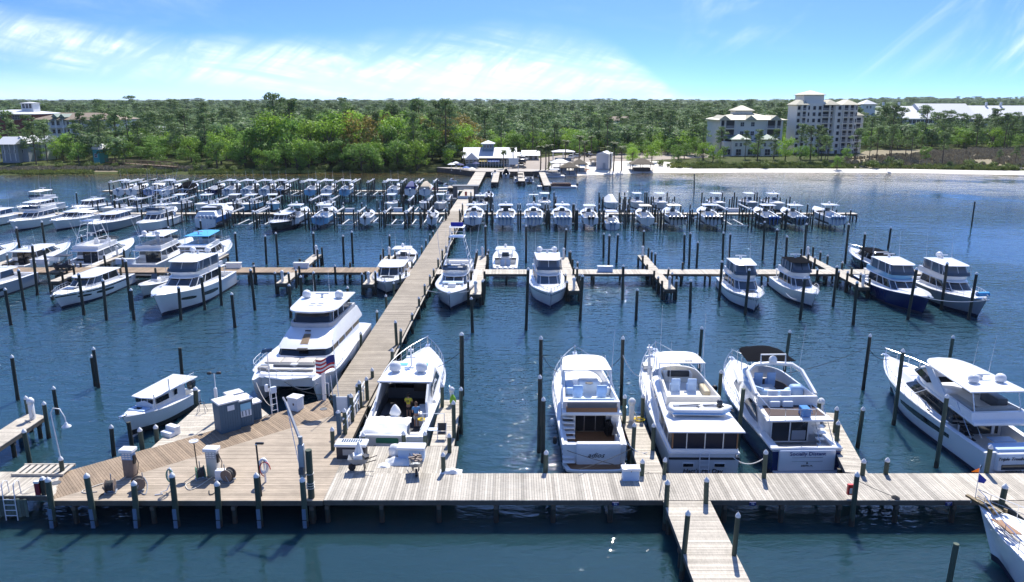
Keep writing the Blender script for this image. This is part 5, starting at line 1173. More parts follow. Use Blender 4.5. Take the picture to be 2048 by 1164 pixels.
# long pale conference building far right
D = 470.0; T = thing('conference_centre', 'very long low building with pale metal roof and small cupola far right', 'building')
g0 = 2; z1 = bz(236, D)
mb = MB(); block(mb, bx(1815, D), D, bx(2100, D), D+40, g0, z1); block(mb, bx(1742, D), D+12, bx(1768, D), D+20, g0, bz(209, D)); mb.obj('wall', whitep, T)
for (a, c, t, mt, y) in ((1852, 1957, 207, rf_w, -1), (1958, 2110, 211, rf_w, 0), (1805, 1853, 212, rf_w, .5), (1752, 1812, 212, rf_gr, 6)):
    mb = MB(); zt = bz(t, D); xa, xc = bx(a, D), bx(c, D); yy = D+y
    mb.add([(xa, yy-1.5, z1), (xc, yy-1.5, z1), (xc-(0 if a > 1800 else 6), yy+16, zt), (xa+(0 if a > 1800 else 8), yy+16, zt), (xa, yy+36, z1), (xc, yy+36, z1)], [(0, 1, 2, 3), (3, 2, 5, 4), (0, 3, 4), (1, 5, 2)]); mb.obj('roof', mt, T)
mb = MB(); hip(mb, bx(1744, D), D+12, bx(1766, D), D+20, bz(208, D), 2.6, 1.2); mb.obj('roof', rf_w, T)
for px in (1788, 1820, 2000, 2030):
    mb = MB(); mb.rbox((bx(px, D), D+15, bz(208, D)), (1.1, 1.1, 2.2), .1); mb.obj('chimney', whitep, T)
for i in range(34): windows(T, bx(1822+i*8.2, D), D-.02, z1-1.8, 1.9, 2.0)
for px in (1751, 1758): windows(T, bx(px, D), D+11.98, bz(214, D), .9, 1.6)
# restaurant
D = 255.0; T = thing('restaurant', 'waterfront restaurant with white metal roof, square cupola and blue awning', 'restaurant')
x0, x1 = bx(924, D), bx(1034, D); g0 = 1.4; ze = bz(311, D); zr = bz(294, D)
mb = MB(); block(mb, x0+1, D, x1-.5, D+12, g0, ze); mb.obj('wall', bluep, T)
mb = MB(); mb.add([(x0, D-1.8, ze-.2), (x1, D-1.8, ze-.2), (x1, D+6, zr), (x0, D+6, zr), (x0, D+14, ze-.2), (x1, D+14, ze-.2)], [(0, 1, 2, 3), (3, 2, 5, 4), (0, 3, 4), (1, 5, 2)]); mb.obj('roof', rf_w, T)
mb = MB(); xa, xc = bx(930, D), bx(958, D); mb.add([(xa, D-5, ze-.4), ((xa+xc)/2, D-5, ze+1.7), (xc, D-5, ze-.4), (xa, D+2, ze-.4), ((xa+xc)/2, D+5, ze+1.7), (xc, D+2, ze-.4)], [(0, 1, 4, 3), (1, 2, 5, 4), (0, 2, 1), (0, 3, 5, 2)]); mb.obj('porch_roof', rf_w, T)
mb = MB(); block(mb, xa+.4, D-4.4, xc-.4, D, g0, ze-.4); mb.obj('porch_wall', bluep, T)
cx0, cx1 = bx(964, D), bx(986, D); mb = MB(); block(mb, cx0, D+3, cx1, D+6.6, ze, bz(286, D)); mb.obj('cupola', bluep, T)
mb = MB(); hip(mb, cx0, D+3, cx1, D+6.6, bz(286, D)+.1, 1.0, .55); mb.obj('cupola_roof', rf_w, T)
for px in (969, 975, 981): windows(T, bx(px, D), D+2.97, bz(291, D), .55, 1.1, bars=False)
for px in (935, 943, 951): windows(T, bx(px, D), D-4.43, g0+1.9, .9, 1.3)
for i in range(9): windows(T, bx(962+i*8, D), D-.02, g0+1.6, 1.0, 1.5)
mb = MB(); ax, bx_ = bx(974, D), bx(1000, D); mb.add([(ax, D-.2, ze-.3), (bx_, D-.2, ze-.3), (bx_-.2, D-3.6, ze-1.3), (ax+.4, D-3.6, ze-1.3)], [(0, 1, 2, 3), (3, 2, 1, 0)]); mb.obj('blue_awning', awn_b, T)
mb = MB(); ax, bx_ = bx(957, D), bx(973, D); mb.add([(ax, D-.2, ze-.3), (bx_, D-.2, ze-.3), (bx_, D-3.2, ze-1.2), (ax, D-3.2, ze-1.2)], [(0, 1, 2, 3), (3, 2, 1, 0)]); mb.obj('yellow_awning', awn_y, T)
mb = MB()
for i in range(14): mb.box((bx(958+i*5.6, D), D-3.5, g0+1.1), (.12, .12, 2.2))
o = mb.obj('awning_posts', whitep, T); o['kind'] = 'stuff'
# outdoor deck furniture of the restaurant: umbrellas and tables
def umbrella(px, py, mt, label, s=1.0):
    q = P(px, py, 1.5); r = thing('patio_umbrella', label, 'umbrella', (q.x, q.y, hgt(q.x, q.y) if q.y > shore(q.x)+1 else 1.44))
    mb = MB(); mb.tube((0, 0, 0), (0, 0, 2.5*s), .04, 5); mb.obj('pole', alum, r); mb = MB(); mb.lathe((0, 0, 2.1*s), [(1.4*s, 0), (.7*s, .32), (0, .55)], 8); mb.obj('canopy', mt, r)
    mb = MB(); mb.lathe((0, 0, 0), [(.3, 0), (.06, .05), (.06, .7), (.55, .72), (.55, .77), (0, .78)], 10); mb.obj('table', whitep, r)
for i, (px, py, mt, lb) in enumerate([(912, 338, canv_w, 'white patio umbrella at the left end of the restaurant terrace'), (921, 342, canv_n, 'dark patio umbrella on the restaurant terrace'), (932, 339, awn_b, 'blue patio umbrella on the restaurant terrace'), (944, 341, canv_w, 'white patio umbrella next to the pier landing'), (952, 336, canv_n, 'navy patio umbrella behind the pier landing'), (903, 341, canv_w, 'white patio umbrella nearest the bare tree')]): umbrella(px, py, mt, lb, .9)
# entry sign at the head of the quay
q = P(1027, 345, 1.45); T = thing('notice_board', 'large pale notice board on two posts facing the water by the quay', 'sign', (q.x, q.y, 1.44)); mb = MB(); mb.box((0, 0, 3.3), (2.7, .1, 1.9)); mb.obj('panel', whitep, T)
for sx in (-1, 1):
    mb = MB(); mb.box((sx*1.4, 0, 2.1), (.14, .14, 4.3)); mb.obj('post', whitep, T)
# small cottage
def cottage(name, label, cat, pxa, pxb, pe, pr, D, wallm, roofm, along='x', depth=8, porch=True, g0=1.6, win=3):
    T = thing(name, label, cat); x0, x1 = bx(pxa, D), bx(pxb, D); ze, zr = bz(pe, D), bz(pr, D)
    mb = MB(); block(mb, x0, D+(1.6 if porch else 0), x1, D+depth, g0-1, ze); mb.obj('wall', wallm, T)
    mb = MB(); gable(mb, x0, D, x1, D+depth, ze, zr-ze, along); mb.obj('roof', roofm, T)
    if porch:
        for i in range(4):
            mb = MB(); mb.box((x0+.2+(x1-x0-.4)*i/3, D+.2, (g0+ze)/2), (.16, .16, ze-g0)); mb.obj('porch_post', whitep, T)
    for i in range(win): windows(T, x0+(x1-x0)*(i+.5)/win, D+(1.58 if porch else -.02), (g0+ze)/2+.2, .9, 1.2)
    return T
cottage('cottage', 'small grey cottage with pale roof and white porch right of the restaurant', 'house', 1046, 1078, 308, 299, 272, greyp, rf_w)
cottage('cottage', 'low side building joined to the small grey cottage', 'house', 1034, 1045, 309, 303, 276, greyp, rf_w, porch=False, win=1)
# boathouse shed
D = 247.0; q0, q1 = bx(1196, D), bx(1221, D); T = thing('white_shed', 'plain white metal shed on the sand beside three palms', 'shed'); zt = bz(306, D)
mb = MB(); mb.box(((q0+q1)/2+1, D+5.2, (1+zt)/2), (q1-q0, 7, zt-1), R(-18)); mb.obj('wall', rf_w, T)
mb = MB(); c = ((q0+q1)/2+1, D+5.2); M_ = Matrix.Rotation(R(-18), 3, 'Z')
def rp(x, y, z): v = M_ @ Vector((x, y, 0)); return (c[0]+v.x, c[1]+v.y, z)
w2 = (q1-q0)/2+.15; mb.add([rp(-w2, -3.7, zt), rp(0, -3.7, zt+.75), rp(w2, -3.7, zt), rp(-w2, 3.7, zt), rp(0, 3.7, zt+.75), rp(w2, 3.7, zt)], [(0, 1, 4, 3), (1, 2, 5, 4), (0, 2, 1), (3, 4, 5), (0, 3, 5, 2)]); mb.obj('roof', whitep, T)
mb = MB(); v = rp(.6, -3.52, 2.1); mb.box(v, (.9, .06, 1.9), R(-18)); mb.obj('door', greyp, T)
# beach kiosks
def kiosk(px, py, w_, d, h, mt, label, th_=1.1, legs=True, z=1.4, walls=None):
    q = P(px, py, z); T = thing('beach_kiosk', label, 'kiosk', (q.x, q.y, hgt(q.x, q.y)))
    mb = MB(); hip(mb, -w_/2, -d/2, w_/2, d/2, h, th_, .5); mb.obj('roof', mt, T)
    for sx in (-1, 0, 1):
        for sy in (-1, 1):
            mb = MB(); mb.box((sx*w_/2, sy*d/2, h/2), (.16, .16, h)); mb.obj('post', whitep if mt is not thatch else bark, T)
    mb = MB(); mb.box((0, 0, .5), (w_*.8, d*.6, 1.0)); mb.obj('counter', walls or greyp, T)
    return T
kiosk(1120, 338, 5.2, 4, 2.6, rf_w, 'open beach kiosk with pale roof left of the tiki hut')
kiosk(1126, 325, 7, 4, 3.2, rf_w, 'long open shelter with flat pale roof behind the beach kiosk', .6)
kiosk(1138, 341, 4.6, 4, 2.2, thatch, 'grey thatched tiki hut on the sand', 1.5)
kiosk(1158, 338, 4.2, 3.4, 2.4, thatch, 'smaller thatched hut beside the orange kayaks', 1.3)
kiosk(1190, 331, 2.8, 2.6, 2.0, thatch, 'small brown hut beside the white shed', .5)
kiosk(1283, 335, 6.5, 5, 2.4, thatch, 'low brown thatched hut at the left end of the dunes', 1.6, walls=bark)
def kayak(px, py, mt, label, rz):
    q = P(px, py, .8); T = thing('kayak', label, 'kayak', (q.x, q.y, hgt(q.x, q.y)+.15), rz)
    mb = MB(); rs = []
    for i in range(9):
        s = i/8; w_ = .38*math.sin(math.pi*min(.98, max(.02, s)))**.6; rs.append([Vector(((s-.5)*3.6, w_*math.cos(a), .16*math.sin(a)*(1 if math.sin(a) < 0 else .7)+abs(s-.5)*.25)) for a in [k*math.pi/4 for k in range(8)]])
    mb.rings(rs, True, True); mb.obj('hull', mt, T, 40); mb = MB(); mb.lathe((0, 0, .1), [(.3, 0), (.3, .06), (.24, .06), (.2, -.02)], 10); mb.obj('cockpit', blk, T)
kayak(1163, 342, orange, 'orange kayak lying on the sand, nearest the water', .1); kayak(1158, 340, red, 'red kayak lying beside the orange one on the sand', .25); kayak(1168, 340, orange, 'second orange kayak lying farther back on the sand', -.1)
# houses at the left
D = 395.0; T = thing('red_brick_building', 'red brick building with pale hip roof and glazed white cupola at far left', 'building'); x0, x1 = bx(-60, D), bx(66, D); ze, zr = bz(227, D), bz(219, D)
mb = MB(); block(mb, x0, D, x1, D+26, 2, ze); mb.obj('wall', brick, T); mb = MB(); hip(mb, x0, D, x1, D+26, ze, zr-ze, 1.6); mb.obj('roof', rf_w, T)
mb = MB(); block(mb, bx(23, D), D+9, bx(47, D), D+15, zr-1.5, bz(206, D)); mb.obj('cupola', whitep, T); mb = MB(); hip(mb, bx(23, D), D+9, bx(47, D), D+15, bz(206, D), .6, .5); mb.obj('cupola_roof', rf_w, T)
for px in (28, 35, 42): windows(T, bx(px, D), D+8.97, bz(212, D), 1.3, 2.2)
for px in (-20, -5, 4, 27, 32, 37, 50, 60): windows(T, bx(px, D), D-.03, (ze+bz(245, D))/2+.6, 1.2, 2.2)
D = 372.0; T = thing('resort_building', 'long white resort building with brown shingle roof and porches', 'building'); x0, x1 = bx(66, D), bx(232, D); ze, zr = bz(238, D), bz(225, D)
mb = MB(); block(mb, x0, D, x1, D+20, 2, ze); mb.obj('wall', whitep, T)
mb = MB(); mb.add([(x0-1, D-2, ze), (x1+1, D-2, ze), (x1-6, D+10, zr), (x0+8, D+10, zr), (x0-1, D+22, ze), (x1+1, D+22, ze)], [(0, 1, 2, 3), (3, 2, 5, 4), (0, 3, 4), (1, 5, 2)]); mb.obj('roof', rf_br, T)
for px in (111, 126):
    mb = MB(); gable(mb, bx(px-5, D), D-1, bx(px+5, D), D+8, bz(233, D), 1.5, 'y', .3); block(mb, bx(px-4.5, D), D-.8, bx(px+4.5, D), D+6, ze-.5, bz(233, D)); mb.obj('dormer', rf_gr, T)
mb = MB()
for i in range(12): mb.box((bx(72+i*14, D), D-1.6, (ze+5)/2), (.5, .5, ze-5))
o = mb.obj('porch_columns', whitep, T); o['kind'] = 'stuff'
mb = MB(); mb.box(((x0+x1)/2, D-1, ze-3.6), (x1-x0, 1.9, .3)); mb.obj('porch_floor', whitep, T)
for i in range(16): windows(T, bx(74+i*10.2, D), D-.03, ze-1.6, 1.4, 1.9)
for i in range(16): windows(T, bx(74+i*10.2, D), D-.03, ze-5.4, 1.4, 1.9)
cottage('beach_house', 'grey beach house with pale gable roof at the left edge', 'house', -12, 22, 286, 272, 262, greyp, rf_w, 'x', 9, True, 2.6)
cottage('beach_house', 'grey gabled beach house between pines near the left edge', 'house', 25, 48, 284, 270, 266, greyp, rf_w, 'y', 9, False, 2.6, 1)
cottage('beach_house', 'beach house with white roof partly hidden by bright trees', 'house', 52, 78, 282, 270, 272, whitep, rf_w, 'x', 9, True, 2.6)
cottage('beach_house', 'small teal gabled house among the trees by the boardwalk', 'house', 178, 190, 296, 286, 262, tealp, rf_w, 'y', 6, False, 2, 1)
cottage('beach_house', 'pale house showing through the trees above the boardwalk', 'house', 300, 345, 262, 252, 330, whitep, rf_w, 'x', 9, True, 2)
cottage('distant_house', 'distant tan roofed house in the forest left of the cream building', 'house', 1216, 1258, 240, 232, 460, whitep, rf_br, 'x', 12, False, 2)
# boardwalk over the left marsh
T = thing('marsh_boardwalk', 'raised wooden boardwalk with railings over the left marsh', 'boardwalk'); rl = wood('boardwalk_timber', (.24, .17, .12), .25)
a = P(205, 322, 2.2); c = P(352, 333, 2.0); L = (c-a).length; an = math.atan2(c.y-a.y, c.x-a.x); n = int(L/.3); mb = MB()
for i in range(n):
    t = (i+.5)/n; p = a.lerp(c, t); mb.box((p.x, p.y, 2.0), (.27, 1.7, .06), an)
o = mb.obj('deck_boards', rl, T); o['kind'] = 'stuff'
for sg in (-1, 1):
    off = Vector((-math.sin(an), math.cos(an), 0))*.85*sg; mb = MB(); mb.tube(a+off+Vector((0, 0, 1.0)), c+off+Vector((0, 0, 1.2)), .07, 4); mb.tube(a+off+Vector((0, 0, .5)), c+off+Vector((0, 0, .6)), .045, 4); mb.obj('handrail', rl, T)
    for i in range(13):
        p = a.lerp(c, i/12)+off; mb = MB() if i == 0 else mb; 
        q = link('post', bw_me, T) if i else None
        if i == 0: bw = MB(); bw.box((0, 0, .9), (.13, .13, 2.6)); bw_me = bw.mesh('post', rl); q = link('post', bw_me, T)
        q.location = (p.x, p.y, 1.1)
T = thing('garden_bridge', 'low brown footbridge between two round trees at the water edge', 'bridge'); a = P(425, 322, 1.2); c = P(470, 328, 1.2); mb = MB()
for i in range(26): p = a.lerp(c, (i+.5)/26); mb.box((p.x, p.y, 1.2), (.28, 1.4, .06))
o = mb.obj('deck_boards', rl, T); o['kind'] = 'stuff'
for sg in (-.7, .7):
    mb = MB(); mb.tube(a+Vector((0, sg, 1)), c+Vector((0, sg, 1)), .06, 4); mb.obj('handrail', rl, T)
    for i in range(5): o = link('post', bw_me, T); p = a.lerp(c, i/4); o.location = (p.x, p.y+sg, .5)
# gate house on the long pier
y = 172.0; T = thing('pier_gatehouse', 'small grey gatehouse spanning the long pier with a red box inside', 'gatehouse', (PX(y), y, ZD))
for sx in (-1, 1):
    mb = MB(); mb.box((sx*2.3, 0, 1.25), (.9, 2.2, 2.5)); mb.obj('side_room', dgrey, T)
mb = MB(); mb.box((0, 0, 2.62), (5.9, 2.8, .16)); mb.obj('roof', dgrey, T); mb = MB(); mb.box((0, -.2, 2.15), (3.7, .08, .7)); mb.obj('gate_sign', whitep, T); mb = MB(); mb.box((0, -1.2, .2), (3.5, .08, .5)); mb.obj('gate_panel', whitep, T)
mb = MB(); mb.rbox((.1, -1.0, .95), (.5, .3, .9), .05); mb.obj('extinguisher_box', red, T)
# parked cars behind the quay
def car_proto():
    T = thing('parked_car', 'x', 'car', (0, 0, 0)); mb = MB()
    prof = [(-2.2, .35), (-2.25, .75), (-2.1, .95), (-1.2, 1.0), (1.2, .98), (2.15, .85), (2.25, .6), (2.2, .35)]
    mb.rings([[Vector((sx*.9, y_, z_)) for y_, z_ in prof] for sx in (-1, 1)], True, True); mb.obj('body', whitep, T, 30)
    mb = MB(); mb.rings([plan(-1.7, .7, .80, .80, .8, 5, .96), plan(-1.35, .1, .66, .66, .8, 5, 1.46)], False, False); mb.obj('windows', wgl, T); mb = MB(); mb.rings([plan(-1.35, .1, .66, .66, .8, 5, 1.46), plan(-1.2, 0, .55, .55, .8, 5, 1.52)], False, True); mb.obj('roof', whitep, T)
    for sx in (-1, 1):
        for yy in (-1.4, 1.4): mb = MB(); mb.tube((sx*.78, yy, .33), (sx*.95, yy, .33), .33, 10); mb.obj('wheel', blk, T)
    return T
cp = car_proto(); cars = []
cm = {k: mat('car_'+k, v, .25, coat=.6) for k, v in dict(white=(.7, .7, .7), silver=(.4, .42, .44), black=(.02, .02, .02), red=(.35, .02, .02), blue=(.03, .08, .2), grey=(.12, .13, .14)).items()}
cdat = [(1042, 322, 'white', 'white car parked nearest the cottage'), (1043, 327, 'black', 'black car parked on the quay by the notice board'), (1050, 318, 'grey', 'grey car parked beside the cottage'), (1038, 333, 'grey', 'grey car parked beside the restaurant end'), (1143, 318, 'white', 'white car behind the long open shelter'), (1155, 316, 'silver', 'silver car behind the tiki hut palms'), (1167, 314, 'black', 'black car left of the white shed'), (1180, 312, 'white', 'white car behind the white shed palms'),
        (1260, 306, 'white', 'white car under the trees right of the shed'), (1275, 304, 'silver', 'silver car under the trees by the dune hut'), (1290, 306, 'red', 'red car under the trees by the dune hut'), (1320, 303, 'white', 'white car in the shaded lot left of the hotels'), (1345, 303, 'silver', 'silver car in the shaded lot left of the hotels'), (1372, 305, 'white', 'white car nearest the cream building'), (1195, 308, 'blue', 'blue car behind the white shed'), (1235, 306, 'grey', 'grey car right behind the white shed'), (1305, 310, 'white', 'white car closest to the dune hut'), (1400, 303, 'black', 'black car beside the cream building')]
for i, (px, py, cn, lb) in enumerate(cdat):
    q = P(px, py, 2.0); o = cp if i == 0 else copy_tree(cp); o['label'] = lb; o.location = (q.x, q.y, hgt(q.x, q.y)+.1); o.rotation_euler = (0, 0, rnd.uniform(-.3, .3)+(1.57 if i % 3 == 0 else 0))
    for ch in o.children:
        if ch.name.split('.')[0] in ('body', 'roof'): ch.data = ch.data.copy() if False else ch.data; 
        if ch.name.split('.')[0] in ('body', 'roof'): ch.material_slots[0].link = 'OBJECT'; ch.material_slots[0].material = cm[cn]
# orange umbrella pair and pink parasols beyond the marsh
umbrella(1956, 280, red, 'pink red parasol glimpsed through the trees beyond the marsh', 1.6); umbrella(1912, 281, red, 'second small red parasol beyond the marsh, left one', 1.2)
# ------------------------------------------------------------------ the large boats nearest the station
PI = math.pi
ink = mat('lettering_black', (.01, .01, .015), .4); ink_b = mat('lettering_blue', (.02, .04, .2), .4)
def name_on(b, s, x, y, z, size, mt=ink, shear=0.0, tilt=0.0, sx=1.0):
    o = link('lettering', text_mesh(s, size, mt, shear), b.root, (x, y, z)); o.rotation_euler = (PI/2+tilt, 0, 0); o.scale = (sx, 1, 1); return o
def stairs(b, x, y0, y1, z0, z1, w_, n, name='stairs', mt=None):
    mb = MB()
    for i in range(n):
        f = (i+.5)/n; mb.rbox((x, y0+(y1-y0)*f, z0+(z1-z0)*f), (w_, abs(y1-y0)/n*1.05+.08, .07), .02)
    return mb.obj(name, mt or gel, b.root, 40)
def fender(b, x, y, z, mt=None, r=.14, h=.6):
    mb = MB(); mb.lathe((x, y, z), [(0, -h/2), (r*.7, -h/2+.05), (r, -h/2+.15), (r, h/2-.15), (r*.7, h/2-.05), (0, h/2)], 10); return mb.obj('fender', mt or gel, b.root, 50)

# -- white flybridge yacht with teak platform (name adios)
b = Boat('flybridge_yacht', 'white flybridge yacht with long white bimini and brown teak swim platform', 15.8, 4.4, 2.5, 1.8, 'white', 'yacht', tc=.25, fz=.85, full=.5, deckm=teak)
b.part('swim_platform', gel, lambda m_: m_.rings([plan(.05, -1.05, 2.0, 1.75, .75, 2.6, .28)[::-1], plan(.05, -1.05, 2.0, 1.75, .75, 2.6, .42)[::-1]], True, True), sm=30)
b.part('platform_teak', teak, lambda m_: m_.rings([plan(-.02, -.85, 1.75, 1.5, .8, 3, .43)[::-1], plan(-.02, -.85, 1.75, 1.5, .8, 3, .445)[::-1]], True, True))
b.part('transom_locker', gel, lambda m_: m_.rbox((.25, .05, 1.2), (2.8, .5, 1.5), .12), sm=40)
name_on(b, 'adios', .05, -.22, 1.12, .50, ink, .45)
stairs(b, -1.62, -.35, .7, .55, 1.5, .75, 4, 'transom_stair')
stairs(b, -1.45, 1.3, 3.3, 1.1, 3.2, .75, 8, 'flybridge_stair')
b.part('cockpit_wall', gel, lambda m_: (m_.box((-1.02, 3.2, 1.9), (.12, .3, 2.1)), m_.box((1.7, 3.6, 1.9), (.5, .5, 2.1))), sm=40)
b.part('saloon_door', glass, lambda m_: m_.box((.1, 3.9, 1.85), (2.1, .06, 1.9)))
b.part('door_frame', steel, lambda m_: (m_.box((.1, 3.86, 2.82), (2.2, .06, .06)), m_.box((-.3, 3.86, 1.85), (.05, .06, 1.9)), m_.box((.45, 3.86, 1.85), (.05, .06, 1.9))))
b.part('cockpit_seat', seat_w, lambda m_: (m_.rbox((.3, .9, 1.1), (2.2, .6, .45), .08), m_.rbox((1.75, 1.6, 1.2), (.4, 1.5, .5), .08)), sm=40)
b.part('folded_chairs', blk, lambda m_: [m_.box((1.15+.13*k, 3.2, 1.4), (.06, .5, 1.0), .3, rx=.3) for k in range(3)])
b.tier('cabin', gel, [(1.6, 3.95, 12.6, 1.95, 1.35), (2.15, 3.95, 12.2, 1.86, 1.2)])
lo, hi = (2.15, 3.98, 12.1, 1.84, 1.15), (2.95, 4.1, 10.6, 1.72, 1.15); w_ = b.tier('cabin_window', glass, [lo, hi]); b.bars(lo, hi, (.1, .35, .6, .8, .93, 1), gel, .05, par=w_)
b.top('flybridge_deck', gel, 2.95, 2.0, 10.7, 1.95, 1.35, .3, .75, 3)
b.part('aft_lip', teak, lambda m_: m_.rbox((0, 2.12, 3.42), (3.3, .12, .42), .03))
b.part('smoked_screen', clearv, lambda m_: m_.box((0, 2.02, 3.75), (3.2, .03, .38)))
b.tier('flybridge_coaming', gel, [(3.2, 2.4, 10.2, 1.86, 1.25), (3.85, 2.4, 10.5, 1.84, 1.3), (3.87, 2.55, 10.3, 1.7, 1.18), (3.3, 2.6, 9.9, 1.66, 1.12)])
for x in (-.75, .85): b.part('bridge_chair', seat_b, lambda m_: (m_.rbox((x, 4.3, 3.75), (.65, .6, .5), .15), m_.rbox((x, 4.0, 4.15), (.7, .2, .55), .1), m_.tube((x, 4.3, 3.3), (x, 4.3, 3.55), .06, 6)), sm=50)
b.part('bridge_settee', seat_b, lambda m_: (m_.rbox((0, 3.0, 3.5), (2.9, .55, .4), .1), m_.rbox((0, 2.75, 3.75), (3.0, .16, .4), .06), m_.rbox((-1.2, 5.6, 3.6), (.6, 1.6, .5), .1)), sm=50)
b.part('bridge_helm', seat_w, lambda m_: (m_.rbox((.1, 5.6, 3.75), (1.4, .8, .9), .12), m_.rbox((1.25, 5.4, 3.6), (.5, 1.3, .6), .1)), sm=50)
mb = MB(); mb.lathe((.1, 5.1, 4.15), [(.25, -.02), (.28, 0), (.25, .02)], 12); mb.obj('steering_wheel', blk, b.root)
b.top('bimini', canv_w, 4.85, 5.7, 9.0, 1.72, 1.5, .1, .6, 3, cam=.25)
b.part('bimini_frame', alum, lambda m_: [m_.tube((sx*1.66, yy, 3.8), (sx*1.6, yy+dy, 4.95), .03, 4) for sx in (1, -1) for yy, dy in ((6.0, -.2), (7.2, .1), (8.4, .3))])
b.part('radar_arch', gel, lambda m_: m_.path([(1.7, 5.6, 3.8), (1.62, 5.9, 4.75), (1.3, 6.0, 4.92), (-1.3, 6.0, 4.92), (-1.62, 5.9, 4.75), (-1.7, 5.6, 3.8)], .07, 6), sm=50)
b.antenna(1.75, 6.2, 4.2, 3.6, (.05, .1))
b.tier('foredeck_trunk', gel, [(2.1, 10.3, 15.0, 1.3, .6), (2.75, 10.3, 14.2, 1.05, .4)]); b.cleat_hatch([(0, .83)])
b.railing(.30, 1, .75, n=12, pulpit=.35); anchor(b); fender(b, -2.35, 2.2, 1.0, blk); fender(b, -2.38, 5.2, 1.0, gel); fender(b, 2.36, 3.0, .9, red, .2, .5)
b.put(5.15, 44.3).scale = (1, 1, .92)

# -- old motor yacht with inflatable across its aft deck (name Hatt's ... Day)
b = Boat('motor_yacht', 'old white motor yacht with glazed aft deck and inflatable dinghy carried crosswise', 17.5, 4.7, 2.7, 1.9, 'grey', 'yacht', tc=0, fz=.9, full=.5, stripe=None)
b.hull.data.materials[0] = mat('aged_white_hull', (.60, .62, .64), .3, coat=.2, var=.08, nscale=.5)
name_on(b, "Hatt's My Day", -.05, -.03, .62, .42, ink, .15)
b.part('black_rub_strip', blk, lambda m_: m_.rbox((0, -.0, 1.52), (4.3, .12, .14), .03))
for sx in (-1, 1):
    b.part('stern_port', glass, lambda m_: m_.rbox((sx*.95, -.02, 1.05), (.62, .06, .22), .02)); b.part('port_frame', gel, lambda m_: m_.rbox((sx*.95, -.01, 1.05), (.72, .05, .32), .02))
b.part('boarding_ladder', alum, lambda m_: ([m_.tube((x, -.12, .3), (x, -.08, 1.9), .03, 5) for x in (-.28, .28)], [m_.tube((-.28, -.11, z), (.28, -.11, z), .025, 5) for z in (.5, .8, 1.1, 1.4, 1.7)]), sm=50)
b.part('aft_bulwark', gel, lambda m_: (m_.rbox((0, .1, 1.86), (4.1, .16, .6), .05), m_.rbox((2.0, 2.2, 1.86), (.14, 4.2, .6), .05), m_.rbox((-2.0, 2.2, 1.86), (.14, 4.2, .6), .05)), sm=40)
b.part('aft_glazing', mat('aft_deck_glass', (.006, .014, .035), .25, spec=.2), lambda m_: (m_.box((0, .12, 2.79), (3.9, .05, 1.26)), m_.box((1.98, 2.2, 2.79), (.05, 4.1, 1.26)), m_.box((-1.98, 2.2, 2.79), (.05, 4.1, 1.26))))
b.part('wood_window_post', teak, lambda m_: [m_.box((x, .08, 2.79), (.07, .08, 1.27)) for x in (-1.95, 1.95)])
b.part('window_post', gel, lambda m_: [m_.box((x, .08, 2.79), (.05, .07, 1.27)) for x in (-1.1, 0, 1.1)]+[m_.box((sx*2.0, yy, 2.79), (.06, .07, 1.27)) for sx in (1, -1) for yy in (1.2, 2.5, 3.8)])
b.part('blue_cover', mat('navy_cover', (.02, .04, .12), .7), lambda m_: m_.rbox((0, 1.6, 2.4), (2.6, 1.6, .9), .2), sm=40)
b.top('aft_hardtop', gel, 3.42, -.35, 9.6, 2.3, 1.8, .14, .85, 4, cam=.08)
b.tier('main_cabin', gel, [(1.8, 4.2, 13.0, 2.0, 1.5), (2.5, 4.2, 12.8, 1.92, 1.35)])
lo, hi = (2.5, 4.2, 12.75, 1.9, 1.35), (3.42, 4.2, 11.4, 1.84, 1.5); w_ = b.tier('cabin_window', glass, [lo, hi]); b.bars(lo, hi, (.05, .22, .4, .56, .7, .82, .93, 1), gel, .06, par=w_)
b.tier('bridge_coaming', gel2, [(3.5, 3.6, 9.2, 1.75, 1.3), (4.3, 3.5, 9.6, 1.72, 1.32), (4.32, 3.65, 9.4, 1.58, 1.2), (3.62, 3.8, 8.8, 1.5, 1.1)], sr=.75)
b.part('instrument_panel', blk, lambda m_: (m_.rbox((-.15, 7.75, 4.35), (1.5, .3, .42), .06),), sm=40)
b.part('bridge_console', gel2, lambda m_: m_.rbox((-.15, 8.1, 4.0), (2.0, .7, .75), .1), sm=40)
for x in (-.65, .45): b.seat(x, 6.3, 3.62, .62, .6, 1, seat_b, .5, .5)
b.part('bridge_bench', mat('tan_vinyl', (.5, .42, .28), .6), lambda m_: m_.rbox((1.25, 5.9, 3.85), (.45, 1.8, .45), .1), sm=40)
b.top('bimini', canv_w, 5.25, 7.3, 9.9, 1.62, 1.4, .1, .6, 3, cam=.25)
b.part('bimini_frame', alum, lambda m_: [m_.tube((sx*1.6, yy, 4.2), (sx*1.52, yy+.2, 5.35), .03, 4) for sx in (1, -1) for yy in (7.3, 8.4, 9.2)])
b.part('spot_light', steel, lambda m_: m_.rbox((.4, 7.2, 5.55), (.5, .2, .2), .05))
b.part('mast', gel, lambda m_: (m_.tube((-1.9, 8.6, 3.5), (-2.05, 8.9, 6.2), .08, 6, .05), m_.rbox((-2.0, 8.8, 5.3), (.6, .3, .12), .05), m_.rbox((-2.0, 8.9, 5.9), (.4, .3, .2), .05)), sm=50)
b.part('tender_davit', gel, lambda m_: m_.path([(-1.9, 9.6, 3.5), (-1.9, 9.6, 5.2), (-1.8, 8.8, 5.6)], .08, 6), sm=50)
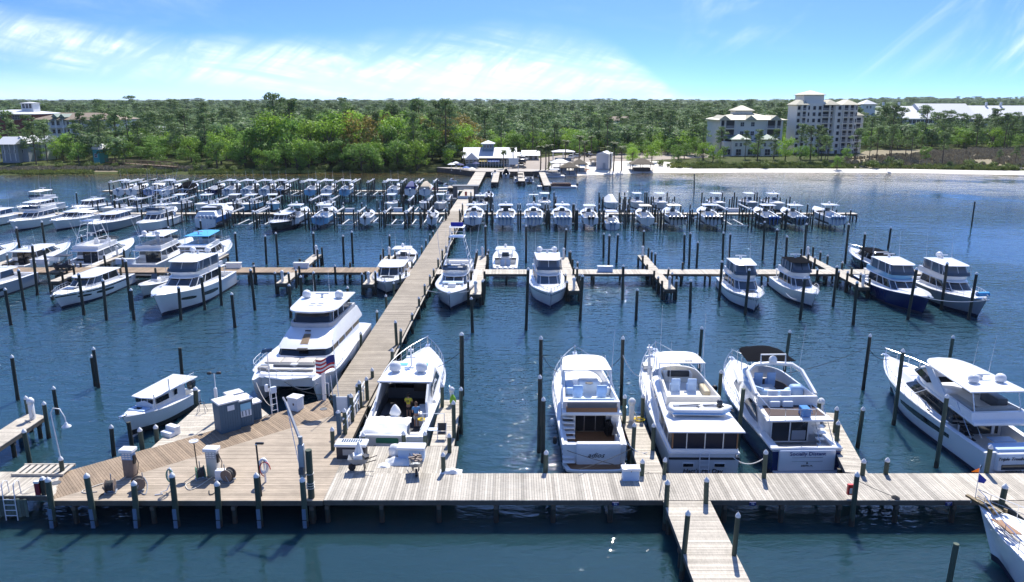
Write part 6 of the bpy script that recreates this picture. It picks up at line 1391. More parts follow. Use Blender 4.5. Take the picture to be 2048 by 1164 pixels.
# inflatable
dg = MB(); dg.path([(-1.75, 2.2, 4.0), (-1.6, 1.75, 3.98), (1.3, 1.7, 3.98), (1.9, 2.2, 4.05), (1.3, 2.75, 3.98), (-1.6, 2.75, 3.98), (-1.75, 2.2, 4.0)], .25, 8)
dng = thing('inflatable_dinghy', 'white inflatable dinghy with blue trim lying across the old motor yacht', 'dinghy'); dg.obj('tube', gel, dng, 60)
mb = MB(); mb.rbox((0, 2.2, 3.92), (3.0, .8, .14), .05); mb.obj('floor', greyw, dng); mb = MB(); mb.rbox((.2, 2.2, 4.1), (.3, .8, .12), .04); mb.obj('thwart', seat_w, dng)
mb = MB(); mb.tube((-1.2, 2.1, 4.25), (.2, 2.5, 4.2), .03, 4); mb.tube((-.2, 1.9, 4.28), (1.0, 2.4, 4.2), .03, 4); mb.obj('oar', blk, dng); mb = MB(); mb.rbox((1.35, 2.3, 4.35), (.35, .3, .5), .1); mb.tube((1.35, 2.4, 4.2), (2.2, 2.0, 3.95), .06, 5); mb.obj('outboard', obk, dng, 40)
mb = MB(); mb.path([(-1.75, 1.46, 3.96), (1.35, 1.42, 3.96), (1.95, 1.9, 4.0)], .04, 4); mb.obj('blue_trim', mid_b, dng)
b.tier('foredeck_trunk', gel, [(2.3, 12.2, 15.6, 1.3, .7), (2.75, 12.2, 15.0, 1.15, .5)]); b.cleat_hatch([(0, .84)])
b.part('foredeck_chest', gel2, lambda m_: m_.rbox((-1.3, 13.6, 2.75), (.7, .9, .3), .06)); b.antenna(-1.6, 7.0, 4.3, 5.5, (0, .02)); b.antenna(1.7, 8.6, 4.2, 4.5, (.02, .05)); b.antenna(-1.4, 4.4, 3.5, 4.5, (0, .02))
b.railing(.40, 1, .8, n=12, pulpit=.4); anchor(b); fender(b, -2.2, .6, 1.0, gel); b.part('stern_light', steel, lambda m_: m_.rbox((1.95, -.05, 1.8), (.2, .15, .2), .04))
b.root.scale = dng.scale = (1, 1, .93); dng.location = b.put(11.65, 42.9, R(-.5)).location; dng.rotation_euler = (0, 0, R(-.5))

# -- blue hull (name Socially Distant)
b = Boat('flybridge_yacht', 'navy blue hulled yacht with black canvas canopy and oval aft flybridge', 15.4, 4.7, 2.55, 1.85, 'navy', 'yacht', tc=.20, fz=.9, full=.5)
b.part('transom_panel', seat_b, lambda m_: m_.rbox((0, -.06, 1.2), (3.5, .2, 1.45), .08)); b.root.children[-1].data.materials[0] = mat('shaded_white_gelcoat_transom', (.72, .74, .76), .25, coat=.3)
b.part('swim_platform', greyw, lambda m_: m_.rbox((0, -.45, .38), (4.1, .9, .12), .05))
name_on(b, 'Socially Distant', 0, -.18, 1.68, .36, ink_b); name_on(b, 'DESTIN, FL', 0, -.18, .82, .15, ink); name_on(b, '&', 0, -.18, 1.02, .2, ink)
b.part('transom_door_line', steel, lambda m_: (m_.box((0, -.17, 1.42), (1.9, .02, .02)), m_.box((0, -.17, 1.15), (1.9, .02, .02))))
b.part('gunwale_cap', gel, lambda m_: (m_.rbox((0, .1, 1.98), (4.3, .28, .14), .05), m_.rbox((1.95, 1.6, 1.96), (.55, 3.2, .14), .05), m_.rbox((-1.95, 1.6, 1.96), (.55, 3.2, .14), .05)), sm=40)
b.tier('cabin', gel, [(1.7, 2.6, 11.6, 1.95, 1.3), (3.25, 2.6, 9.8, 1.75, 1.15)], sr=.65)
b.part('saloon_door', glass, lambda m_: (m_.box((-.72, 2.56, 2.1), (1.15, .06, 1.7)), m_.box((.46, 2.56, 2.1), (1.1, .06, 1.7))))
b.part('door_frame', gel, lambda m_: (m_.box((-.13, 2.54, 2.1), (.08, .08, 1.8)), m_.box((-1.34, 2.54, 2.1), (.08, .08, 1.8)), m_.box((1.05, 2.54, 2.1), (.08, .08, 1.8)), m_.box((-.14, 2.54, 2.98), (2.5, .08, .08)), m_.box((-.14, 2.54, 1.22), (2.5, .08, .08))))
b.part('door_blind', greyg, lambda m_: m_.box((.46, 2.52, 1.7), (.9, .04, .7)))
stairs(b, 1.5, .7, 2.9, 1.2, 3.3, .7, 7, 'flybridge_stair'); b.part('stair_rail', steel, lambda m_: (m_.path([(1.1, .6, 1.9), (1.1, 2.6, 3.9)], .025, 4), m_.path([(1.92, .6, 1.9), (1.92, 2.6, 3.9)], .025, 4)))
for sx in (-1, 1):
    def sw(m_, sx=sx):
        pts = [(0, 3.6, 2.15), (0, 4.8, 3.0), (0, 6.0, 3.0), (0, 6.7, 2.6), (0, 6.9, 2.2), (0, 5.4, 1.98)]
        m_.add([(sx*(1.97-.13*(p[2]-1.7)-.055*(p[1]-3)), p[1], p[2]) for p in pts], [tuple(range(6)) if sx > 0 else tuple(range(5, -1, -1))])
    b.part('oval_side_window', glass, sw)
    def sw2(m_, sx=sx): m_.add([(sx*(1.78-.04), 8.0, 2.45), (sx*1.60, 8.3, 2.95), (sx*1.38, 9.8, 2.95), (sx*1.45, 10.2, 2.45)], [(0, 3, 2, 1) if sx > 0 else (0, 1, 2, 3)])
    b.part('forward_side_window', glass, sw2)
b.top('flybridge_deck', gel, 3.22, 1.3, 9.6, 2.12, 1.3, .2, .62, 2.6, cam=0)
b.part('flybridge_floor', mat('brown_carpet', (.075, .05, .045), .9), lambda m_: m_.rings([plan(1.9, 8.6, 1.8, 1.2, .7, 2.6, 3.43), plan(1.9, 8.6, 1.8, 1.2, .7, 2.6, 3.45)], False, True))
b.tier('flybridge_coaming', gel, [(3.40, 3.6, 9.5, 1.98, 1.35), (4.1, 3.6, 9.7, 1.95, 1.35), (4.14, 3.7, 9.5, 1.78, 1.2), (3.46, 3.8, 9.0, 1.70, 1.1)], cap=False); 
b.part('aft_bridge_rail', steel, lambda m_: (m_.path([(-1.9, 3.7, 4.15), (-1.85, 1.7, 4.1), (0, 1.45, 4.1), (1.0, 1.5, 4.1)], .03, 5), [m_.tube((x, y_, 3.4), (x, y_, 4.1), .022, 4) for x, y_ in ((-1.85, 1.7), (-.9, 1.55), (0, 1.45), (1.0, 1.5))]), sm=50)
sofa = mat('blue_vinyl_sofa', (.30, .45, .66), .5)
b.part('curved_sofa', sofa, lambda m_: (m_.path([(-1.55, 6.9, 3.85), (-1.6, 5.6, 3.85), (-1.3, 5.0, 3.85), (-.5, 4.7, 3.85), (.3, 4.75, 3.85), (.65, 5.2, 3.85)], .30, 8), m_.path([(-1.75, 6.9, 4.2), (-1.75, 5.2, 4.2), (-1.3, 4.6, 4.2)], .14, 6)), sm=60)
b.part('bridge_table', greyw, lambda m_: m_.rbox((-.6, 5.8, 3.95), (.9, .8, .06), .03)); b.part('helm_pod', sofa, lambda m_: m_.rbox((1.15, 5.2, 3.9), (.9, .8, .85), .25), sm=60)
for x in (-.9, -.05): b.seat(x, 3.65, 3.45, .7, .7, -1, seat_w, .4, .6)
for x in (-.75, .15): b.seat(x, 7.3, 3.45, .6, .5, 1, seat_b, .5, .6)
b.part('cooler', mid_b, lambda m_: m_.rbox((.5, 2.0, 3.75), (.55, .75, .55), .05))
b.part('radar_arch', gel, lambda m_: (m_.path([(-1.95, 4.0, 4.1), (-1.85, 6.2, 5.0), (-1.3, 6.6, 5.35), (0, 6.7, 5.42), (1.3, 6.6, 5.35), (1.85, 6.2, 5.0), (1.95, 4.0, 4.1)], .16, 6), m_.path([(-.85, 6.6, 5.4), (-.85, 6.7, 6.1), (.85, 6.7, 6.1), (.85, 6.6, 5.4)], .06, 6)), sm=60)
b.dome(0, 6.7, 5.45, .27); b.antenna(1.7, 6.3, 5.1, 3.4, (.06, .0)); b.top('black_canopy', canv_k, 5.45, 6.9, 10.2, 1.68, 1.45, .1, .6, 3, cam=.34)
b.part('canopy_frame', steel, lambda m_: [m_.tube((sx*1.55, yy, 4.2), (sx*1.5, yy+.2, 5.4), .03, 4) for sx in (1, -1) for yy in (7.2, 8.4, 9.4)])
b.tier('foredeck_trunk', gel, [(2.2, 10.2, 14.2, 1.2, .6), (2.6, 10.2, 13.6, 1.0, .45)]); b.cleat_hatch([(0, .84)]); b.railing(.36, 1, .8, n=11, pulpit=.3); anchor(b); fender(b, -2.5, 11.2, 1.6, blk, .22, .5)
b.window(.06, .12, .42, .52, glass2, taper=1)
b.put(18.05, 43.4, R(1.5)).scale = (1, 1, .92)

# -- sleek yacht (name Triple Trouble)
b = Boat('sport_yacht', 'sleek pale yacht with long black hull window, tinted cabin sides and white hardtop', 16.8, 4.9, 2.9, 1.95, 'grey', 'yacht', tc=.27, fz=.95, full=.5)
b.hull.data.materials[0] = mat('pale_silver_hull', (.66, .69, .71), .18, coat=.5)
b.window(.22, .60, .50, .74, glass, skew=-.6); b.window(.62, .93, .72, .84, glass, skew=1.2, taper=.3)
b.part('swim_platform', greyw, lambda m_: m_.rbox((0, -.8, .42), (4.5, 1.6, .12), .08)); b.part('transom_block', gel, lambda m_: m_.rbox((.2, .1, 1.35), (3.4, .9, 1.3), .15), sm=40); b.part('transom_window', glass, lambda m_: m_.rbox((.2, -.36, 1.0), (2.9, .05, .38), .03))
name_on(b, 'Triple Trouble', -.62, -.37, 1.62, .32, ink, .35); name_on(b, 'SANDESTIN, FL', -.4, -.37, .68, .17, ink); b.part('sun_pad', seat_b, lambda m_: m_.rbox((.2, .5, 2.1), (3.2, 1.1, .18), .08), sm=50)
b.tier('cabin', gel, [(1.8, 4.5, 13.4, 2.05, 1.35), (2.2, 4.4, 13.2, 1.98, 1.25)]); lo, hi = (2.2, 4.0, 13.1, 2.0, 1.3), (3.15, 4.3, 10.8, 1.78, 1.15); w_ = b.tier('cabin_window', glass, [lo, hi], sr=.78); b.bars(lo, hi, (.62, 1), gel, .03, par=w_, sr=.78)
b.top('flybridge_deck', gel, 3.15, 1.6, 11.0, 2.1, 1.3, .28, .68, 2.6, cam=0)
b.tier('flybridge_coaming', gel, [(3.4, 2.0, 10.6, 2.0, 1.25), (3.95, 2.2, 10.9, 1.96, 1.2), (3.97, 2.4, 10.7, 1.8, 1.05), (3.5, 2.4, 10.3, 1.75, 1.0)], cap=True); b.tier('wind_screen', glass, [(3.96, 7.8, 11.1, 1.75, 1.1), (4.45, 7.8, 10.4, 1.6, 1.0)], cap=False)
b.part('flybridge_sofa', mat('taupe_vinyl', (.38, .36, .32), .6), lambda m_: (m_.rbox((-1.2, 4.2, 3.75), (.7, 2.6, .5), .12), m_.rbox((.1, 3.0, 3.75), (3.0, .7, .5), .12), m_.rbox((1.2, 7.0, 3.9), (.8, 1.2, .8), .1)), sm=50)
b.part('galley_unit', dgrey, lambda m_: m_.rbox((1.2, 4.6, 3.9), (.8, 1.8, .75), .08), sm=40)
b.part('hardtop_pillar', gel, lambda m_: [m_.add([(sx*1.9, 5.2, 3.9), (sx*1.9, 6.6, 3.9), (sx*1.75, 8.4, 5.3), (sx*1.75, 7.4, 5.3), (sx*1.72, 5.2, 3.9), (sx*1.72, 6.6, 3.9), (sx*1.6, 8.4, 5.3), (sx*1.6, 7.4, 5.3)], [(0, 1, 2, 3), (7, 6, 5, 4), (0, 3, 7, 4), (1, 5, 6, 2)]) for sx in (1, -1)])
b.part('hardtop_post', steel, lambda m_: [m_.tube((sx*1.6, 2.3, 3.5), (sx*1.6, 2.9, 5.3), .045, 6) for sx in (1, -1)], sm=50)
b.top('hardtop', gel, 5.3, 2.5, 9.6, 2.0, 1.55, .16, .6, 2.8, cam=.1); b.dome(-.9, 4.0, 5.5, .36, gel); b.dome(1.0, 4.0, 5.5, .36, gel); b.radar(0, 4.6, 5.5); b.antenna(-.5, 4.9, 5.5, 3.0, (.05, 0)); b.antenna(.7, 4.9, 5.5, 3.4, (.06, 0))
b.part('saloon_door', glass, lambda m_: m_.box((.2, 4.3, 2.15), (2.8, .06, 1.9))); b.part('door_frame', gel, lambda m_: (m_.box((1.2, 4.24, 2.15), (.2, .08, 1.9)), m_.box((-1.3, 4.24, 2.15), (.1, .08, 1.9)))); stairs(b, -1.5, 2.2, 4.2, 1.2, 3.1, .65, 7, 'flybridge_stair', blk); b.part('stair_rail', steel, lambda m_: (m_.path([(-1.12, 2.0, 2.0), (-1.12, 4.0, 4.0)], .025, 4), m_.path([(-1.85, 2.0, 2.0), (-1.85, 4.0, 4.0)], .025, 4)))
b.part('cockpit_table', seat_b, lambda m_: m_.rbox((.5, 2.3, 1.75), (1.6, .8, .07), .03)); b.tier('foredeck_trunk', gel, [(2.5, 10.5, 15.4, 1.4, .7), (3.0, 10.5, 14.6, 1.1, .5)]); b.part('foredeck_sunpad', seat_w, lambda m_: m_.rbox((0, 12.4, 3.0), (1.5, 1.6, .14), .06), sm=50)
b.part('foredeck_hatch_glass', glass2, lambda m_: m_.rbox((0, 13.8, 2.98), (.6, .5, .05), .02)); b.railing(.34, 1, .7, n=12, pulpit=.3); anchor(b)
for yy in (6.5, 9.0): b.part('cleat', blk, lambda m_: m_.rbox((-2.2, yy, 2.2), (.1, .3, .12), .03))
b.put(30.85, 43.2, R(2.5)).scale = (.94, .95, .86)

# -- express cruiser under repair
b = Boat('express_yacht', 'white hardtop express yacht under repair with open stern garage and white sheet', 16.6, 4.6, 2.3, 1.6, 'white', 'yacht', tc=.52, fz=.75, full=.5, sd=.42, deckm=mat('shade_toned_sole', (.05, .05, .055), .7))  # sole colour darkened to stand for the shade under the hardtop
for o_ in b.root.children:
    if o_.name.startswith('cockpit_side'): o_.data.materials[0] = mat('shade_toned_liner', (.12, .14, .17), .5)  # cockpit sides take a dark tone as painted hardtop shade
b.part('swim_platform', greyw, lambda m_: m_.rbox((0, -.55, .35), (4.0, 1.1, .12), .06))
b.part('garage_frame', gel, lambda m_: (m_.box((-.35, .0, 1.72), (2.6, .5, .16)), m_.box((-1.62, .0, 1.05), (.16, .5, 1.3)), m_.box((.92, .0, 1.05), (.16, .5, 1.3))))
b.part('garage_interior', blk, lambda m_: m_.box((-.35, .35, 1.02), (2.4, .1, 1.25)))
tn = thing('tender', 'grey tender with green canvas stowed in the open stern garage', 'tender'); mb = MB(); mb.path([(-1.15, .12, .85), (-1.05, -.12, .8), (.35, -.12, .8), (.5, .12, .85)], .17, 8); mb.obj('tube', dgrey, tn, 60); mb = MB(); mb.rbox((-.35, .1, .95), (1.3, .3, .45), .1); mb.obj('hull', gel, tn, 40); mb = MB(); mb.rbox((-.3, .1, 1.35), (1.5, .35, .35), .12); mb.obj('canvas', green, tn, 40)
stairs(b, -1.95, -.3, .9, .6, 1.6, .5, 5, 'transom_stair'); stairs(b, 1.45, -.5, .9, .5, 1.6, .8, 5, 'transom_stair')
sh = thing('dust_sheet', 'white dust sheet draped over the sun pad of the yacht under repair', 'sheet'); mb = MB(); n = 14
for i in range(n):
    for j in range(n):
        x = -2.0+2.9*i/(n-1)+.12*noise.noise(Vector((i*.6, j*.6, 4))); y = -.1+2.7*j/(n-1); ed = min(i, n-1-i, j, n-1-j); mb.v.append((x, y, (1.95 if ed > 0 else 1.72)+.16*noise.noise(Vector((x*1.6, y*1.6, 1)))+(.2 if 3 < j < 10 else 0)))
for i in range(n-1):
    for j in range(n-1): a = i*n+j; mb.f.append((a, a+n, a+n+1, a+1))
mb.obj('cloth', canv_w, sh, 60)
b.part('sunpad_base', seat_w, lambda m_: m_.rbox((-.5, 1.25, 1.4), (2.6, 2.3, .9), .15), sm=40); b.part('cockpit_settee', seat_d, lambda m_: (m_.rbox((-1.2, 4.9, 1.1), (.8, 2.4, .6), .1), m_.rbox((-.6, 3.8, 1.1), (1.4, .6, .6), .1)), sm=40); b.part('wet_bar', seat_w, lambda m_: m_.rbox((1.35, 4.4, 1.25), (.75, 1.9, .9), .1), sm=40)
b.part('hardtop_side', gel, lambda m_: [m_.add([(sx*1.95, 3.0, 1.6), (sx*1.95, 10.2, 1.9), (sx*1.65, 8.8, 3.25), (sx*1.75, 5.0, 3.3), (sx*1.8, 3.6, 2.5), (sx*1.8, 3.0, 1.6), (sx*1.8, 10.2, 1.9), (sx*1.52, 8.8, 3.25), (sx*1.6, 5.0, 3.3), (sx*1.66, 3.6, 2.5)], [(0, 1, 2, 3, 4), (9, 8, 7, 6, 5), (3, 8, 9, 4), (0, 4, 9, 5)]) for sx in (1, -1)])
b.part('hardtop_side_window', glass, lambda m_: [m_.add([(sx*(1.93), 5.3, 2.15), (sx*1.90, 9.3, 2.3), (sx*1.76, 8.6, 3.0), (sx*1.83, 5.5, 2.95)], [(0, 1, 2, 3) if sx > 0 else (3, 2, 1, 0)]) for sx in (1, -1)])
b.top('hardtop', gel, 3.25, 5.2, 9.8, 1.95, 1.6, .16, .7, 3, cam=.1); b.dome(-.95, 6.9, 3.45, .42); b.dome(.95, 6.9, 3.45, .42)
b.part('hardtop_skylight', mat('aqua_acrylic', (.15, .45, .52), .1), lambda m_: (m_.rbox((-.75, 8.4, 3.53), (.9, .5, .04), .02), m_.rbox((.75, 8.4, 3.53), (.9, .5, .04), .02))); b.part('mast', alum, lambda m_: (m_.tube((0, 8.2, 3.5), (0, 8.2, 5.0), .05, 6), m_.rbox((0, 8.2, 4.2), (.7, .25, .08), .03), m_.rbox((0, 8.2, 4.7), (.4, .2, .15), .03)), sm=50)
b.tier('windscreen', glass, [(2.0, 8.6, 11.4, 1.75, 1.15), (3.24, 8.6, 9.9, 1.6, 1.1)], cap=False); b.tier('foredeck_trunk', gel, [(1.9, 9.0, 15.2, 1.75, .6), (2.35, 9.2, 14.2, 1.5, .45)]); b.cleat_hatch([(0, .84), (0, .72)]); b.part('dash', blk, lambda m_: m_.rbox((.8, 8.6, 1.9), (1.4, .8, .8), .1), sm=40)
b.part('companion_door', glass, lambda m_: m_.box((0, 9.0, 1.6), (2.8, .06, 1.5))); b.railing(.40, 1, .85, n=11, pulpit=.4); anchor(b)
b.part('hose_coil', yellow, lambda m_: [m_.path([(1.55+.22*math.cos(a)*k, 2.5+.22*math.sin(a)*k, 1.72+.03*k) for a in [i*.52 for i in range(13)]], .03, 4) for k in (.7, .9, 1.1)], sm=50)
b.put(-7.7, 45.6, R(-2)); 
for o_ in (tn, sh): o_.location = b.root.location; o_.rotation_euler = b.root.rotation_euler
BX = b.root.matrix_basis.copy()

# -- pilothouse workboat
b = Boat('pilothouse_boat', 'small white pilothouse boat with long flat roof and one outboard', 8.6, 2.7, 1.6, 1.05, 'white', 'boat', tc=.30, fz=.45, full=.45, boot=blk)
b.tier('pilothouse', gel, [(1.0, 1.9, 6.2, 1.12, .9), (1.65, 1.9, 6.0, 1.1, .85), (2.25, 1.9, 5.75, 1.04, .8)], sr=.88, k=5)
for sx in (-1, 1):
    b.part('side_window', glass, lambda m_: (m_.box((sx*1.045, 4.9, 1.93), (.05, 1.5, .4), sx*.065), m_.box((sx*1.1, 3.2, 1.95), (.05, .35, .42), sx*.065)))
b.part('front_window', glass, lambda m_: [m_.box((x, 5.84, 1.95), (.46, .05, .38)) for x in (-.56, 0, .56)]); b.top('roof', gel, 2.25, .2, 6.3, 1.25, 1.05, .12, .9, 5, cam=.08)
b.part('foredeck_pad', seat_b, lambda m_: m_.rbox((0, 6.6, 1.55), (1.5, .9, .12), .05)); b.part('foredeck_hatch', glass, lambda m_: m_.rbox((0, 6.7, 1.63), (.5, .45, .05), .02)); b.part('roof_rail', alum, lambda m_: (m_.path([(-1.1, .5, 2.75), (-1.15, 3.6, 2.75)], .025, 4), [m_.tube((-1.12, .6+k*.5, 2.35), (-1.12, .6+k*.5, 2.85), .02, 4) for k in range(7)]))
b.part('rod_post', gel, lambda m_: (m_.tube((-1.1, 4.0, 2.3), (-1.1, 4.0, 3.3), .06, 6), m_.tube((-1.25, 6.2, 1.5), (-1.25, 6.2, 2.7), .05, 6)), sm=50); b.part('side_shelf', gel, lambda m_: (m_.rbox((1.42, 2.0, 1.2), (.3, 3.4, .08), .03),)); b.outboard(-.1, -.15, .7, obk, 1.1); b.part('outboard_cover_cap', gel, lambda m_: m_.rbox((-.1, -.3, 1.85), (.45, .55, .18), .08), sm=50); anchor(b)
b.put(-24.5, 54.8, PI-R(15), .35).scale = (.86, .78, .9)

# -- big power catamaran
b = Boat('power_catamaran', 'large white power catamaran moored bow first beside the long pier', 17.0, 7.2, 2.3, 2.0, 'white', 'yacht', tc=0, fz=1.0, full=.7, pw=4.5)
for ch in (b.hull,):
    ch.scale = (1, 1, 1)
me = b.hull.data; bpy.data.objects.remove(b.hull.children[0]) if False else None
for o_ in list(b.hull.children):
    if o_.name.startswith('boot'): bpy.data.objects.remove(o_)
mb = MB(); L = 17.0
for s in (1, -1):
    rs = []
    for i in range(15):
        t = i/14; cx0 = 2.45*s; wb_ = .95*(1-max(0, (t-.5)/.5)**2.2)+.02; zt_ = 2.0+.3*t**1.7; yy = L*t
        ring = []
        for (fx, fz_, rk) in ((0, -.5, .9), (.8, -.1, .8), (.95, .5, .55), (1.08, 1.2, .25), (1.12, zt_-.02, 0)): ring.append((cx0+wb_*fx+(.05*fz_ if t > .8 else 0), yy-rk*1.3*ss(.6, 1, t), fz_))
        for (fx, fz_, rk) in ((1.12, zt_-.02, 0), (1.08, 1.2, .25), (.95, .5, .55), (.8, -.1, .8)): ring.append((cx0-wb_*fx, yy-rk*1.3*ss(.6, 1, t), fz_))
        rs.append([Vector(p) for p in ring])
    mb.rings(rs, True, True)
nacelle = [[Vector((x, y, z)) for x, z in ((-3.45, 1.25), (3.45, 1.25), (3.55, 2.0+.3*(y/L)**1.7), (-3.55, 2.0+.3*(y/L)**1.7))] for y in (0, 6, 12, 16.2)]
mb.rings([[Vector((x*sc, y, z)) for x, z in ((-3.3, 1.35), (3.3, 1.35), (3.3, 1.99+.3*(y/L)**1.7), (-3.3, 1.99+.3*(y/L)**1.7))] for y, sc in ((0, 1), (6, 1.02), (12, 1.0), (16.0, .86))], True, True)
nm_ = mb.mesh('hull', gel, 35); b.hull.data = nm_
b.tier('foredeck_cushion', gel, [(2.2, 11.0, 16.4, 3.1, 2.5), (2.42, 11.0, 16.2, 3.0, 2.3)], sr=.85, k=4)
b.part('bow_lounge_front', mat('grey_cushion', (.12, .125, .135), .7), lambda m_: (m_.rbox((-.95, 14.1, 2.55), (1.6, .5, .14), .05), m_.rbox((.95, 14.1, 2.55), (1.6, .5, .14), .05)), sm=40)
b.part('bow_lounge_table', greyw, lambda m_: m_.rbox((0, 14.1, 2.6), (.6, .5, .1), .03)); b.part('bow_sunpad', mat('beige_vinyl', (.52, .48, .42), .6), lambda m_: [m_.rbox((x, 12.9, 2.5), (1.35, 1.3, .14), .06) for x in (-2.1, -.7, .7, 2.1)], sm=40)
b.part('bow_step', mat('taupe_step', (.30, .28, .25), .6), lambda m_: (m_.rbox((0, 15.35, 2.44), (3.9, .22, .35), .03), m_.rbox((2.3, 15.0, 2.55), (.9, .5, .3), .03))); b.part('bow_hatch', glass2, lambda m_: (m_.rbox((-2.6, 15.4, 2.42), (.7, .4, .05), .02), m_.rbox((2.5, 14.2, 2.5), (.7, .4, .05), .02)))
b.tier('lower_cabin', gel, [(2.0, 1.5, 12.1, 2.7, 2.4), (2.55, 1.5, 12.0, 2.66, 2.35)], sr=.86, k=4); lo, hi = (2.55, 1.5, 11.95, 2.66, 2.3), (3.1, 1.5, 11.5, 2.62, 2.2); w_ = b.tier('saloon_window', glass, [lo, hi], sr=.86, k=4); b.bars(lo, hi, (.25, .5, .7), gel, .07, par=w_)
b.tier('sloping_roof', gel, [(3.1, 1.0, 11.75, 2.85, 2.35), (3.3, .9, 11.4, 2.82, 2.3), (4.25, 1.2, 8.9, 2.45, 1.95)], sr=.86, k=4)
b.part('roof_walkway', mat('pale_teak_strip', (.45, .32, .20), .6), lambda m_: m_.add([(-.35, 11.15, 3.42), (.35, 11.15, 3.42), (.3, 9.9, 3.96), (-.3, 9.9, 3.96)], [(0, 1, 2, 3), (3, 2, 1, 0)])); b.part('roof_step', blk, lambda m_: m_.rbox((0, 11.8, 3.15), (.9, .4, .12), .03)); b.part('roof_step', blk, lambda m_: m_.rbox((.05, 9.6, 4.15), (.5, .15, .1), .02))
b.tier('bridge_bulwark', greyw, [(4.2, 1.6, 9.0, 2.4, 1.95), (4.62, 1.6, 9.05, 2.36, 1.95), (4.64, 1.8, 8.8, 2.2, 1.8), (4.3, 1.8, 8.7, 2.2, 1.75)], sr=.84, k=4)
lo, hi = (4.55, 3.2, 8.5, 2.15, 1.7), (5.55, 3.2, 8.0, 1.95, 1.65); w_ = b.tier('bridge_window', glass, [lo, hi], sr=.86, k=5); b.bars(lo, hi, (.3, .6, .86), gel, .05, par=w_, sr=.86, k=5)
b.top('hardtop', gel, 5.55, 1.6, 9.0, 2.45, 2.2, .2, .72, 2.8, cam=.1); b.part('roof_vent', blk, lambda m_: [m_.rbox((x, y_, 5.84), (.5, .22, .03), .01) for x in (-.4, .35) for y_ in (6.6, 7.2)]); b.dome(-1.55, 4.4, 5.75, .42); b.dome(1.55, 4.4, 5.75, .42); b.radar(.1, 4.3, 5.8); b.antenna(-.6, 4.2, 5.8, 3.0, (0, .05)); b.antenna(.9, 4.2, 5.8, 2.4, (0, .05))
b.railing(.60, .985, .75, n=8, inset=.10, mt=alum, sides=(1, -1)); b.part('side_window_strip', glass, lambda m_: [m_.box((sx*3.62, 11.2, 1.3), (.03, 3.4, .35)) for sx in (1, -1)]); b.window(.15, .5, .45, .62, glass)
b.part('aft_deck_seat', seat_w, lambda m_: m_.rbox((0, 1.0, 2.3), (3.8, .7, .5), .1), sm=40); b.put(-16.7, 70.6, PI-R(1.5)).scale = (.93, .95, .93)

# -- white boat in the lower right corner
b = Boat('trawler', 'white boat with cream deck, bow chain and blue pennant in the lower right corner', 13.5, 4.3, 2.5, 1.8, 'white', 'yacht', tc=.12, fz=.8, full=.42, stripe=None)
b.deckm = gel2; b.tier('trunk_cabin', gel2, [(2.1, 5.0, 11.0, 1.45, .8), (2.6, 5.0, 10.7, 1.35, .65)], sr=.6); b.tier('wheelhouse', gel, [(2.0, 1.0, 7.5, 1.7, 1.4), (3.2, 1.0, 7.0, 1.6, 1.2)], sr=.7)
b.part('trunk_window', glass, lambda m_: [m_.box((sx*1.36, 7.3, 2.4), (.05, 1.2, .22), sx*.12) for sx in (1, -1)]); b.part('deck_hatch', gel, lambda m_: m_.rbox((.1, 9.7, 2.68), (.7, .7, .08), .03)); b.part('slatted_bench', teak, lambda m_: [m_.box((-1.15+.12*k, 11.2, 2.72-.03*k), (.09, 1.3, .04), -.15) for k in range(6)])
b.part('deck_grille', blk, lambda m_: m_.rbox((.2, 8.7, 2.68), (1.2, .16, .04), .01)); b.part('bow_roller', mat('bronze', (.2, .15, .08), .4, metal=.6), lambda m_: (m_.box((0, 13.1, 2.62), (.5, 1.5, .12)), m_.box((.0, 13.7, 2.55), (.2, 1.2, .1)), m_.tube((-.3, 12.5, 2.6), (-.3, 12.5, 2.85), .09, 8), m_.tube((.3, 12.3, 2.6), (.3, 12.3, 2.8), .09, 8))); b.part('anchor_chain', blk, lambda m_: m_.path([(.05, 12.2, 2.66), (0, 13.0, 2.72), (0, 13.8, 2.66)], .04, 5))
b.railing(.25, .97, .7, n=9, pulpit=.2, mt=steel); b.part('deck_cable', blk, lambda m_: m_.path([(-1.9, 5.0, 2.2), (-1.7, 8.0, 2.5), (-1.2, 10.6, 2.6), (-.7, 11.8, 2.65)], .03, 5)); anchor(b)
b.put(27.6, 22.6, R(16)); bm = b.root.matrix_basis
fl = thing('pennant', 'small blue and orange pennants flying at the bow of the corner boat', 'flag'); q = Matrix.LocRotScale(b.root.location, b.root.rotation_euler, None) @ Vector((0, 13.8, 2.6)); fl.location = q
mb = MB(); mb.tube((0, 0, 0), (0, 0, 1.9), .018, 4); mb.obj('staff', alum, fl)
mb = MB(); mb.add([(0, 0, .95), (0, 0, 1.45), (.38, -.1, 1.12), (.3, -.05, .9)], [(0, 1, 2, 3), (3, 2, 1, 0)]); mb.obj('blue_pennant', mat('flag_blue', (.02, .04, .35), .7), fl); mb = MB(); mb.add([(0, 0, 1.5), (0, 0, 1.75), (-.4, .05, 1.5), (.12, 0, 1.95)], [(0, 1, 3), (0, 2, 1), (3, 1, 0), (1, 2, 0)]); mb.obj('orange_pennant', mat('flag_orange', (.75, .3, .03), .7), fl)
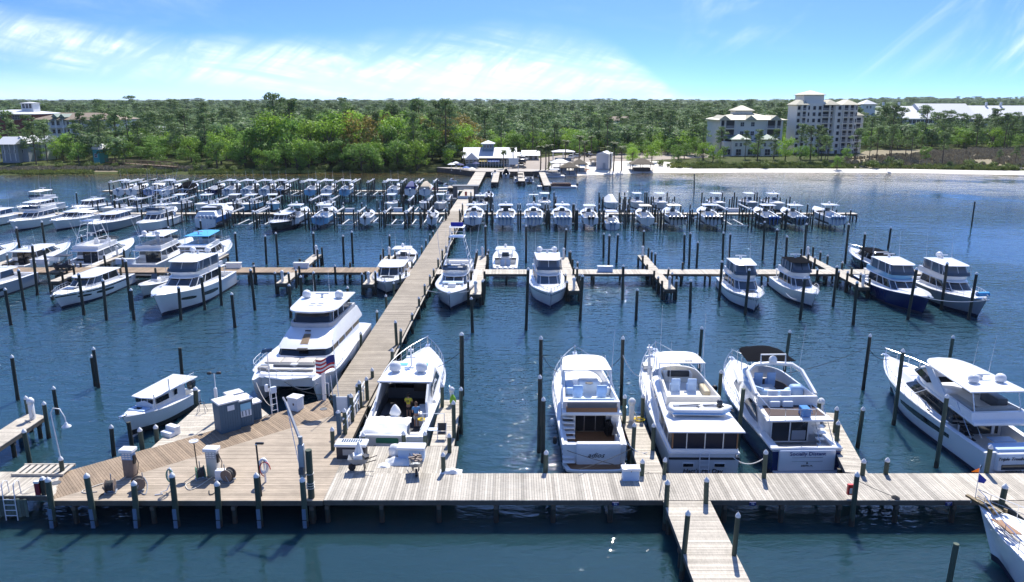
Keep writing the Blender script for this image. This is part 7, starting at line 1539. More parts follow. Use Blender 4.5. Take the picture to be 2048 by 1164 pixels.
# ------------------------------------------------------------------ middle row
b = cruiser('white sportfisher with tall tuna tower, bow toward the outer dock', 16, 4.6, 'white', 'fly', 'sportfisher', glassm=glass, zb=2.6, zs=1.6, tower=2, outr=True, fb_color=gel, rail=False, wscreen='vinyl', radar=False, platform=False, hatch=False)
b.part('foredeck_box', gel, lambda m_: m_.rbox((0, 12.6, 2.75), (.9, .6, .35), .08), sm=40); b.part('deck_cushion', seat_b, lambda m_: m_.rbox((0, 11.2, 2.7), (2.4, .8, .12), .05)); b.part('blue_canvas', mat('royal_canvas', (.02, .03, .35), .7), lambda m_: m_.rbox((0, 5.0, 9.0), (1.5, .1, .5), .03)); b.put(-6.5, 96.4, PI-R(1))
b = cruiser('white sedan bridge cruiser with two satellite domes, bow toward the outer dock', 14.5, 4.4, 'white', 'fly', 'sedan_cruiser', bimini=gel, enclosed=True, domes=2, zb=2.4, zs=1.6, stripe=greyg, glassm=glass2, boot=navy); b.put(4.25, 95.7, PI)
b = center_console('long white centre console with five white outboards and tan cockpit', 13.2, 3.5, 'white', motors=5, om=obw, tower=False, cabin=True); b.part('tan_sole', canv_t, lambda m_: m_.rbox((0, 2.6, .5), (2.4, 2.6, .06), .02)); b.put(-.9, 98.6, 0)
b = center_console('white centre console with small square T-top behind the small catamaran', 11.5, 3.4, 'white', motors=3, om=obw, ttop=True); b.put(-15.0, 99.6, 0)
b = cruiser('white coupe cruiser with glazed wheelhouse roof and bow hatch, left of a pair', 12.6, 4.0, 'white', 'fly', 'coupe_cruiser', bimini=gel, enclosed=True, zb=2.1, zs=1.4, stripe=greyg, glassm=glass2, foreglass=True); b.put(27.0, 92.6, PI-R(3))
b = cruiser('white cruiser with black bimini and clear curtains, right of a pair', 11.2, 3.7, 'white', 'fly', 'sedan_cruiser', bimini=canv_k, enclosed=True, zb=2.0, zs=1.35, glassm=glass); b.put(33.6, 93.3, PI-R(1))
b = cruiser('sportfisher with dark navy hull and pale blue bridge canvas', 15.0, 4.6, 'navy', 'fly', 'sportfisher', bimini=gel, enclosed=True, fb_color=sky_b, zb=2.6, zs=1.5, outr=False, rail=False, platform=False); b.put(44.6, 93.6, PI-R(2))
b = cruiser('grey and white sedan cruiser with framed hardtop and light blue roll on the bow', 14.6, 4.5, 'grey', 'fly', 'sedan_cruiser', bimini=gel, enclosed=True, zb=2.5, zs=1.6, glassm=glass, domes=1); b.part('rolled_cover', canv_b, lambda m_: m_.path([(-.8, 13.3, 2.85), (.5, 13.6, 2.9)], .28, 8), sm=50); b.put(50.3, 92.4, PI-R(3))
b = cruiser('black hulled express boat with dark canopy behind the navy sportfisher', 12.0, 3.7, 'black', 'express', 'express_cruiser', topm=canv_k, zb=2.0, zs=1.4, arch=True, radar=False); b.put(49.6, 98.0, R(3))
b = cruiser('small white power catamaran beside the long pier', 11.0, 4.6, 'white', 'express', 'power_catamaran', zb=1.9, zs=1.4, glassm=glass, radar=False, foreglass=True, hullwin=True); b.put(-15.0, 99.2, PI)
mb = MB(); mb.box((0, 9.8, .45), (1.5, 1.4, .7)); 
b = cruiser('big white catamaran yacht with black wraparound windows and two domes', 16.0, 5.6, 'white', 'fly', 'catamaran_yacht', bimini=gel, enclosed=True, domes=2, zb=2.9, zs=1.9, glassm=glass, hullwin=True, rail=False); b.put(-37.0, 94.2, PI-R(2))
b = cruiser('white express yacht with long hardtop and black hull windows at the left', 13.5, 4.1, 'white', 'express', 'express_cruiser', glassm=glass, zb=2.0, zs=1.4, hullwin=True, foreglass=True, stripe=blackg, radar=False); b.put(-49.4, 95.0, PI-R(3))
b = cruiser('grey hulled yacht cut by the left edge of the picture', 15.5, 4.6, 'grey', 'express', 'express_cruiser', zb=2.3, zs=1.7, arch=True, hullwin=True, glassm=glass); b.put(-61.5, 94.5, PI-R(4))
b = cruiser('white flybridge yacht behind the grey hull, partly outside the left edge', 15.5, 4.6, 'white', 'fly', 'flybridge_yacht', bimini=gel, arch=True, zb=2.3, zs=1.7); b.put(-68.5, 94.2, PI-R(3))
b = cruiser('white flybridge yacht with blue bimini and navy enclosed aft deck', 15.5, 4.7, 'white', 'fly', 'motor_yacht', bimini=canv_b, zb=2.4, zs=1.8, glassm=glass, domes=0); 
b.part('aft_enclosure', clearv, lambda m_: m_.box((0, 2.4, 3.1), (3.7, .05, 1.3))); b.part('navy_skirt', canv_n, lambda m_: m_.box((0, 2.36, 2.45), (3.8, .06, .28))); b.part('aft_hardtop', gel, lambda m_: m_.rbox((0, 3.0, 3.85), (4.2, 1.8, .14), .05)); b.part('navy_door', navy, lambda m_: m_.box((-.4, .02, 1.3), (1.1, .2, 1.0))); b.put(-42.6, 99.0, 0)
b = cruiser('white sportfisher with tall white bridge top and side windows beside the golf cart', 16.5, 4.9, 'white', 'fly', 'sportfisher', bimini=gel, zb=2.6, zs=1.7, outr=True, rail=False, glassm=glass, fb_color=gel, domes=2); b.put(-49.0, 99.2, R(-1))
b = cruiser('white sportfisher with lattice tuna tower left of the golf cart', 16.0, 4.8, 'white', 'fly', 'sportfisher', bimini=None, zb=2.5, zs=1.6, tower=True, outr=True, rail=False, glassm=clearv); b.put(-57.5, 99.4, 0)
b = cruiser('white express boat with bow rail pointing away at the left edge', 14.5, 4.4, 'white', 'express', 'express_cruiser', zb=2.2, zs=1.5, arch=True); b.put(-66.0, 98.9, 0)
b = cruiser('white flybridge yacht farthest left behind the middle pier', 14.0, 4.4, 'white', 'fly', 'flybridge_yacht', bimini=canv_w, zb=2.3, zs=1.6, arch=True); b.put(-73.5, 98.9, 0)
b = center_console('small white runabout on a floating platform beside the big catamaran yacht', 7.0, 2.5, 'white', motors=1, om=obk, ttop=False); b.put(-43.2, 94.0, PI)
# ------------------------------------------------------------------ yachts afloat at the left of the lift rows (bows toward us)
q = [(-72.0, 137, 15, 'grey', 'express', 'long white yacht with dark hull, bow toward us, at the left of the third row', dict(arch=True, zs=1.6)), (-64.5, 138, 14.5, 'white', 'fly', 'white sportfisher with dark cabin window and tall outriggers in the third row', dict(tower=True, outr=True, rail=False)),
     (-80.5, 141, 14, 'white', 'express', 'white cruiser with framed clear canopy near the left edge, third row', dict(arch=True)), (-41.0, 138.5, 12.5, 'black', 'express', 'black hulled express boat with white deck, bow toward us, third row', dict(radar=False, topm=gel)), (-88, 140, 15, 'white', 'fly', 'white flybridge boat with solid bridge top near the left of the third row', dict(bimini=gel)), (-96.5, 141, 15, 'white', 'express', 'white express boat cut by the left edge in the third row', dict(arch=True)), (-97, 158, 13, 'white', 'fly', 'white flybridge boat behind the third row at the left edge', dict(bimini=canv_w)), (-86, 158, 12, 'white', 'express', 'white cruiser with long hardtop behind the third row at the left', {}), (-105, 140, 14, 'white', 'fly', 'white bridge cruiser at the extreme left of the third row', dict(arch=True))]
for (x, y, L, h, k, lb, kw) in q:
    b = cruiser(lb, L, L*.3, h, k, zb=kw.pop('zb', 2.2), zs=kw.pop('zs', 1.5), **kw); b.put(x, y+L-7, PI+R(rnd.uniform(-3, 3)))
b = Boat('covered_yacht', 'white open bow yacht wrapped forward in a white cover, stern shaded', 13.5, 4.0, 2.4, 1.6, 'white', 'yacht', tc=.2); b.tier('boat_cover', canv_w, [(1.7, 0.5, 12.0, 1.9, 1.5), (2.6, 1.0, 9, 1.4, 1.0)], sr=.5); b.tier('cabin_window', glass2, [(2.5, 3, 8.5, 1.45, 1.1), (3.1, 3.2, 7.6, 1.3, 1.0)]); b.top('roof', gel, 3.1, 2.4, 7.8, 1.4, 1.1, .12); b.put(-55, 137, R(4), .4)
# ------------------------------------------------------------------ lifted boats, near row on the right (sterns to us)
lg = 'boat lifts in the third row'
R3 = [(945, 13, 'white', 2, obg, {}, 'white centre console on the lift nearest the long pier, two grey outboards'), (1010, 12, 'white', 4, obg, dict(enclosed=True), 'white centre console with four grey outboards and dark helm screen, second lift from the pier'),
      (1068, 12, 'white', 4, obg, dict(tower=True), 'centre console with blue seats and four grey outboards on dark brackets, third lift'), (1127, 12.5, 'white', 4, obg, dict(), 'broad white centre console with four light grey outboards, fourth lift'),
      (1183, 10, 'white', 2, obk, {}, 'white centre console with two dark outboards, fifth lift from the pier'), (1235, 9.5, 'white', 2, obg, {}, 'slim white centre console lowered on its lift with two blue grey outboards'),
      (1297, 9.5, 'cream', 1, obw, {}, 'small open boat with a big white wheel shaped outboard cover on its lift'), (1357, 11, 'cream', 5, obk, dict(cabin=True), 'cream centre console with wide T-top and dark lower units'),
      (1430, 12, 'white', 5, obk, {}, 'white centre console with curved sheer and five black outboards'), (1550, 11.5, 'black', 3, obb, dict(outr=True), 'dark hulled centre console with three royal blue outboards'), (1605, 11, 'black', 3, obg, {}, 'dark sided centre console with three grey outboards beside the blue motored one'), (1680, 12.5, 'white', 4, obg, dict(outr=True), 'white centre console with outriggers on the last lift at the right')]
for i, (px, L, h, nm, om, kw, lb) in enumerate(R3):
    p = P(px, 452 if px != 1235 else 462, 1.2); x = p.x+(px-1024)/1541*2
    b = center_console(lb, L*.86, min(3.5, L*.29), h, motors=nm, om=om, topm=gel if h != 'cream' else mat('cream_top', (.72, .66, .52), .5), **kw); b.put(x, 136.2, R(rnd.uniform(-1.5, 1.5)), 1.15 if px != 1235 else .15)
    boat_lift(x, 140.6, 4.7, 8.0, 3.6, 1.0, 'boat lift under the '+' '.join(lb.split()[:9]), None, beams=False)
p = P(1480, 450, 1.2); boat_lift(p.x+.5, 140.6, 4.7, 8.0, 3.6, .6, 'empty boat lift between two occupied ones in the right row', None, beams=True)
R3b = [(960, 9.5, 'white', dict(enclosed=True), 'white boat with dark helm screen, bow toward us, beside the long pier'), (1010, 0, '', {}, ''), (1090, 8.5, 'white', dict(), 'white centre console bow toward us behind the fourth lift'), (1225, 0, 'cover', {}, 'boat wrapped in a smooth white cover on a rear lift'), (1278, 8, 'white', {}, 'small white centre console with dark helm on a rear lift'), (1324, 8.5, 'white', dict(cover=None), 'white bay boat with rounded T-top on a rear lift'), (1438, 9, 'grey', {}, 'grey hulled centre console on a high rear lift'), (1505, 8.5, 'grey', {}, 'grey hulled centre console with narrow top on a rear lift'), (1552, 10, 'white', dict(outr=True), 'white centre console with tall outriggers on a rear lift')]
for (px, L, h, kw, lb) in R3b:
    if not lb: continue
    p = P(px, 428, 1.2); x = p.x+(px-1024)/1541*6; y = 160
    if h == 'cover': b = center_console(lb, 8.5, 2.7, 'white', motors=1, ttop=False, cover=canv_w)
    else: b = center_console(lb, L, L*.3, h, motors=2, om=obk, **{k: v for k, v in kw.items() if v is not None})
    b.put(x, y, PI, 1.3 if px not in (960,) else .9); boat_lift(x, 156, 4.2, 7.4, 4.0, 1.1, 'rear boat lift holding the '+' '.join(lb.split()[:8]), None, beams=False)
# left near lifts
L3 = [(612, 11.5, 'white', 3, obb, {}, 'white centre console with three blue outboards, left of a blue grey covered one'), (637, 11.8, 'sky', 3, obg, {}, 'light blue centre console with three outboards on the left lift row'), (578, 11.5, 'white', 3, obk, dict(), 'white boat with one big grey motor cover on the left lift row'), (412, 12.5, 'blue', 5, obg, dict(), 'centre console with blue sides and five grey outboards'), (300, 11.5, 'blue', 3, obg, dict(), 'centre console with blue sides and three pale outboards under a white top'),
      (728, 7.2, 'white', 1, obk, dict(ttop=False), 'small white skiff tilted on a low lift'), (862, 7.0, 'white', 1, obk, dict(ttop=False), 'small open skiff on the lift next to the long pier, left side')]
for (px, L, h, nm, om, kw, lb) in L3:
    if px == 612: continue
    p = P(px, 446, 1.2); b = center_console(lb, L*.86, min(3.4, L*.29), h, motors=nm, om=om, **kw); b.put(p.x, 137.6, R(rnd.uniform(-3, 0)), 1.0)
    boat_lift(p.x+.2, 142, 4.6, 8.0, 3.4, .85, 'boat lift under the '+' '.join(lb.split()[:9]), None, beams=False)
for px, lb in ((478, 'empty boat lift with white rails left of the grey motor cover boat'), (532, 'second empty boat lift with white rails in the left row'), (690, 'empty boat lift right of the light blue centre console'), (790, 'empty boat lift between two small skiffs in the left row'), (832, 'empty boat lift nearest the long pier in the left row')):
    p = P(px, 446, 1.2); boat_lift(p.x, 141.6, 4.4, 7.6, 2.9, .5, lb, None)
# left: second row behind the cross pier
L4 = [(520, 'sky', 9, {}, 'sky blue hulled boat lying broadside under a white top', .3), (487, 'sky', 9.5, {}, 'blue hulled bay boat raised high behind the cross pier', 0), (452, 'white', 9, dict(enclosed=True), 'white walkaround with dark aft curtain behind the cross pier', 0), (640, 'white', 9, {}, 'white centre console with tall helm behind the light blue one', 0), (775, 'white', 8, {}, 'pale green tinted bay boat with slim T-top behind the cross pier', 0), (838, 'white', 7, dict(ttop=False), 'small white tender behind the cross pier', .2), (876, 'white', 7.5, {}, 'small boat with round white top beside the long pier', 0), (395, 'white', 9.5, {}, 'white boat with hard top behind the five motored console', 0), (340, 'white', 9, dict(outr=True), 'white fishing boat with rods behind the blue sided console', 0), (250, 'white', 10, {}, 'white open boat behind the covered yacht', 0), (205, 'white', 9, dict(ttop=False), 'low white boat with dark rail behind the outrigger boat', 0)]
for (px, h, L, kw, lb, rz) in L4:
    p = P(px, 424, 1.2); x = p.x*1.01; b = center_console(lb, L, L*.3, h, motors=1, om=obk, **kw); b.put(x, 160.5, PI+rz, 1.0 if px > 300 else .2); boat_lift(x, 156.2, 4.3, 7.4, 3.3, .9, 'rear lift carrying the '+' '.join(lb.split()[:8]), None, beams=px % 2 == 0)
# left: farthest hoisted row, sterns to us
L5 = [(508, 'white', {}, 2, 'white centre console in the farthest left row with dark T-top frame'), (540, 'black', dict(enclosed=True), 2, 'dark hulled boat with rounded white hardtop in the farthest left row'), (603, 'sky', {}, 1, 'pale blue bay boat with white top in the farthest left row'), (638, 'white', {}, 1, 'white bay boat with leaning rod in the farthest left row'), (675, 'sky', {}, 2, 'pale blue centre console with rounded top in the farthest left row'), (775, 'white', {}, 1, 'white boat with umbrella like top in the farthest left row'),
      (812, 'white', dict(cover=canv_n, ttop=False), 1, 'white runabout with navy cover and wake arch in the farthest left row'), (842, 'white', dict(ttop=False, cover=canv_t), 1, 'runabout under a tan cover in the farthest left row'), (470, 'white', {}, 2, 'white boat with flat top near the dark framed one, farthest left row'), (432, 'white', {}, 2, 'white boat hung high with open bow, farthest left row'), (395, 'navy', dict(ttop=False), 1, 'dark blue boat in shadow right of the black covered one'), (340, 'black', dict(ttop=False, cover=canv_k), 1, 'boat under a tall peaked black cover, farthest left row'), (300, 'white', {}, 1, 'white boat with dark windshield left of the black covered one'), (268, 'blue', dict(), 2, 'white and blue boat with black bimini, farthest left row'), (232, 'white', dict(ttop=False), 1, 'low white boat at the left end of the farthest row'), (205, 'white', {}, 1, 'white boat at the very end of the farthest left row')]
for i, (px, h, kw, nm, lb) in enumerate(L5):
    p = P(px, 403, 1.2); b = center_console(lb, 8.6, 2.75, h, motors=nm, om=obg if h != 'navy' else obk, topm=canv_k if px == 268 else None, **kw); b.put(p.x, 173.6, R(rnd.uniform(-2, 2)), 1.9)
    boat_lift(p.x, 178, 4.4, 7.6, 4.6, 1.75, 'high lift holding the '+' '.join(lb.split()[:8]), None)
for px, lb in ((705, 'empty high lift with white sloping beams, farthest left row'), (742, 'empty high lift left of the umbrella topped boat, farthest left row'), (570, 'empty high lift right of the dark hulled boat, farthest left row')):
    p = P(px, 403, 1.2); boat_lift(p.x, 178, 4.4, 7.6, 4.6, 1.5, lb, None)
p = P(885, 405, 1.2); b = cruiser('tan topped small cruiser beside the gatehouse on the left of the pier', 8.5, 2.8, 'white', 'express', zb=1.6, zs=1.2, topm=canv_t, radar=False, rail=False); b.put(p.x+1, 176, 0, .5)
# near shore: jet skis, pontoon boats
def jetski(x, y, rz, label, c):
    r = thing('jet_ski', label, 'jet ski', (x, y, 0), rz); mb = MB(); mb.rings([[Vector((sx*w_, y_, z_)) for sx, z_ in ((-1, .15), (-.8, -.1), (.8, -.1), (1, .15), (.85, .45), (-.85, .45))] for y_, w_ in ((-1.5, .5), (-.5, .58), (.7, .5), (1.5, .08))], True, True); mb.obj('hull', c, r, 40)
    mb = MB(); mb.rbox((0, -.4, .6), (.4, 1.4, .35), .1); mb.obj('seat', blk, r, 40); mb = MB(); mb.rbox((0, .5, .7), (.5, .6, .4), .12); mb.tube((-.35, .35, .98), (.35, .35, .98), .03, 5); mb.obj('handlebar', gel, r, 40)
for i, (px, py, c, lb) in enumerate([(1163, 0, 0, 0), (893, 372, gel, 'white jet ski on a float left of the gatehouse'), (878, 366, blackg, 'black jet ski moored left of the pier near the woods'), (905, 362, gel, 'white jet ski nearest the pier beyond the gatehouse'), (868, 378, red, 'red jet ski at the outer end of the small float')]):
    if py: p = P(px, py, .2); jetski(p.x, p.y, R(40), lb, c)
fl_ = thing('floating_dock', 'low grey floating dock holding jet skis left of the gatehouse', 'dock'); mb = MB(); p = P(885, 375, .3); mb.rbox((p.x, p.y, .12), (9, 2.2, .35), .05, .35); mb.obj('float', greyw, fl_)
for (px, py, rz, kind, lb) in [(1104, 372, PI/2, 'pb', 'long pontoon boat with maroon and grey side panels moored broadside'), (990, 352, 0, 'run', 'small white runabout behind the first shore pier'), (1012, 352, 0, 'run2', 'small runabout with dark canopy behind the shore piers'), (1037, 362, 0, 'p1', 'pontoon boat with black bimini by the shore, left one'), (1058, 362, 0, 'p2', 'pontoon boat with dark bimini by the shore, right one'), (1103, 352, PI/2, 'p3', 'white topped pontoon boat behind the maroon paneled one')]:
    p = P(px, py, .4)
    if kind == 'pb': r = pontoon(lb, 10.5, 3, None, mat('maroon_panel', (.16, .06, .05), .4))
    elif kind.startswith('p'): r = pontoon(lb, 8, 2.7, canv_k if kind != 'p3' else canv_w, greyg)
    else: r = center_console(lb, 6.5, 2.3, 'white', motors=1, om=obk, ttop=False, cover=canv_k if kind == 'run2' else None).root
    r.location = (p.x, p.y-3, 0); r.rotation_euler = (0, 0, rz)
    if kind == 'pb': r.location = (p.x+6.5, p.y-.5, 0)
    if kind == 'p3': r.location = (p.x+4, p.y+1, 0)
for (px, py, h, rz, lb) in [(957, 412, 'black', PI/2, 'x'), (965, 395, 'black', 0, 'dark runabout tied right of the gatehouse')]:
    if lb == 'x': continue
    p = P(px, py, .4); b = center_console(lb, 6.5, 2.3, h, motors=1, om=obk, ttop=False); b.put(p.x+1.5, p.y-4, 0)
# ------------------------------------------------------------------ dock furniture and small things
import bmesh
def D_(px, py, z=ZD): q = P(px, py, z); return Vector((q.x, q.y, z))
def part(root, name, mt, fn, sm=None, loc=None):
    mb = MB(); fn(mb); return mb.obj(name, mt, root, sm, loc)
shed_m = mat('slate_blue_board', (.06, .12, .18), .65, var=.15, nscale=2, stretch=(12, 12, 1)); lightb = mat('pale_blue_white', (.60, .68, .76), .5)
def utility_shed(px, py, w_, d, h, label, rz, sign=None):
    q = D_(px, py); r = thing('utility_shed', label, 'shed', q, rz)
    part(r, 'wall', shed_m, lambda m_: m_.box((0, 0, h/2), (w_, d, h))); part(r, 'roof', whitep, lambda m_: m_.rbox((0, 0, h+.05), (w_+.12, d+.16, .1), .03), 40)
    mb = MB(); n = int(w_/.16)
    for i in range(n): mb.box((-w_/2+w_*(i+.5)/n, -d/2-.012, h/2), (w_/n-.02, .02, h-.1))
    o = mb.obj('board_siding', shed_m, r); o['kind'] = 'stuff'
    if sign == 2:
        part(r, 'notice', mat('cyan_notice', (.22, .5, .68), .5), lambda m_: m_.box((0, -d/2-.04, h*.76), (w_*.72, .02, .5))); part(r, 'notice', lightb, lambda m_: m_.box((0, -d/2-.04, h*.52), (w_*.72, .02, .46)))
        for i in range(3): part(r, 'notice_bars', shed_m, lambda m_: m_.box((-w_*.24+i*w_*.22, -d/2-.055, h*.52), (.06, .01, .36)))
    elif sign: part(r, 'notice', lightb, lambda m_: m_.box((.1, -d/2-.04, h*.82), (.46, .02, .34)))
    return r
AN = bandang-H90
utility_shed(456, 858, 1.3, 1.1, 2.0, 'tallest slate blue utility shed with white roof and small notice', AN, 1)
utility_shed(488, 847, 1.0, 1.0, 1.8, 'middle slate blue utility shed with two pale notices', AN, 2)
utility_shed(508, 836, .85, .7, 1.15, 'lowest slate blue cabinet right of the taller sheds', AN)
r = thing('storage_chest', 'white lidded chest partly hidden behind the slate blue sheds', 'chest', D_(470, 818), AN); part(r, 'body', gel, lambda m_: m_.rbox((0, 0, .6), (1.1, .8, 1.2), .06), 40); part(r, 'lid', gel, lambda m_: m_.rbox((0, 0, 1.24), (1.18, .88, .1), .04), 40)
r = thing('anemometer_mast', 'thin white mast with dark cups beside the tallest blue shed', 'weather mast', D_(437, 838)); part(r, 'pole', alum, lambda m_: m_.tube((0, 0, 0), (0, 0, 3.3), .03, 5)); part(r, 'housing', gel, lambda m_: m_.rbox((.02, -.1, 1.2), (.2, .16, 2.2), .03)); part(r, 'cups', blk, lambda m_: (m_.rbox((-.32, 0, 3.32), (.3, .22, .16), .07), m_.rbox((.32, 0, 3.34), (.3, .22, .16), .07), m_.tube((-.3, 0, 3.3), (.3, 0, 3.3), .02, 4)))
r = thing('ice_chest', 'white square fish box with lid near the big catamaran bow', 'box', D_(592, 818), R(-22)); part(r, 'body', lightb, lambda m_: m_.rbox((0, 0, .45), (.85, .75, .9), .04), 40); part(r, 'lid', gel, lambda m_: m_.rbox((0, 0, .94), (.95, .85, .1), .04), 40); part(r, 'emblem', blk, lambda m_: m_.box((.1, -.385, .5), (.1, .01, .16), 0))
r = thing('dock_ladder', 'white ladder with power box standing at the edge under the catamaran bow', 'ladder', D_(551, 826), AN)
part(r, 'rail', alum, lambda m_: (m_.tube((-.22, 0, -.8), (-.22, .25, 1.8), .035, 5), m_.tube((.22, 0, -.8), (.22, .25, 1.8), .035, 5)))
for k in range(5): part(r, 'rung', alum, lambda m_: m_.tube((-.22, .03*k, -.2+.42*k), (.22, .03*k, -.2+.42*k), .025, 4))
part(r, 'power_box', lightb, lambda m_: m_.rbox((.05, .18, 1.65), (.42, .22, .45), .04), 40); part(r, 'power_box', gel, lambda m_: m_.rbox((-.42, .2, 1.9), (.22, .2, .5), .04), 40)
r = thing('solar_panel_pole', 'small blue solar panel on a thin white pole by the ladder', 'solar panel', D_(548, 822)); part(r, 'pole', alum, lambda m_: m_.tube((-.12, .1, 0), (-.2, .1, 4.3), .03, 5)); part(r, 'panel', mat('solar_blue', (.04, .10, .22), .3), lambda m_: m_.box((-.2, .1, 4.4), (.7, .06, .6), .5, rx=.9))
# flag
r = thing('flag', 'american flag flying from a slim pole in front of the catamaran', 'flag', D_(680, 818)); part(r, 'pole', alum, lambda m_: m_.tube((0, 0, 0), (-.25, .1, 5.0), .035, 5, .02)); part(r, 'finial', gel, lambda m_: m_.lathe((-.25, .1, 5.0), [(0, -.06), (.06, 0), (0, .06)], 8))
def flagpt(u, v): x = -.22-1.35*u; return Vector((x, .1+.14*math.sin(u*6.5+v), 3.0+.95*v-.42*u+.05*math.sin(u*7)))
fr_, fw_, fb_ = mat('flag_red', (.5, .02, .03), .7), mat('flag_white', (.75, .75, .75), .7), mat('flag_navy', (.02, .03, .18), .7)
for k in range(7):
    mb = MB(); n = 8; v0, v1 = k/7, (k+1)/7; u0 = .42 if k >= 3 else 0
    for i in range(n):
        a, c = u0+(1-u0)*i/n, u0+(1-u0)*(i+1)/n; mb.quad(flagpt(a, v0), flagpt(c, v0), flagpt(c, v1), flagpt(a, v1))
    mb.obj('stripe', fr_ if k % 2 == 0 else fw_, r)
mb = MB()
for i in range(5): a, c = .42*i/5, .42*(i+1)/5; mb.quad(flagpt(a, 3/7)+Vector((0, -.01, 0)), flagpt(c, 3/7)+Vector((0, -.01, 0)), flagpt(c, 1)+Vector((0, -.01, 0)), flagpt(a, 1)+Vector((0, -.01, 0)))
mb.obj('canton', fb_, r)
r = thing('gangway_post', 'white lattice gangway post standing at the boardwalk edge left of the flag', 'post', D_(655, 802)); part(r, 'post', gel, lambda m_: m_.box((-.25, .2, 1.2), (.24, .16, 2.9))); part(r, 'frame', alum, lambda m_: (m_.tube((.1, .2, .3), (.1, .2, 1.3), .03, 4), m_.tube((-.25, .2, 1.3), (.1, .2, 1.3), .03, 4), m_.tube((.4, .1, 0), (.3, .1, 1.9), .03, 4)))
# ramp railing between the fuel dock and the repair slip
r = thing('ramp_railing', 'sloping white railing with lattice boards between green piles', 'railing'); a, c = D_(688, 872), D_(730, 798)
for hz, rr in ((1.35, .06), (.95, .045)):
    part(r, 'rail', gel, lambda m_: m_.tube(a+Vector((0, 0, hz-.2)), c+Vector((0, 0, hz)), rr, 4))
for i in range(9):
    p = a.lerp(c, (i+.5)/9); part(r, 'slat', lightb if i % 2 else gel, lambda m_: m_.box((p.x, p.y, ZD+.62), (.05, .22, 1.1)))
r = thing('mooring_ball', 'round white fender ball hanging beside the repair slip', 'fender', (-9.55, 47.8, .95)); part(r, 'ball', gel, lambda m_: m_.lathe((0, 0, 0), [(0, -.42), (.28, -.32), (.42, 0), (.3, .3), (.1, .42), (0, .45)], 14), 60); part(r, 'line', rope, lambda m_: m_.tube((0, 0, .42), (-.25, .3, 1.1), .02, 4))
def pile_box(px, py, col=shed_m):
    q = D_(px, py); return q
r = thing('gate_panel', 'pale gate board at the start of the ramp by blue painted posts', 'gate', D_(683, 835)); part(r, 'panel', lightb, lambda m_: m_.box((0, .4, .8), (.9, .06, 1.1))); 
for sx in (-.5, .5): part(r, 'post', shed_m, lambda m_: m_.rbox((sx, .4, .75), (.22, .22, 1.5), .03))
for (px, py, lb) in ((679, 868, 'slate blue post with white cap left of the ramp railing'),):
    r = thing('capped_post', lb, 'post', D_(px, py)); part(r, 'post', shed_m, lambda m_: m_.box((0, 0, .75), (.26, .26, 1.5))); part(r, 'cap', capm, lambda m_: m_.lathe((0, 0, 1.5), [(.19, 0), (.1, .12), (0, .2)], 4))
# crane
r = thing('dock_crane', 'grey dock crane arm reaching up and left from the tall green pile', 'crane', (crane_pile.location.x-.05, crane_pile.location.y-.0, 0))
galv = mat('galvanised', (.38, .40, .42), .4, metal=.5)
part(r, 'mast', galv, lambda m_: (m_.rbox((-.32, 0, 3.6), (.32, .32, 1.9), .04), m_.tube((-.32, 0, 4.5), (-.32, 0, 5.0), .12, 8)), 40); part(r, 'boom', galv, lambda m_: m_.tube((-.32, 0, 4.75), (-1.45, 1.6, 6.3), .085, 6)); part(r, 'stay', steel, lambda m_: m_.tube((-.45, .1, 2.8), (-1.40, 1.5, 6.2), .022, 4)); part(r, 'head', galv, lambda m_: m_.tube((-1.45, 1.6, 6.3), (-1.7, 1.95, 6.45), .06, 5)); part(r, 'winch', dgrey, lambda m_: m_.rbox((-.32, -.22, 3.1), (.3, .25, .35), .06), 40); part(r, 'rope_wrap', rope, lambda m_: [m_.lathe((.05, 0, z), [(.21, -.03), (.24, 0), (.21, .03)], 10) for z in (2.0, 2.15, 2.3, 2.85)])
# lamps
r = thing('gooseneck_lamp', 'white gooseneck lamp leaning over the water behind the landing', 'lamp', D_(127, 940)); part(r, 'pole', alum, lambda m_: m_.path([(0, 0, 0), (-.28, .1, 3.0), (-.30, .1, 3.55), (-.12, .1, 3.85), (.25, .1, 3.8), (.47, .1, 3.3), (.50, .1, 2.95)], .03, 6), 60); part(r, 'lamp_shade', gel, lambda m_: m_.lathe((.5, .1, 2.7), [(.26, 0), (.24, .05), (.09, .16), (.06, .26), (0, .27)], 14), 50)
r = thing('disc_lamp', 'thin dark post with white disc lamp above the hose reels', 'lamp', D_(396, 945)); part(r, 'pole', blk, lambda m_: m_.tube((0, 0, 0), (-.06, 0, 1.95), .035, 6)); part(r, 'disc', gel, lambda m_: m_.lathe((-.06, 0, 1.93), [(.22, 0), (.26, .03), (.26, .08), (.18, .09), (.16, .06), (0, .06)], 16), 50)
r = thing('dock_light', 'slim dark dock light with a short horizontal head beside the life ring', 'lamp', D_(523, 992)); part(r, 'pole', blk, lambda m_: m_.tube((0, 0, 0), (-.05, 0, 3.1), .05, 6)); part(r, 'head', blk, lambda m_: m_.rbox((.12, .05, 3.12), (.45, .16, .1), .03)); part(r, 'lens', gel, lambda m_: m_.box((-.05, -.02, 3.08), (.1, .1, .04)))
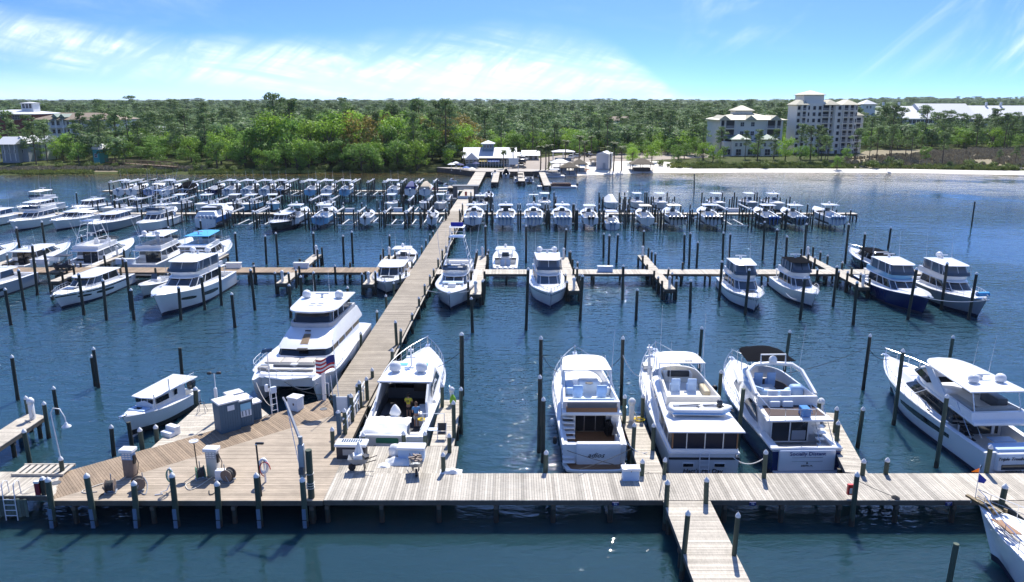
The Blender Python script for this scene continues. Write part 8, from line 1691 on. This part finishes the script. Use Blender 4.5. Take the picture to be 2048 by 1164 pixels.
# dispensers, reels, hoses
cream = mat('pump_cream', (.60, .56, .48), .5); disp_b = mat('pump_blue_panel', (.24, .36, .52), .4)
def dispenser(px, py, label, face, lower):
    r = thing('fuel_dispenser', label, 'fuel pump', D_(px, py), R(-4)); part(r, 'cabinet', lower, lambda m_: m_.rbox((0, 0, .55), (.62, .42, 1.1), .03), 40); part(r, 'display', face, lambda m_: m_.rbox((0, 0, 1.32), (.64, .40, .45), .02), 40)
    part(r, 'digits', gel, lambda m_: [m_.box((x, -.205, z), (.13, .015, .07)) for x in (-.18, 0, .18) for z in (1.2, 1.33, 1.45)]); part(r, 'canopy', gel, lambda m_: m_.rbox((0, .0, 1.66), (.82, .62, .18), .04), 40); part(r, 'nozzle', blk, lambda m_: (m_.box((.36, -.05, 1.1), (.1, .2, .5)), m_.path([(.4, 0, 1.3), (.6, -.1, .9), (.55, -.2, .3), (.3, -.3, .1)], .025, 5)))
    return r
dispenser(262, 952, 'first fuel dispenser with blue lit panel and white top at the left', disp_b, rust); dispenser(428, 950, 'second fuel dispenser with cream cabinet and white top', galv, cream)
def reel(px, py, label, rz, mt=rust):
    r = thing('hose_reel', label, 'hose reel', D_(px, py), rz)
    for sx in (-.22, .22): part(r, 'flange', mt, lambda m_: m_.tube((sx-.015, 0, .42), (sx+.015, 0, .42), .36, 16))
    part(r, 'hose', rope_d, lambda m_: [m_.tube((-.18+k*.08, 0, .42), (-.12+k*.08, 0, .42), .30-.02*(k % 2), 12) for k in range(5)]); part(r, 'stand', galv, lambda m_: (m_.box((0, 0, .04), (.6, .5, .06)), m_.tube((-.26, -.2, .05), (-.26, 0, .42), .025, 4), m_.tube((.26, -.2, .05), (.26, 0, .42), .025, 4), m_.tube((.02, .25, 0), (.02, .25, 1.0), .03, 5)))
    return r
reel(222, 985, 'rusty hose reel left of the first fuel dispenser', R(15)); reel(278, 980, 'hose reel just right of the first fuel dispenser', R(-60)); reel(402, 958, 'green hose reel below the disc lamp', R(30), green); reel(458, 962, 'brown hose reel right of the second fuel dispenser', R(75))
r = thing('hose_cabinet', 'low white box between the second dispenser and its reel', 'box', D_(445, 958)); part(r, 'body', gel, lambda m_: m_.rbox((0, 0, .3), (.7, .4, .6), .04), 40)
def hose(pts, label, mt=rope, rr=.028, name='hose', cat='hose'):
    r = thing(name, label, cat); q = [D_(a, b)+Vector((0, 0, .035)) for a, b in pts]; out = []
    for i in range(len(q)-1):
        p0, p1, p2, p3 = q[max(0, i-1)], q[i], q[i+1], q[min(len(q)-1, i+2)]
        for k in range(6):
            t = k/6; out.append(.5*((2*p1)+(-p0+p2)*t+(2*p0-5*p1+4*p2-p3)*t*t+(-p0+3*p1-3*p2+p3)*t**3))
    out.append(q[-1]); mb = MB(); mb.path(out, rr, 5); o = mb.obj('coil', mt, r, 60); return r
hose([(258, 950), (240, 962), (218, 965), (190, 973), (165, 983), (172, 987), (195, 984)], 'pale fuel hose looping left from the first dispenser'); hose([(205, 975), (212, 985), (203, 990), (198, 995)], 'dark hose end lying by the rusty reel', rope_d)
hose([(425, 955), (395, 975), (378, 980), (372, 970), (390, 960)], 'pale hose loop left of the second dispenser'); hose([(440, 960), (430, 985), (420, 990), (418, 982)], 'dark hose loop by the short bumper pile', rope_d)
hose([(272, 978), (290, 990), (295, 970), (288, 955)], 'grey hose draped round the reel right of the first dispenser', galv)
r = thing('coiled_hose', 'green and white water hose hung in a coil behind a bumper pile', 'hose', D_(343, 982)); part(r, 'coil', gel, lambda m_: [m_.path([(.02*k+.16*math.cos(a), .03*k, .95+.42*math.sin(a)) for a in [i*.48 for i in range(14)]], .03, 5) for k in (0, 1)], 60); part(r, 'coil', green, lambda m_: m_.path([(.18*math.cos(a), -.04, .95+.36*math.sin(a)) for a in [i*.48 for i in range(14)]], .03, 5), 60); part(r, 'post', galv, lambda m_: m_.tube((.0, .08, 0), (.0, .08, 1.4), .05, 6)); part(r, 'tail', gel, lambda m_: m_.path([(0, 0, .5), (-.2, -.1, .1), (-.5, -.2, .04), (-.3, -.4, .04), (-.7, -.5, .04)], .03, 5), 60)
r = thing('life_ring', 'white life ring with red rope on a post beside the slim dock light', 'life ring', D_(530, 966)); part(r, 'ring', gel, lambda m_: m_.path([(.22*math.cos(a), 0, 1.05+.42*math.sin(a)) for a in [i*math.pi/8 for i in range(17)]], .09, 7), 60); part(r, 'rope', red, lambda m_: m_.path([(.30*math.cos(a)+.1, -.1, .9+.45*math.sin(a)) for a in [i*math.pi/7 for i in range(11)]], .03, 5), 60); part(r, 'post', gel, lambda m_: m_.tube((0, .12, 0), (0, .12, 1.5), .06, 6))
r = thing('swim_ladder', 'aluminium swim ladder hooked over the landing edge at lower left', 'ladder', (D_(20, 992).x, 38.3, ZD))
for sx in (-.32, .32): part(r, 'rail', alum, lambda m_: m_.path([(sx, .5, 0), (sx, .45, .7), (sx, .2, .85), (sx, -.02, .7), (sx, -.08, -.2), (sx, -.1, -1.5)], .03, 6), 60)
for k in range(5): part(r, 'rung', alum, lambda m_: m_.tube((-.32, -.09, -.15-.32*k), (.32, -.09, -.15-.32*k), .028, 5))
r = thing('red_alarm_box', 'dark red box on a short capped post at the landing corner', 'box', D_(84, 990)); part(r, 'post', pilem, lambda m_: m_.tube((.1, .1, 0), (.1, .1, .9), .16, 8)); part(r, 'cap', capm, lambda m_: m_.lathe((.1, .1, .9), [(.18, 0), (.1, .12), (0, .2)], 8)); part(r, 'box', mat('dark_red', (.22, .02, .04), .5), lambda m_: m_.rbox((-.18, 0, .4), (.26, .2, .7), .03)); part(r, 'lid', gel, lambda m_: m_.rbox((-.18, 0, .8), (.3, .24, .12), .04))
r = thing('step_platform', 'low pale slatted platform on the landing with open slots', 'platform', D_(78, 950)); 
for k in range(8): part(r, 'slat', b_palx, lambda m_: m_.box((-1.3+k*.38, .5, .1), (.24, 1.2, .06)))
part(r, 'frame', b_palx, lambda m_: (m_.box((0, -.12, .08), (3.0, .1, .14)), m_.box((0, 1.12, .08), (3.0, .1, .14))))
r = thing('boarding_steps', 'white boarding steps beside the pilothouse boat', 'steps', D_(343, 868), R(-28)); part(r, 'lower_step', gel, lambda m_: m_.rbox((0, -.25, .14), (.9, .45, .28), .04), 40); part(r, 'upper_step', gel, lambda m_: m_.rbox((0, .15, .28), (.9, .45, .56), .04), 40)
r = thing('sawhorse', 'small grey folding stand on the pale deck behind the blue sheds', 'stand', D_(405, 825)); part(r, 'legs', galv, lambda m_: [m_.tube((x, y_, 0), (x*.4, 0, .75), .02, 4) for x in (-.3, .3) for y_ in (-.25, .25)]); part(r, 'top', galv, lambda m_: m_.tube((-.2, 0, .76), (.2, 0, .76), .03, 5))
for i, (px, py, lb) in enumerate([(112, 966, 'round dark cover plate in the boardwalk near the gooseneck lamp'), (647, 818, 'round dark cover plate in the boardwalk near the flag')]):
    r = thing('cover_plate', lb, 'cover plate', D_(px, py)); part(r, 'plate', dgrey, lambda m_: m_.lathe((0, 0, .004), [(.27, 0), (.26, .02), (0, .022)], 16))
# solar topped dock box, wheelbarrow, laundry, second cart, dock box
r = thing('solar_dock_box', 'black dock box with white lid, solar louvres and a silver name plate', 'dock box', D_(702, 918), R(-2)); part(r, 'body', mat('dark_box', (.015, .018, .03), .5), lambda m_: m_.rbox((0, .35, .42), (1.75, .75, .84), .04), 40); part(r, 'lid', gel, lambda m_: m_.rbox((0, .35, .90), (1.95, .95, .16), .06), 40)
for k in range(9): part(r, 'solar_cell', mat('solar_cell', (.03, .06, .10), .3), lambda m_: m_.box((-.56+k*.14, .45, .987), (.09, .42, .012)))
part(r, 'name_plate', mat('silver_plate', (.33, .34, .35), .4), lambda m_: m_.box((.05, -.045, .45), (1.05, .02, .38)))
def wheelbarrow(px, py, label, rz, load):
    r = thing('wheelbarrow', label, 'wheelbarrow', D_(px, py), rz)
    part(r, 'tray', galv, lambda m_: m_.rings([[Vector(p) for p in ((-.35, -.25, .5), (.35, -.25, .5), (.35, .25, .5), (-.35, .25, .5))], [Vector(p) for p in ((-.65, -.38, .85), (.55, -.38, .82), (.55, .38, .82), (-.65, .38, .85))]], True, False)); part(r, 'wheel', blk, lambda m_: m_.tube((-.45, -.06, .22), (-.45, .06, .22), .22, 12)); part(r, 'leg', blk, lambda m_: [m_.tube((.25, y_, .5), (.3, y_, 0), .03, 4) for y_ in (-.2, .2)]); part(r, 'handle', blk, lambda m_: [m_.tube((-.45, y_*.4, .3), (1.0, y_, .75), .028, 4) for y_ in (-.3, .3)])
    for nm, mt_, fn in load: part(r, nm, mt_, fn, 40)
    return r
wheelbarrow(720, 940, 'wheelbarrow loaded with a white carton and a white cone near the black box', R(5), [('carton', gel, lambda m_: m_.box((-.1, 0, .88), (.5, .5, .3), .2)), ('cone', canv_w, lambda m_: m_.lathe((-.05, .25, .85), [(.3, 0), (.2, .4), (.03, .85)], 8)), ('scrap', blk, lambda m_: m_.box((.35, 0, .86), (.25, .5, .12), .5))])
wheelbarrow(832, 945, 'wheelbarrow full of rusty scrap in front of the white dock box', R(100), [('scrap', rust, lambda m_: [m_.box((rnd.uniform(-.4, .4), rnd.uniform(-.25, .25), .85+rnd.uniform(0, .18)), (.35, .12, .06), rnd.uniform(0, 3)) for _ in range(12)])])
def heap(name, label, px, py, w_, d, h, mt, seed):
    r = thing(name, label, name.replace('_', ' '), D_(px, py)); mb = MB(); n = 12
    for i in range(n):
        for j in range(n):
            u_, v_ = i/(n-1)*2-1, j/(n-1)*2-1; k = max(0, 1-(u_*u_+v_*v_)); mb.v.append((u_*w_/2, v_*d/2, .01+h*math.sqrt(k)*(.55+.6*noise.noise(Vector((u_*2.2, v_*2.2, seed))))))
    for i in range(n-1):
        for j in range(n-1): a_ = i*n+j; mb.f.append((a_, a_+n, a_+n+1, a_+1))
    mb.obj('cloth', mt, r, 60); return r
heap('towel_heap', 'large heap of white towels on the deck behind the yacht under repair', 795, 925, 1.5, .9, .5, canv_w, 1); heap('towel_heap', 'smaller crumpled white cloth left of the towel heap', 768, 932, .7, .5, .22, canv_w, 2); heap('plastic_sheet', 'white crumpled sheet at the root of the slip finger', 902, 944, 1.3, .6, .3, canv_w, 3)
r = thing('laundry_bag', 'round white bag standing against the white dock box', 'bag', D_(790, 912)); part(r, 'bag', gel, lambda m_: m_.lathe((0, 0, 0), [(.25, 0), (.38, .15), (.38, .5), (.25, .72), (0, .8)], 12), 60)
r = thing('dock_box', 'large white dock box behind the scrap wheelbarrow', 'dock box', D_(822, 922), R(-2)); part(r, 'body', seat_b, lambda m_: m_.rbox((0, .3, .38), (1.55, .7, .76), .05), 40); part(r, 'lid', gel, lambda m_: m_.rbox((0, .3, .82), (1.7, .85, .14), .05), 40)
r = thing('dock_box', 'pale blue dock box with white lid behind the flybridge yacht', 'dock box', D_(1262, 962)); part(r, 'body', seat_b, lambda m_: m_.rbox((0, .25, .32), (.95, .5, .64), .04), 40); part(r, 'lid', gel, lambda m_: m_.rbox((0, .25, .70), (1.08, .64, .14), .05), 40); part(r, 'latch', blk, lambda m_: m_.box((.0, -.03, .6), (.06, .03, .06)))
r = thing('folding_chair', 'black folding chair standing on the finger by the repaired cruiser', 'chair', D_(884, 878)); part(r, 'seat', blk, lambda m_: m_.box((0, 0, .42), (.5, .45, .04))); part(r, 'backrest', blk, lambda m_: m_.box((0, .22, .75), (.52, .04, .5), rx=-.15)); part(r, 'frame', alum, lambda m_: [m_.tube((x, -.25, 0), (x, .28, 1.0), .02, 4) for x in (-.27, .27)]+[m_.tube((x, .25, 0), (x, -.2, .45), .02, 4) for x in (-.27, .27)])
r = thing('boarding_gate', 'white tubular boarding frame with a blue step between cruiser and finger', 'frame', D_(862, 858)); part(r, 'frame', alum, lambda m_: m_.path([(-.5, 0, -.6), (-.5, 0, 1.1), (.9, 0, 1.1), (.9, -.3, 0)], .03, 5)); part(r, 'step', lightb, lambda m_: m_.box((.0, -.1, .02), (1.4, .45, .05)))
def pedestal(x, y, label, top=gel, h=1.15, s=1.0):
    r = thing('power_pedestal', label, 'power pedestal', (x, y, ZD)); r.scale = (s, s, s); part(r, 'post', gel, lambda m_: m_.rbox((0, 0, h*.4), (.26, .24, h*.8), .04), 40); part(r, 'head', top, lambda m_: m_.lathe((0, 0, h*.8), [(.16, 0), (.2, .08), (.2, .24), (.1, .36), (0, .4)], 10), 50); part(r, 'cable', rope, lambda m_: m_.path([(.1, -.14, .6), (.25, -.3, .3), (.05, -.4, .04), (-.3, -.25, .04)], .03, 5), 60); return r
q = D_(904, 808); pedestal(q.x, q.y, 'white power pedestal with a bright green bag at the tip of the repair slip finger'); r = thing('green_bag', 'bright lime green bag hanging on the pedestal of the repair slip finger', 'bag', (q.x+.08, q.y-.2, ZD)); part(r, 'bag', mat('lime_cloth', (.25, .5, .03), .7), lambda m_: m_.lathe((0, 0, .1), [(.1, 0), (.24, .12), (.2, .45), (.06, .7), (0, .72)], 10), 60)
q = D_(1266, 842); pedestal(q.x-.1, q.y+.1, 'white power pedestal at the tip of the finger right of the flybridge yacht', s=1.25); r = thing('hose_coil', 'yellow water hose coiled at the tip of the bleached finger', 'hose', (q.x+.45, q.y+.1, ZD+.03)); part(r, 'coil', yellow, lambda m_: [m_.path([(k*math.cos(a), k*math.sin(a)*.9, .03+.02*j) for a in [i*.52 for i in range(13)]], .035, 4) for j, k in enumerate((.32, .26, .36))], 60)
q = D_(1655, 845); pedestal(q.x-.35, q.y+.5, 'white power pedestal at the tip of the finger beside the blue hulled yacht', s=1.2); q = D_(66, 838); pedestal(q.x, q.y, 'white power pedestal on the detached pier end', s=1.2)
for i, (x, ya, yb, lb) in enumerate(FG):
    short = 'finger '+' '.join(lb.replace('timber finger', '').split()[:10]); pedestal(x, yb-.5, 'pedestal at far tip of '+short, s=1.1); 
    if i < 6: pedestal(x, ya+.6, 'pedestal at near tip of '+short, s=1.1)
for (px, py, w_, c_, lb) in ((1210, 543, 1.9, seat_b, 'blue grey dock box on the middle pier right of the domed cruiser'), (603, 536, 1.9, lightb, 'pale blue dock box on the middle pier by the lone finger'), (468, 536, 1.9, gel, 'white dock box on the middle pier right of the big catamaran yacht'), (55+25, 529, 2.2, gel, 'white dock box on the middle pier left of the golf cart'), (105, 522, 1.8, gel, 'second white dock box beside the sportfisher at the left'), (252, 528, 2.4, lightb, 'pale dock box with dark lettering behind the long hardtop express'), (796, 423, 1.6, seat_b, 'blue grey dock box on the pier behind the left lifts'), (655, 422, 1.6, seat_b, 'pale blue dock box on the pier behind the light blue console'), (700, 424, 1.6, seat_b, 'dock box on the left lift pier near the empty lift'), (1468, 424, 2.2, lightb, 'pale box behind the empty right lift')):
    q = P(px, py, ZD); r = thing('dock_box', lb, 'dock box', (q.x, q.y, ZD)); part(r, 'body', c_, lambda m_: m_.rbox((0, 0, .33), (w_, .6, .66), .05), 40); part(r, 'lid', gel, lambda m_: m_.rbox((0, 0, .70), (w_+.12, .72, .1), .04), 40)
r = thing('golf_cart', 'black golf cart with flat dark roof parked on the middle pier', 'golf cart', (P(165, 526, ZD).x, 96.6, ZD), H90)
part(r, 'body', blk, lambda m_: (m_.rbox((0, 0, .5), (1.15, 2.3, .45), .12), m_.rbox((0, 1.0, .75), (1.1, .5, .4), .12)), 40); part(r, 'seat', seat_d, lambda m_: (m_.rbox((0, -.2, .82), (1.1, .5, .2), .06), m_.rbox((0, -.45, 1.05), (1.1, .12, .45), .05)), 40); part(r, 'roof', blk, lambda m_: m_.rbox((0, 0, 1.85), (1.2, 1.9, .08), .03), 40); part(r, 'roof_post', alum, lambda m_: [m_.tube((x, y_, .7), (x, y_*.9, 1.83), .025, 4) for x in (-.5, .5) for y_ in (-.85, .85)])
for sx in (-.5, .5):
    for yy in (-.75, .75): part(r, 'wheel', blk, lambda m_: m_.tube((sx-.08, yy, .24), (sx+.08, yy, .24), .24, 10))
r = thing('folded_wheel_frame', 'small black tubular frame lying on the middle pier at the left', 'frame', (P(42, 530, ZD).x, 96.2, ZD)); part(r, 'frame', blk, lambda m_: m_.path([(-.5, 0, 0), (-.3, .1, .8), (.3, .1, .8), (.5, 0, 0), (.2, -.1, .3), (-.2, -.1, .3), (-.5, 0, 0)], .04, 5))
# red box on the right dock pile, rope coil and line, slip numbers
q = P(1702, 1000, ZD); r = thing('extinguisher_box', 'small bright red box fixed to the dock edge pile on the right', 'box', (q.x+.0, FW+.2, ZD+.25)); part(r, 'box', red, lambda m_: m_.rbox((-.02, 0, .3), (.32, .2, .6), .03)); part(r, 'window', gel, lambda m_: m_.box((-.02, -.11, .25), (.14, .01, .32)))
q = D_(1791, 996); r = thing('rope_coil', 'dark rope coiled on the dock edge at the right', 'rope', q); part(r, 'coil', rope_d, lambda m_: [m_.path([(k*math.cos(a), k*math.sin(a), .03+.025*j) for a in [i*.52 for i in range(13)]], .03, 4) for j, k in enumerate((.2, .15, .1))])
plate = mat('number_plate_blue', (.01, .02, .14), .4)
for px, s, wh in ((1230, '86', 'below the flybridge yacht'), (1503, '96', 'between the old motor yacht and the pier'), (1893, '97', 'left of the corner boat bow')):
    q = P(px, 1003, ZD-.15); r = thing('slip_number', 'small navy plate with white number %s %s' % (s, wh), 'number plate', (q.x, FW-.1, ZD-.17)); part(r, 'plate', plate, lambda m_: m_.box((0, 0, 0), (.36, .03, .2))); o = link('digits', text_mesh(s, .17, gel, 0, .004), r, (0, -.02, 0)); o.rotation_euler = (math.pi/2, 0, 0)
# mooring lines
def line(a, c, sag, label, mt=rope, r_=.022):
    root = thing('mooring_line', label, 'rope'); a = Vector(a); c = Vector(c); pts = [a.lerp(c, i/12)-Vector((0, 0, sag*4*(i/12)*(1-i/12))) for i in range(13)]; mb = MB(); mb.path(pts, r_, 4); mb.obj('line', mt, root, 60)
line((13.4, 42.9, 1.5), (D_(1528, 955).x, D_(1528, 955).y, 2.7), .45, 'white line sagging from the old motor yacht to the dock pile', gel, .03)
line((20.1, 43.5, 1.4), (19.9, 42.0, 1.3), .1, 'short white stern line of the blue hulled yacht', gel, .03); line((7.3, 43.6, 1.7), (3.9, 40.9, 1.7), .1, 'dark crossed stern line of the flybridge yacht, left going', rope_d); line((3.4, 43.8, 1.5), (8.0, 41.1, 1.4), .1, 'dark crossed stern line of the flybridge yacht, right going', rope_d)
line((7.2, 44.2, 1.8), (8.3, 43.5, 1.5), .25, 'pale power cord of the flybridge yacht', gel, .03)
line((-5.9, 57, 2.2), (P(924, 790).x, P(924, 790).y, 3.6), .1, 'dark line from the repaired cruiser bow to the tall pile', rope_d); line((3.5, 55, 2.6), (P(1081, 850).x, P(1081, 850).y, 5.4), .3, 'dark line from the flybridge yacht bow to the left pile', rope_d); line((6.8, 55, 2.6), (P(1242, 810).x, P(1242, 810).y, 4.0), .2, 'dark line from the flybridge yacht bow to the right pile', rope_d)
line((9.7, 54, 2.6), (P(1242, 810).x, P(1242, 810).y, 4.0), .5, 'white line from the old motor yacht bow to the pile', gel, .03); line((20.3, 55, 2.4), (P(1726, 780).x, P(1726, 780).y, 3.6), .3, 'dark line from the blue hulled yacht to the tall pile', rope_d); line((29.4, 57, 2.9), (P(1726, 780).x, P(1726, 780).y, 3.6), .4, 'dark line from the sleek yacht bow to the tall pile', rope_d)
line((-19.2, 54.5, 1.9), (D_(548, 826).x, D_(548, 826).y, 1.9), .5, 'pale bow line under the left hull of the catamaran', rope); line((-16.9, 54.8, 1.8), (-14.6, 54.6, 1.8), .5, 'pale bow bridle between the catamaran hulls', rope, .03); line((-17.2, 54.9, 1.8), (D_(655, 802).x, D_(655, 802).y, 1.9), .3, 'dark diagonal bow line of the catamaran', rope_d); line((-4.7, 81.5, 2.3), (PX(84)+1.7, 84, 1.8), .3, 'white bow line of the tower sportfisher', gel, .03)
line((D_(1708, 1000).x, D_(1708, 1000).y, 2.6), (D_(1791, 996).x, D_(1791, 996).y, 1.45), .05, 'thin dark line from the red box pile to the rope coil', rope_d, .015); line((P(1570, 600).x, P(1570, 600).y, .9), (30.6, 80.2, 1.7), .2, 'white line between the coupe and its neighbour', gel)
line((D_(1327, 948).x, D_(1327, 948).y, 2.1), (D_(1318, 995).x, D_(1318, 995).y, 1.42), .02, 'thin line from the slim pile down to the dock edge', rope_d, .015)
line((49.2, 77.2, 2.4), (P(1815, 640).x, P(1815, 640).y, 2.9), .5, 'white bow line of the navy sportfisher', gel, .03)
# ------------------------------------------------------------------ people on the yacht under repair
skin = mat('skin', (.45, .25, .17), .6); hairm = mat('dark_hair', (.02, .013, .01), .7); hairb = mat('brown_hair', (.09, .05, .03), .7)
def skinned(name, verts, edges, radii, mt, parent, lv=2):
    me = bpy.data.meshes.new(name); bm = bmesh.new(); L_ = bm.verts.layers.skin.verify(); vs = []
    for i, v in enumerate(verts):
        q_ = bm.verts.new(v); r_ = radii[i]; q_[L_].radius = r_ if isinstance(r_, tuple) else (r_, r_); q_[L_].use_root = i == 0; vs.append(q_)
    for a_, c_ in edges: bm.edges.new((vs[a_], vs[c_]))
    bm.to_mesh(me); bm.free(); me.materials.append(mt); o = link(name, me, parent)
    o.modifiers.new('skin', 'SKIN').use_smooth_shade = True; s_ = o.modifiers.new('subdivision', 'SUBSURF'); s_.levels = lv; s_.render_levels = lv; return o
def person(label, loc, rz, shirt, bottom, hair, bare=True, lean=.0, arm='down', emblem=None):
    r = thing('person', label, 'person', loc, rz)
    Y = lean; el = .12 if arm == 'down' else .30
    V = [(0, 0, .95), (0, Y*.4, 1.15), (0, Y*.8, 1.38), (0, Y, 1.48), (0, Y+.02, 1.56), (0, Y+.03, 1.68), (0, Y+.02, 1.76),
         (.18, Y, 1.42), (.25, Y+.02, 1.15), (.24, Y+el, .95+el*.6), (.24, Y+el+.06, .88+el*.8), (-.18, Y, 1.42), (-.25, Y+.02, 1.15), (-.24, Y+el, .95+el*.6), (-.24, Y+el+.06, .88+el*.8),
         (.09, 0, .88), (.10, .02, .5), (.10, -.01, .1), (.10, .1, .04), (-.09, 0, .88), (-.10, -.02, .5), (-.10, -.05, .1), (-.10, .06, .04)]
    Ed = [(0, 1), (1, 2), (2, 3), (3, 4), (4, 5), (5, 6), (2, 7), (7, 8), (8, 9), (9, 10), (2, 11), (11, 12), (12, 13), (13, 14), (0, 15), (15, 16), (16, 17), (17, 18), (0, 19), (19, 20), (20, 21), (21, 22)]
    Ra = [(.15, .11), (.13, .10), (.16, .11), .07, .055, .095, .075, .062, .048, .038, .035, .062, .048, .038, .035, .085, .06, .042, .035, .085, .06, .042, .035]
    skinned('body', V, Ed, Ra, skin, r)
    skinned('shirt', [(0, .0, .98), (0, Y*.4, 1.15), (0, Y*.8, 1.36), (0, Y, 1.46), (.19, Y, 1.41), (.24, Y+.02, 1.24), (-.19, Y, 1.41), (-.24, Y+.02, 1.24)], [(0, 1), (1, 2), (2, 3), (2, 4), (4, 5), (2, 6), (6, 7)], [(.18, .13), (.16, .125), (.19, .135), .08, .085, .085, .085, .085], shirt, r)
    skinned('shorts', [(0, 0, .95), (.09, 0, .82), (.11, .01, .58 if bare else .2), (-.09, 0, .82), (-.11, -.01, .58 if bare else .2)], [(0, 1), (1, 2), (0, 3), (3, 4)], [(.17, .125), .11, .095, .11, .095], bottom, r)
    part(r, 'hair', hair, lambda m_: m_.lathe((0, Y+.005, 1.62), [(.09, -.04), (.118, .06), (.11, .14), (.06, .20), (0, .22)], 12), 60)
    if emblem: part(r, 'emblem', emblem, lambda m_: m_.path([(.075*math.cos(a), Y*.7-.165, 1.3+.075*math.sin(a)) for a in [i*math.pi/7 for i in range(15)]], .018, 4))
    return r
def onB(x, y, z): return tuple(Matrix.LocRotScale(Vector((-7.7, 45.6, 0)), Matrix.Rotation(R(-2), 3, 'Z').to_euler(), None) @ Vector((x, y, z)))
person('person in a yellow T-shirt with a black round print and dark shorts, back turned', onB(.25, 5.0, .76), R(-4), mat('yellow_shirt', (.72, .60, .05), .8), mat('dark_shorts', (.03, .03, .035), .8), hairm, emblem=blk, lean=.06, arm='work')
person('person in a blue T-shirt and pale shorts stepping forward beside the white bar', onB(1.05, 3.4, .76), R(8), mat('blue_shirt', (.08, .22, .42), .8), mat('pale_shorts', (.55, .55, .55), .8), hairb, lean=.1)
r = thing('white_bag', 'tall white plastic bag standing on the sheet behind the yellow shirt', 'bag', onB(-.25, 2.75, 1.9)); part(r, 'bag', canv_w, lambda m_: m_.lathe((0, 0, 0), [(.3, 0), (.40, .2), (.3, .45), (.12, .7), (0, .8)], 9), 60)
print('piles', NP[0])
# ------------------------------------------------------------------ air
hz = bpy.data.materials.new('sea_haze'); hz.use_nodes = True; t = hz.node_tree; t.nodes.remove(t.nodes['Principled BSDF']); pv = t.nodes.new('ShaderNodeVolumePrincipled'); pv.inputs['Color'].default_value = (.80, .90, 1, 1); pv.inputs['Density'].default_value = .000045; pv.inputs['Anisotropy'].default_value = .2; t.links.new(pv.outputs[0], t.nodes['Material Output'].inputs['Volume'])
mb = MB(); mb.box((0, 5400, 17), (16000, 12000, 46)); o = mb.obj('haze', hz); o['kind'] = 'stuff'
# frames and rails too fine to pick apart
for o in bpy.data.objects:
    if o.parent and o.name.split('.')[0] in ('bimini_frame', 't_top_frame', 'tower_frame', 'outrigger', 'window_frame', 'cradle_beam', 'roof_support', 'enclosure_panel', 'cross_beam', 'stringer', 'flybridge_sofa', 'bridge_settee', 'canopy_frame'): o['kind'] = 'stuff'
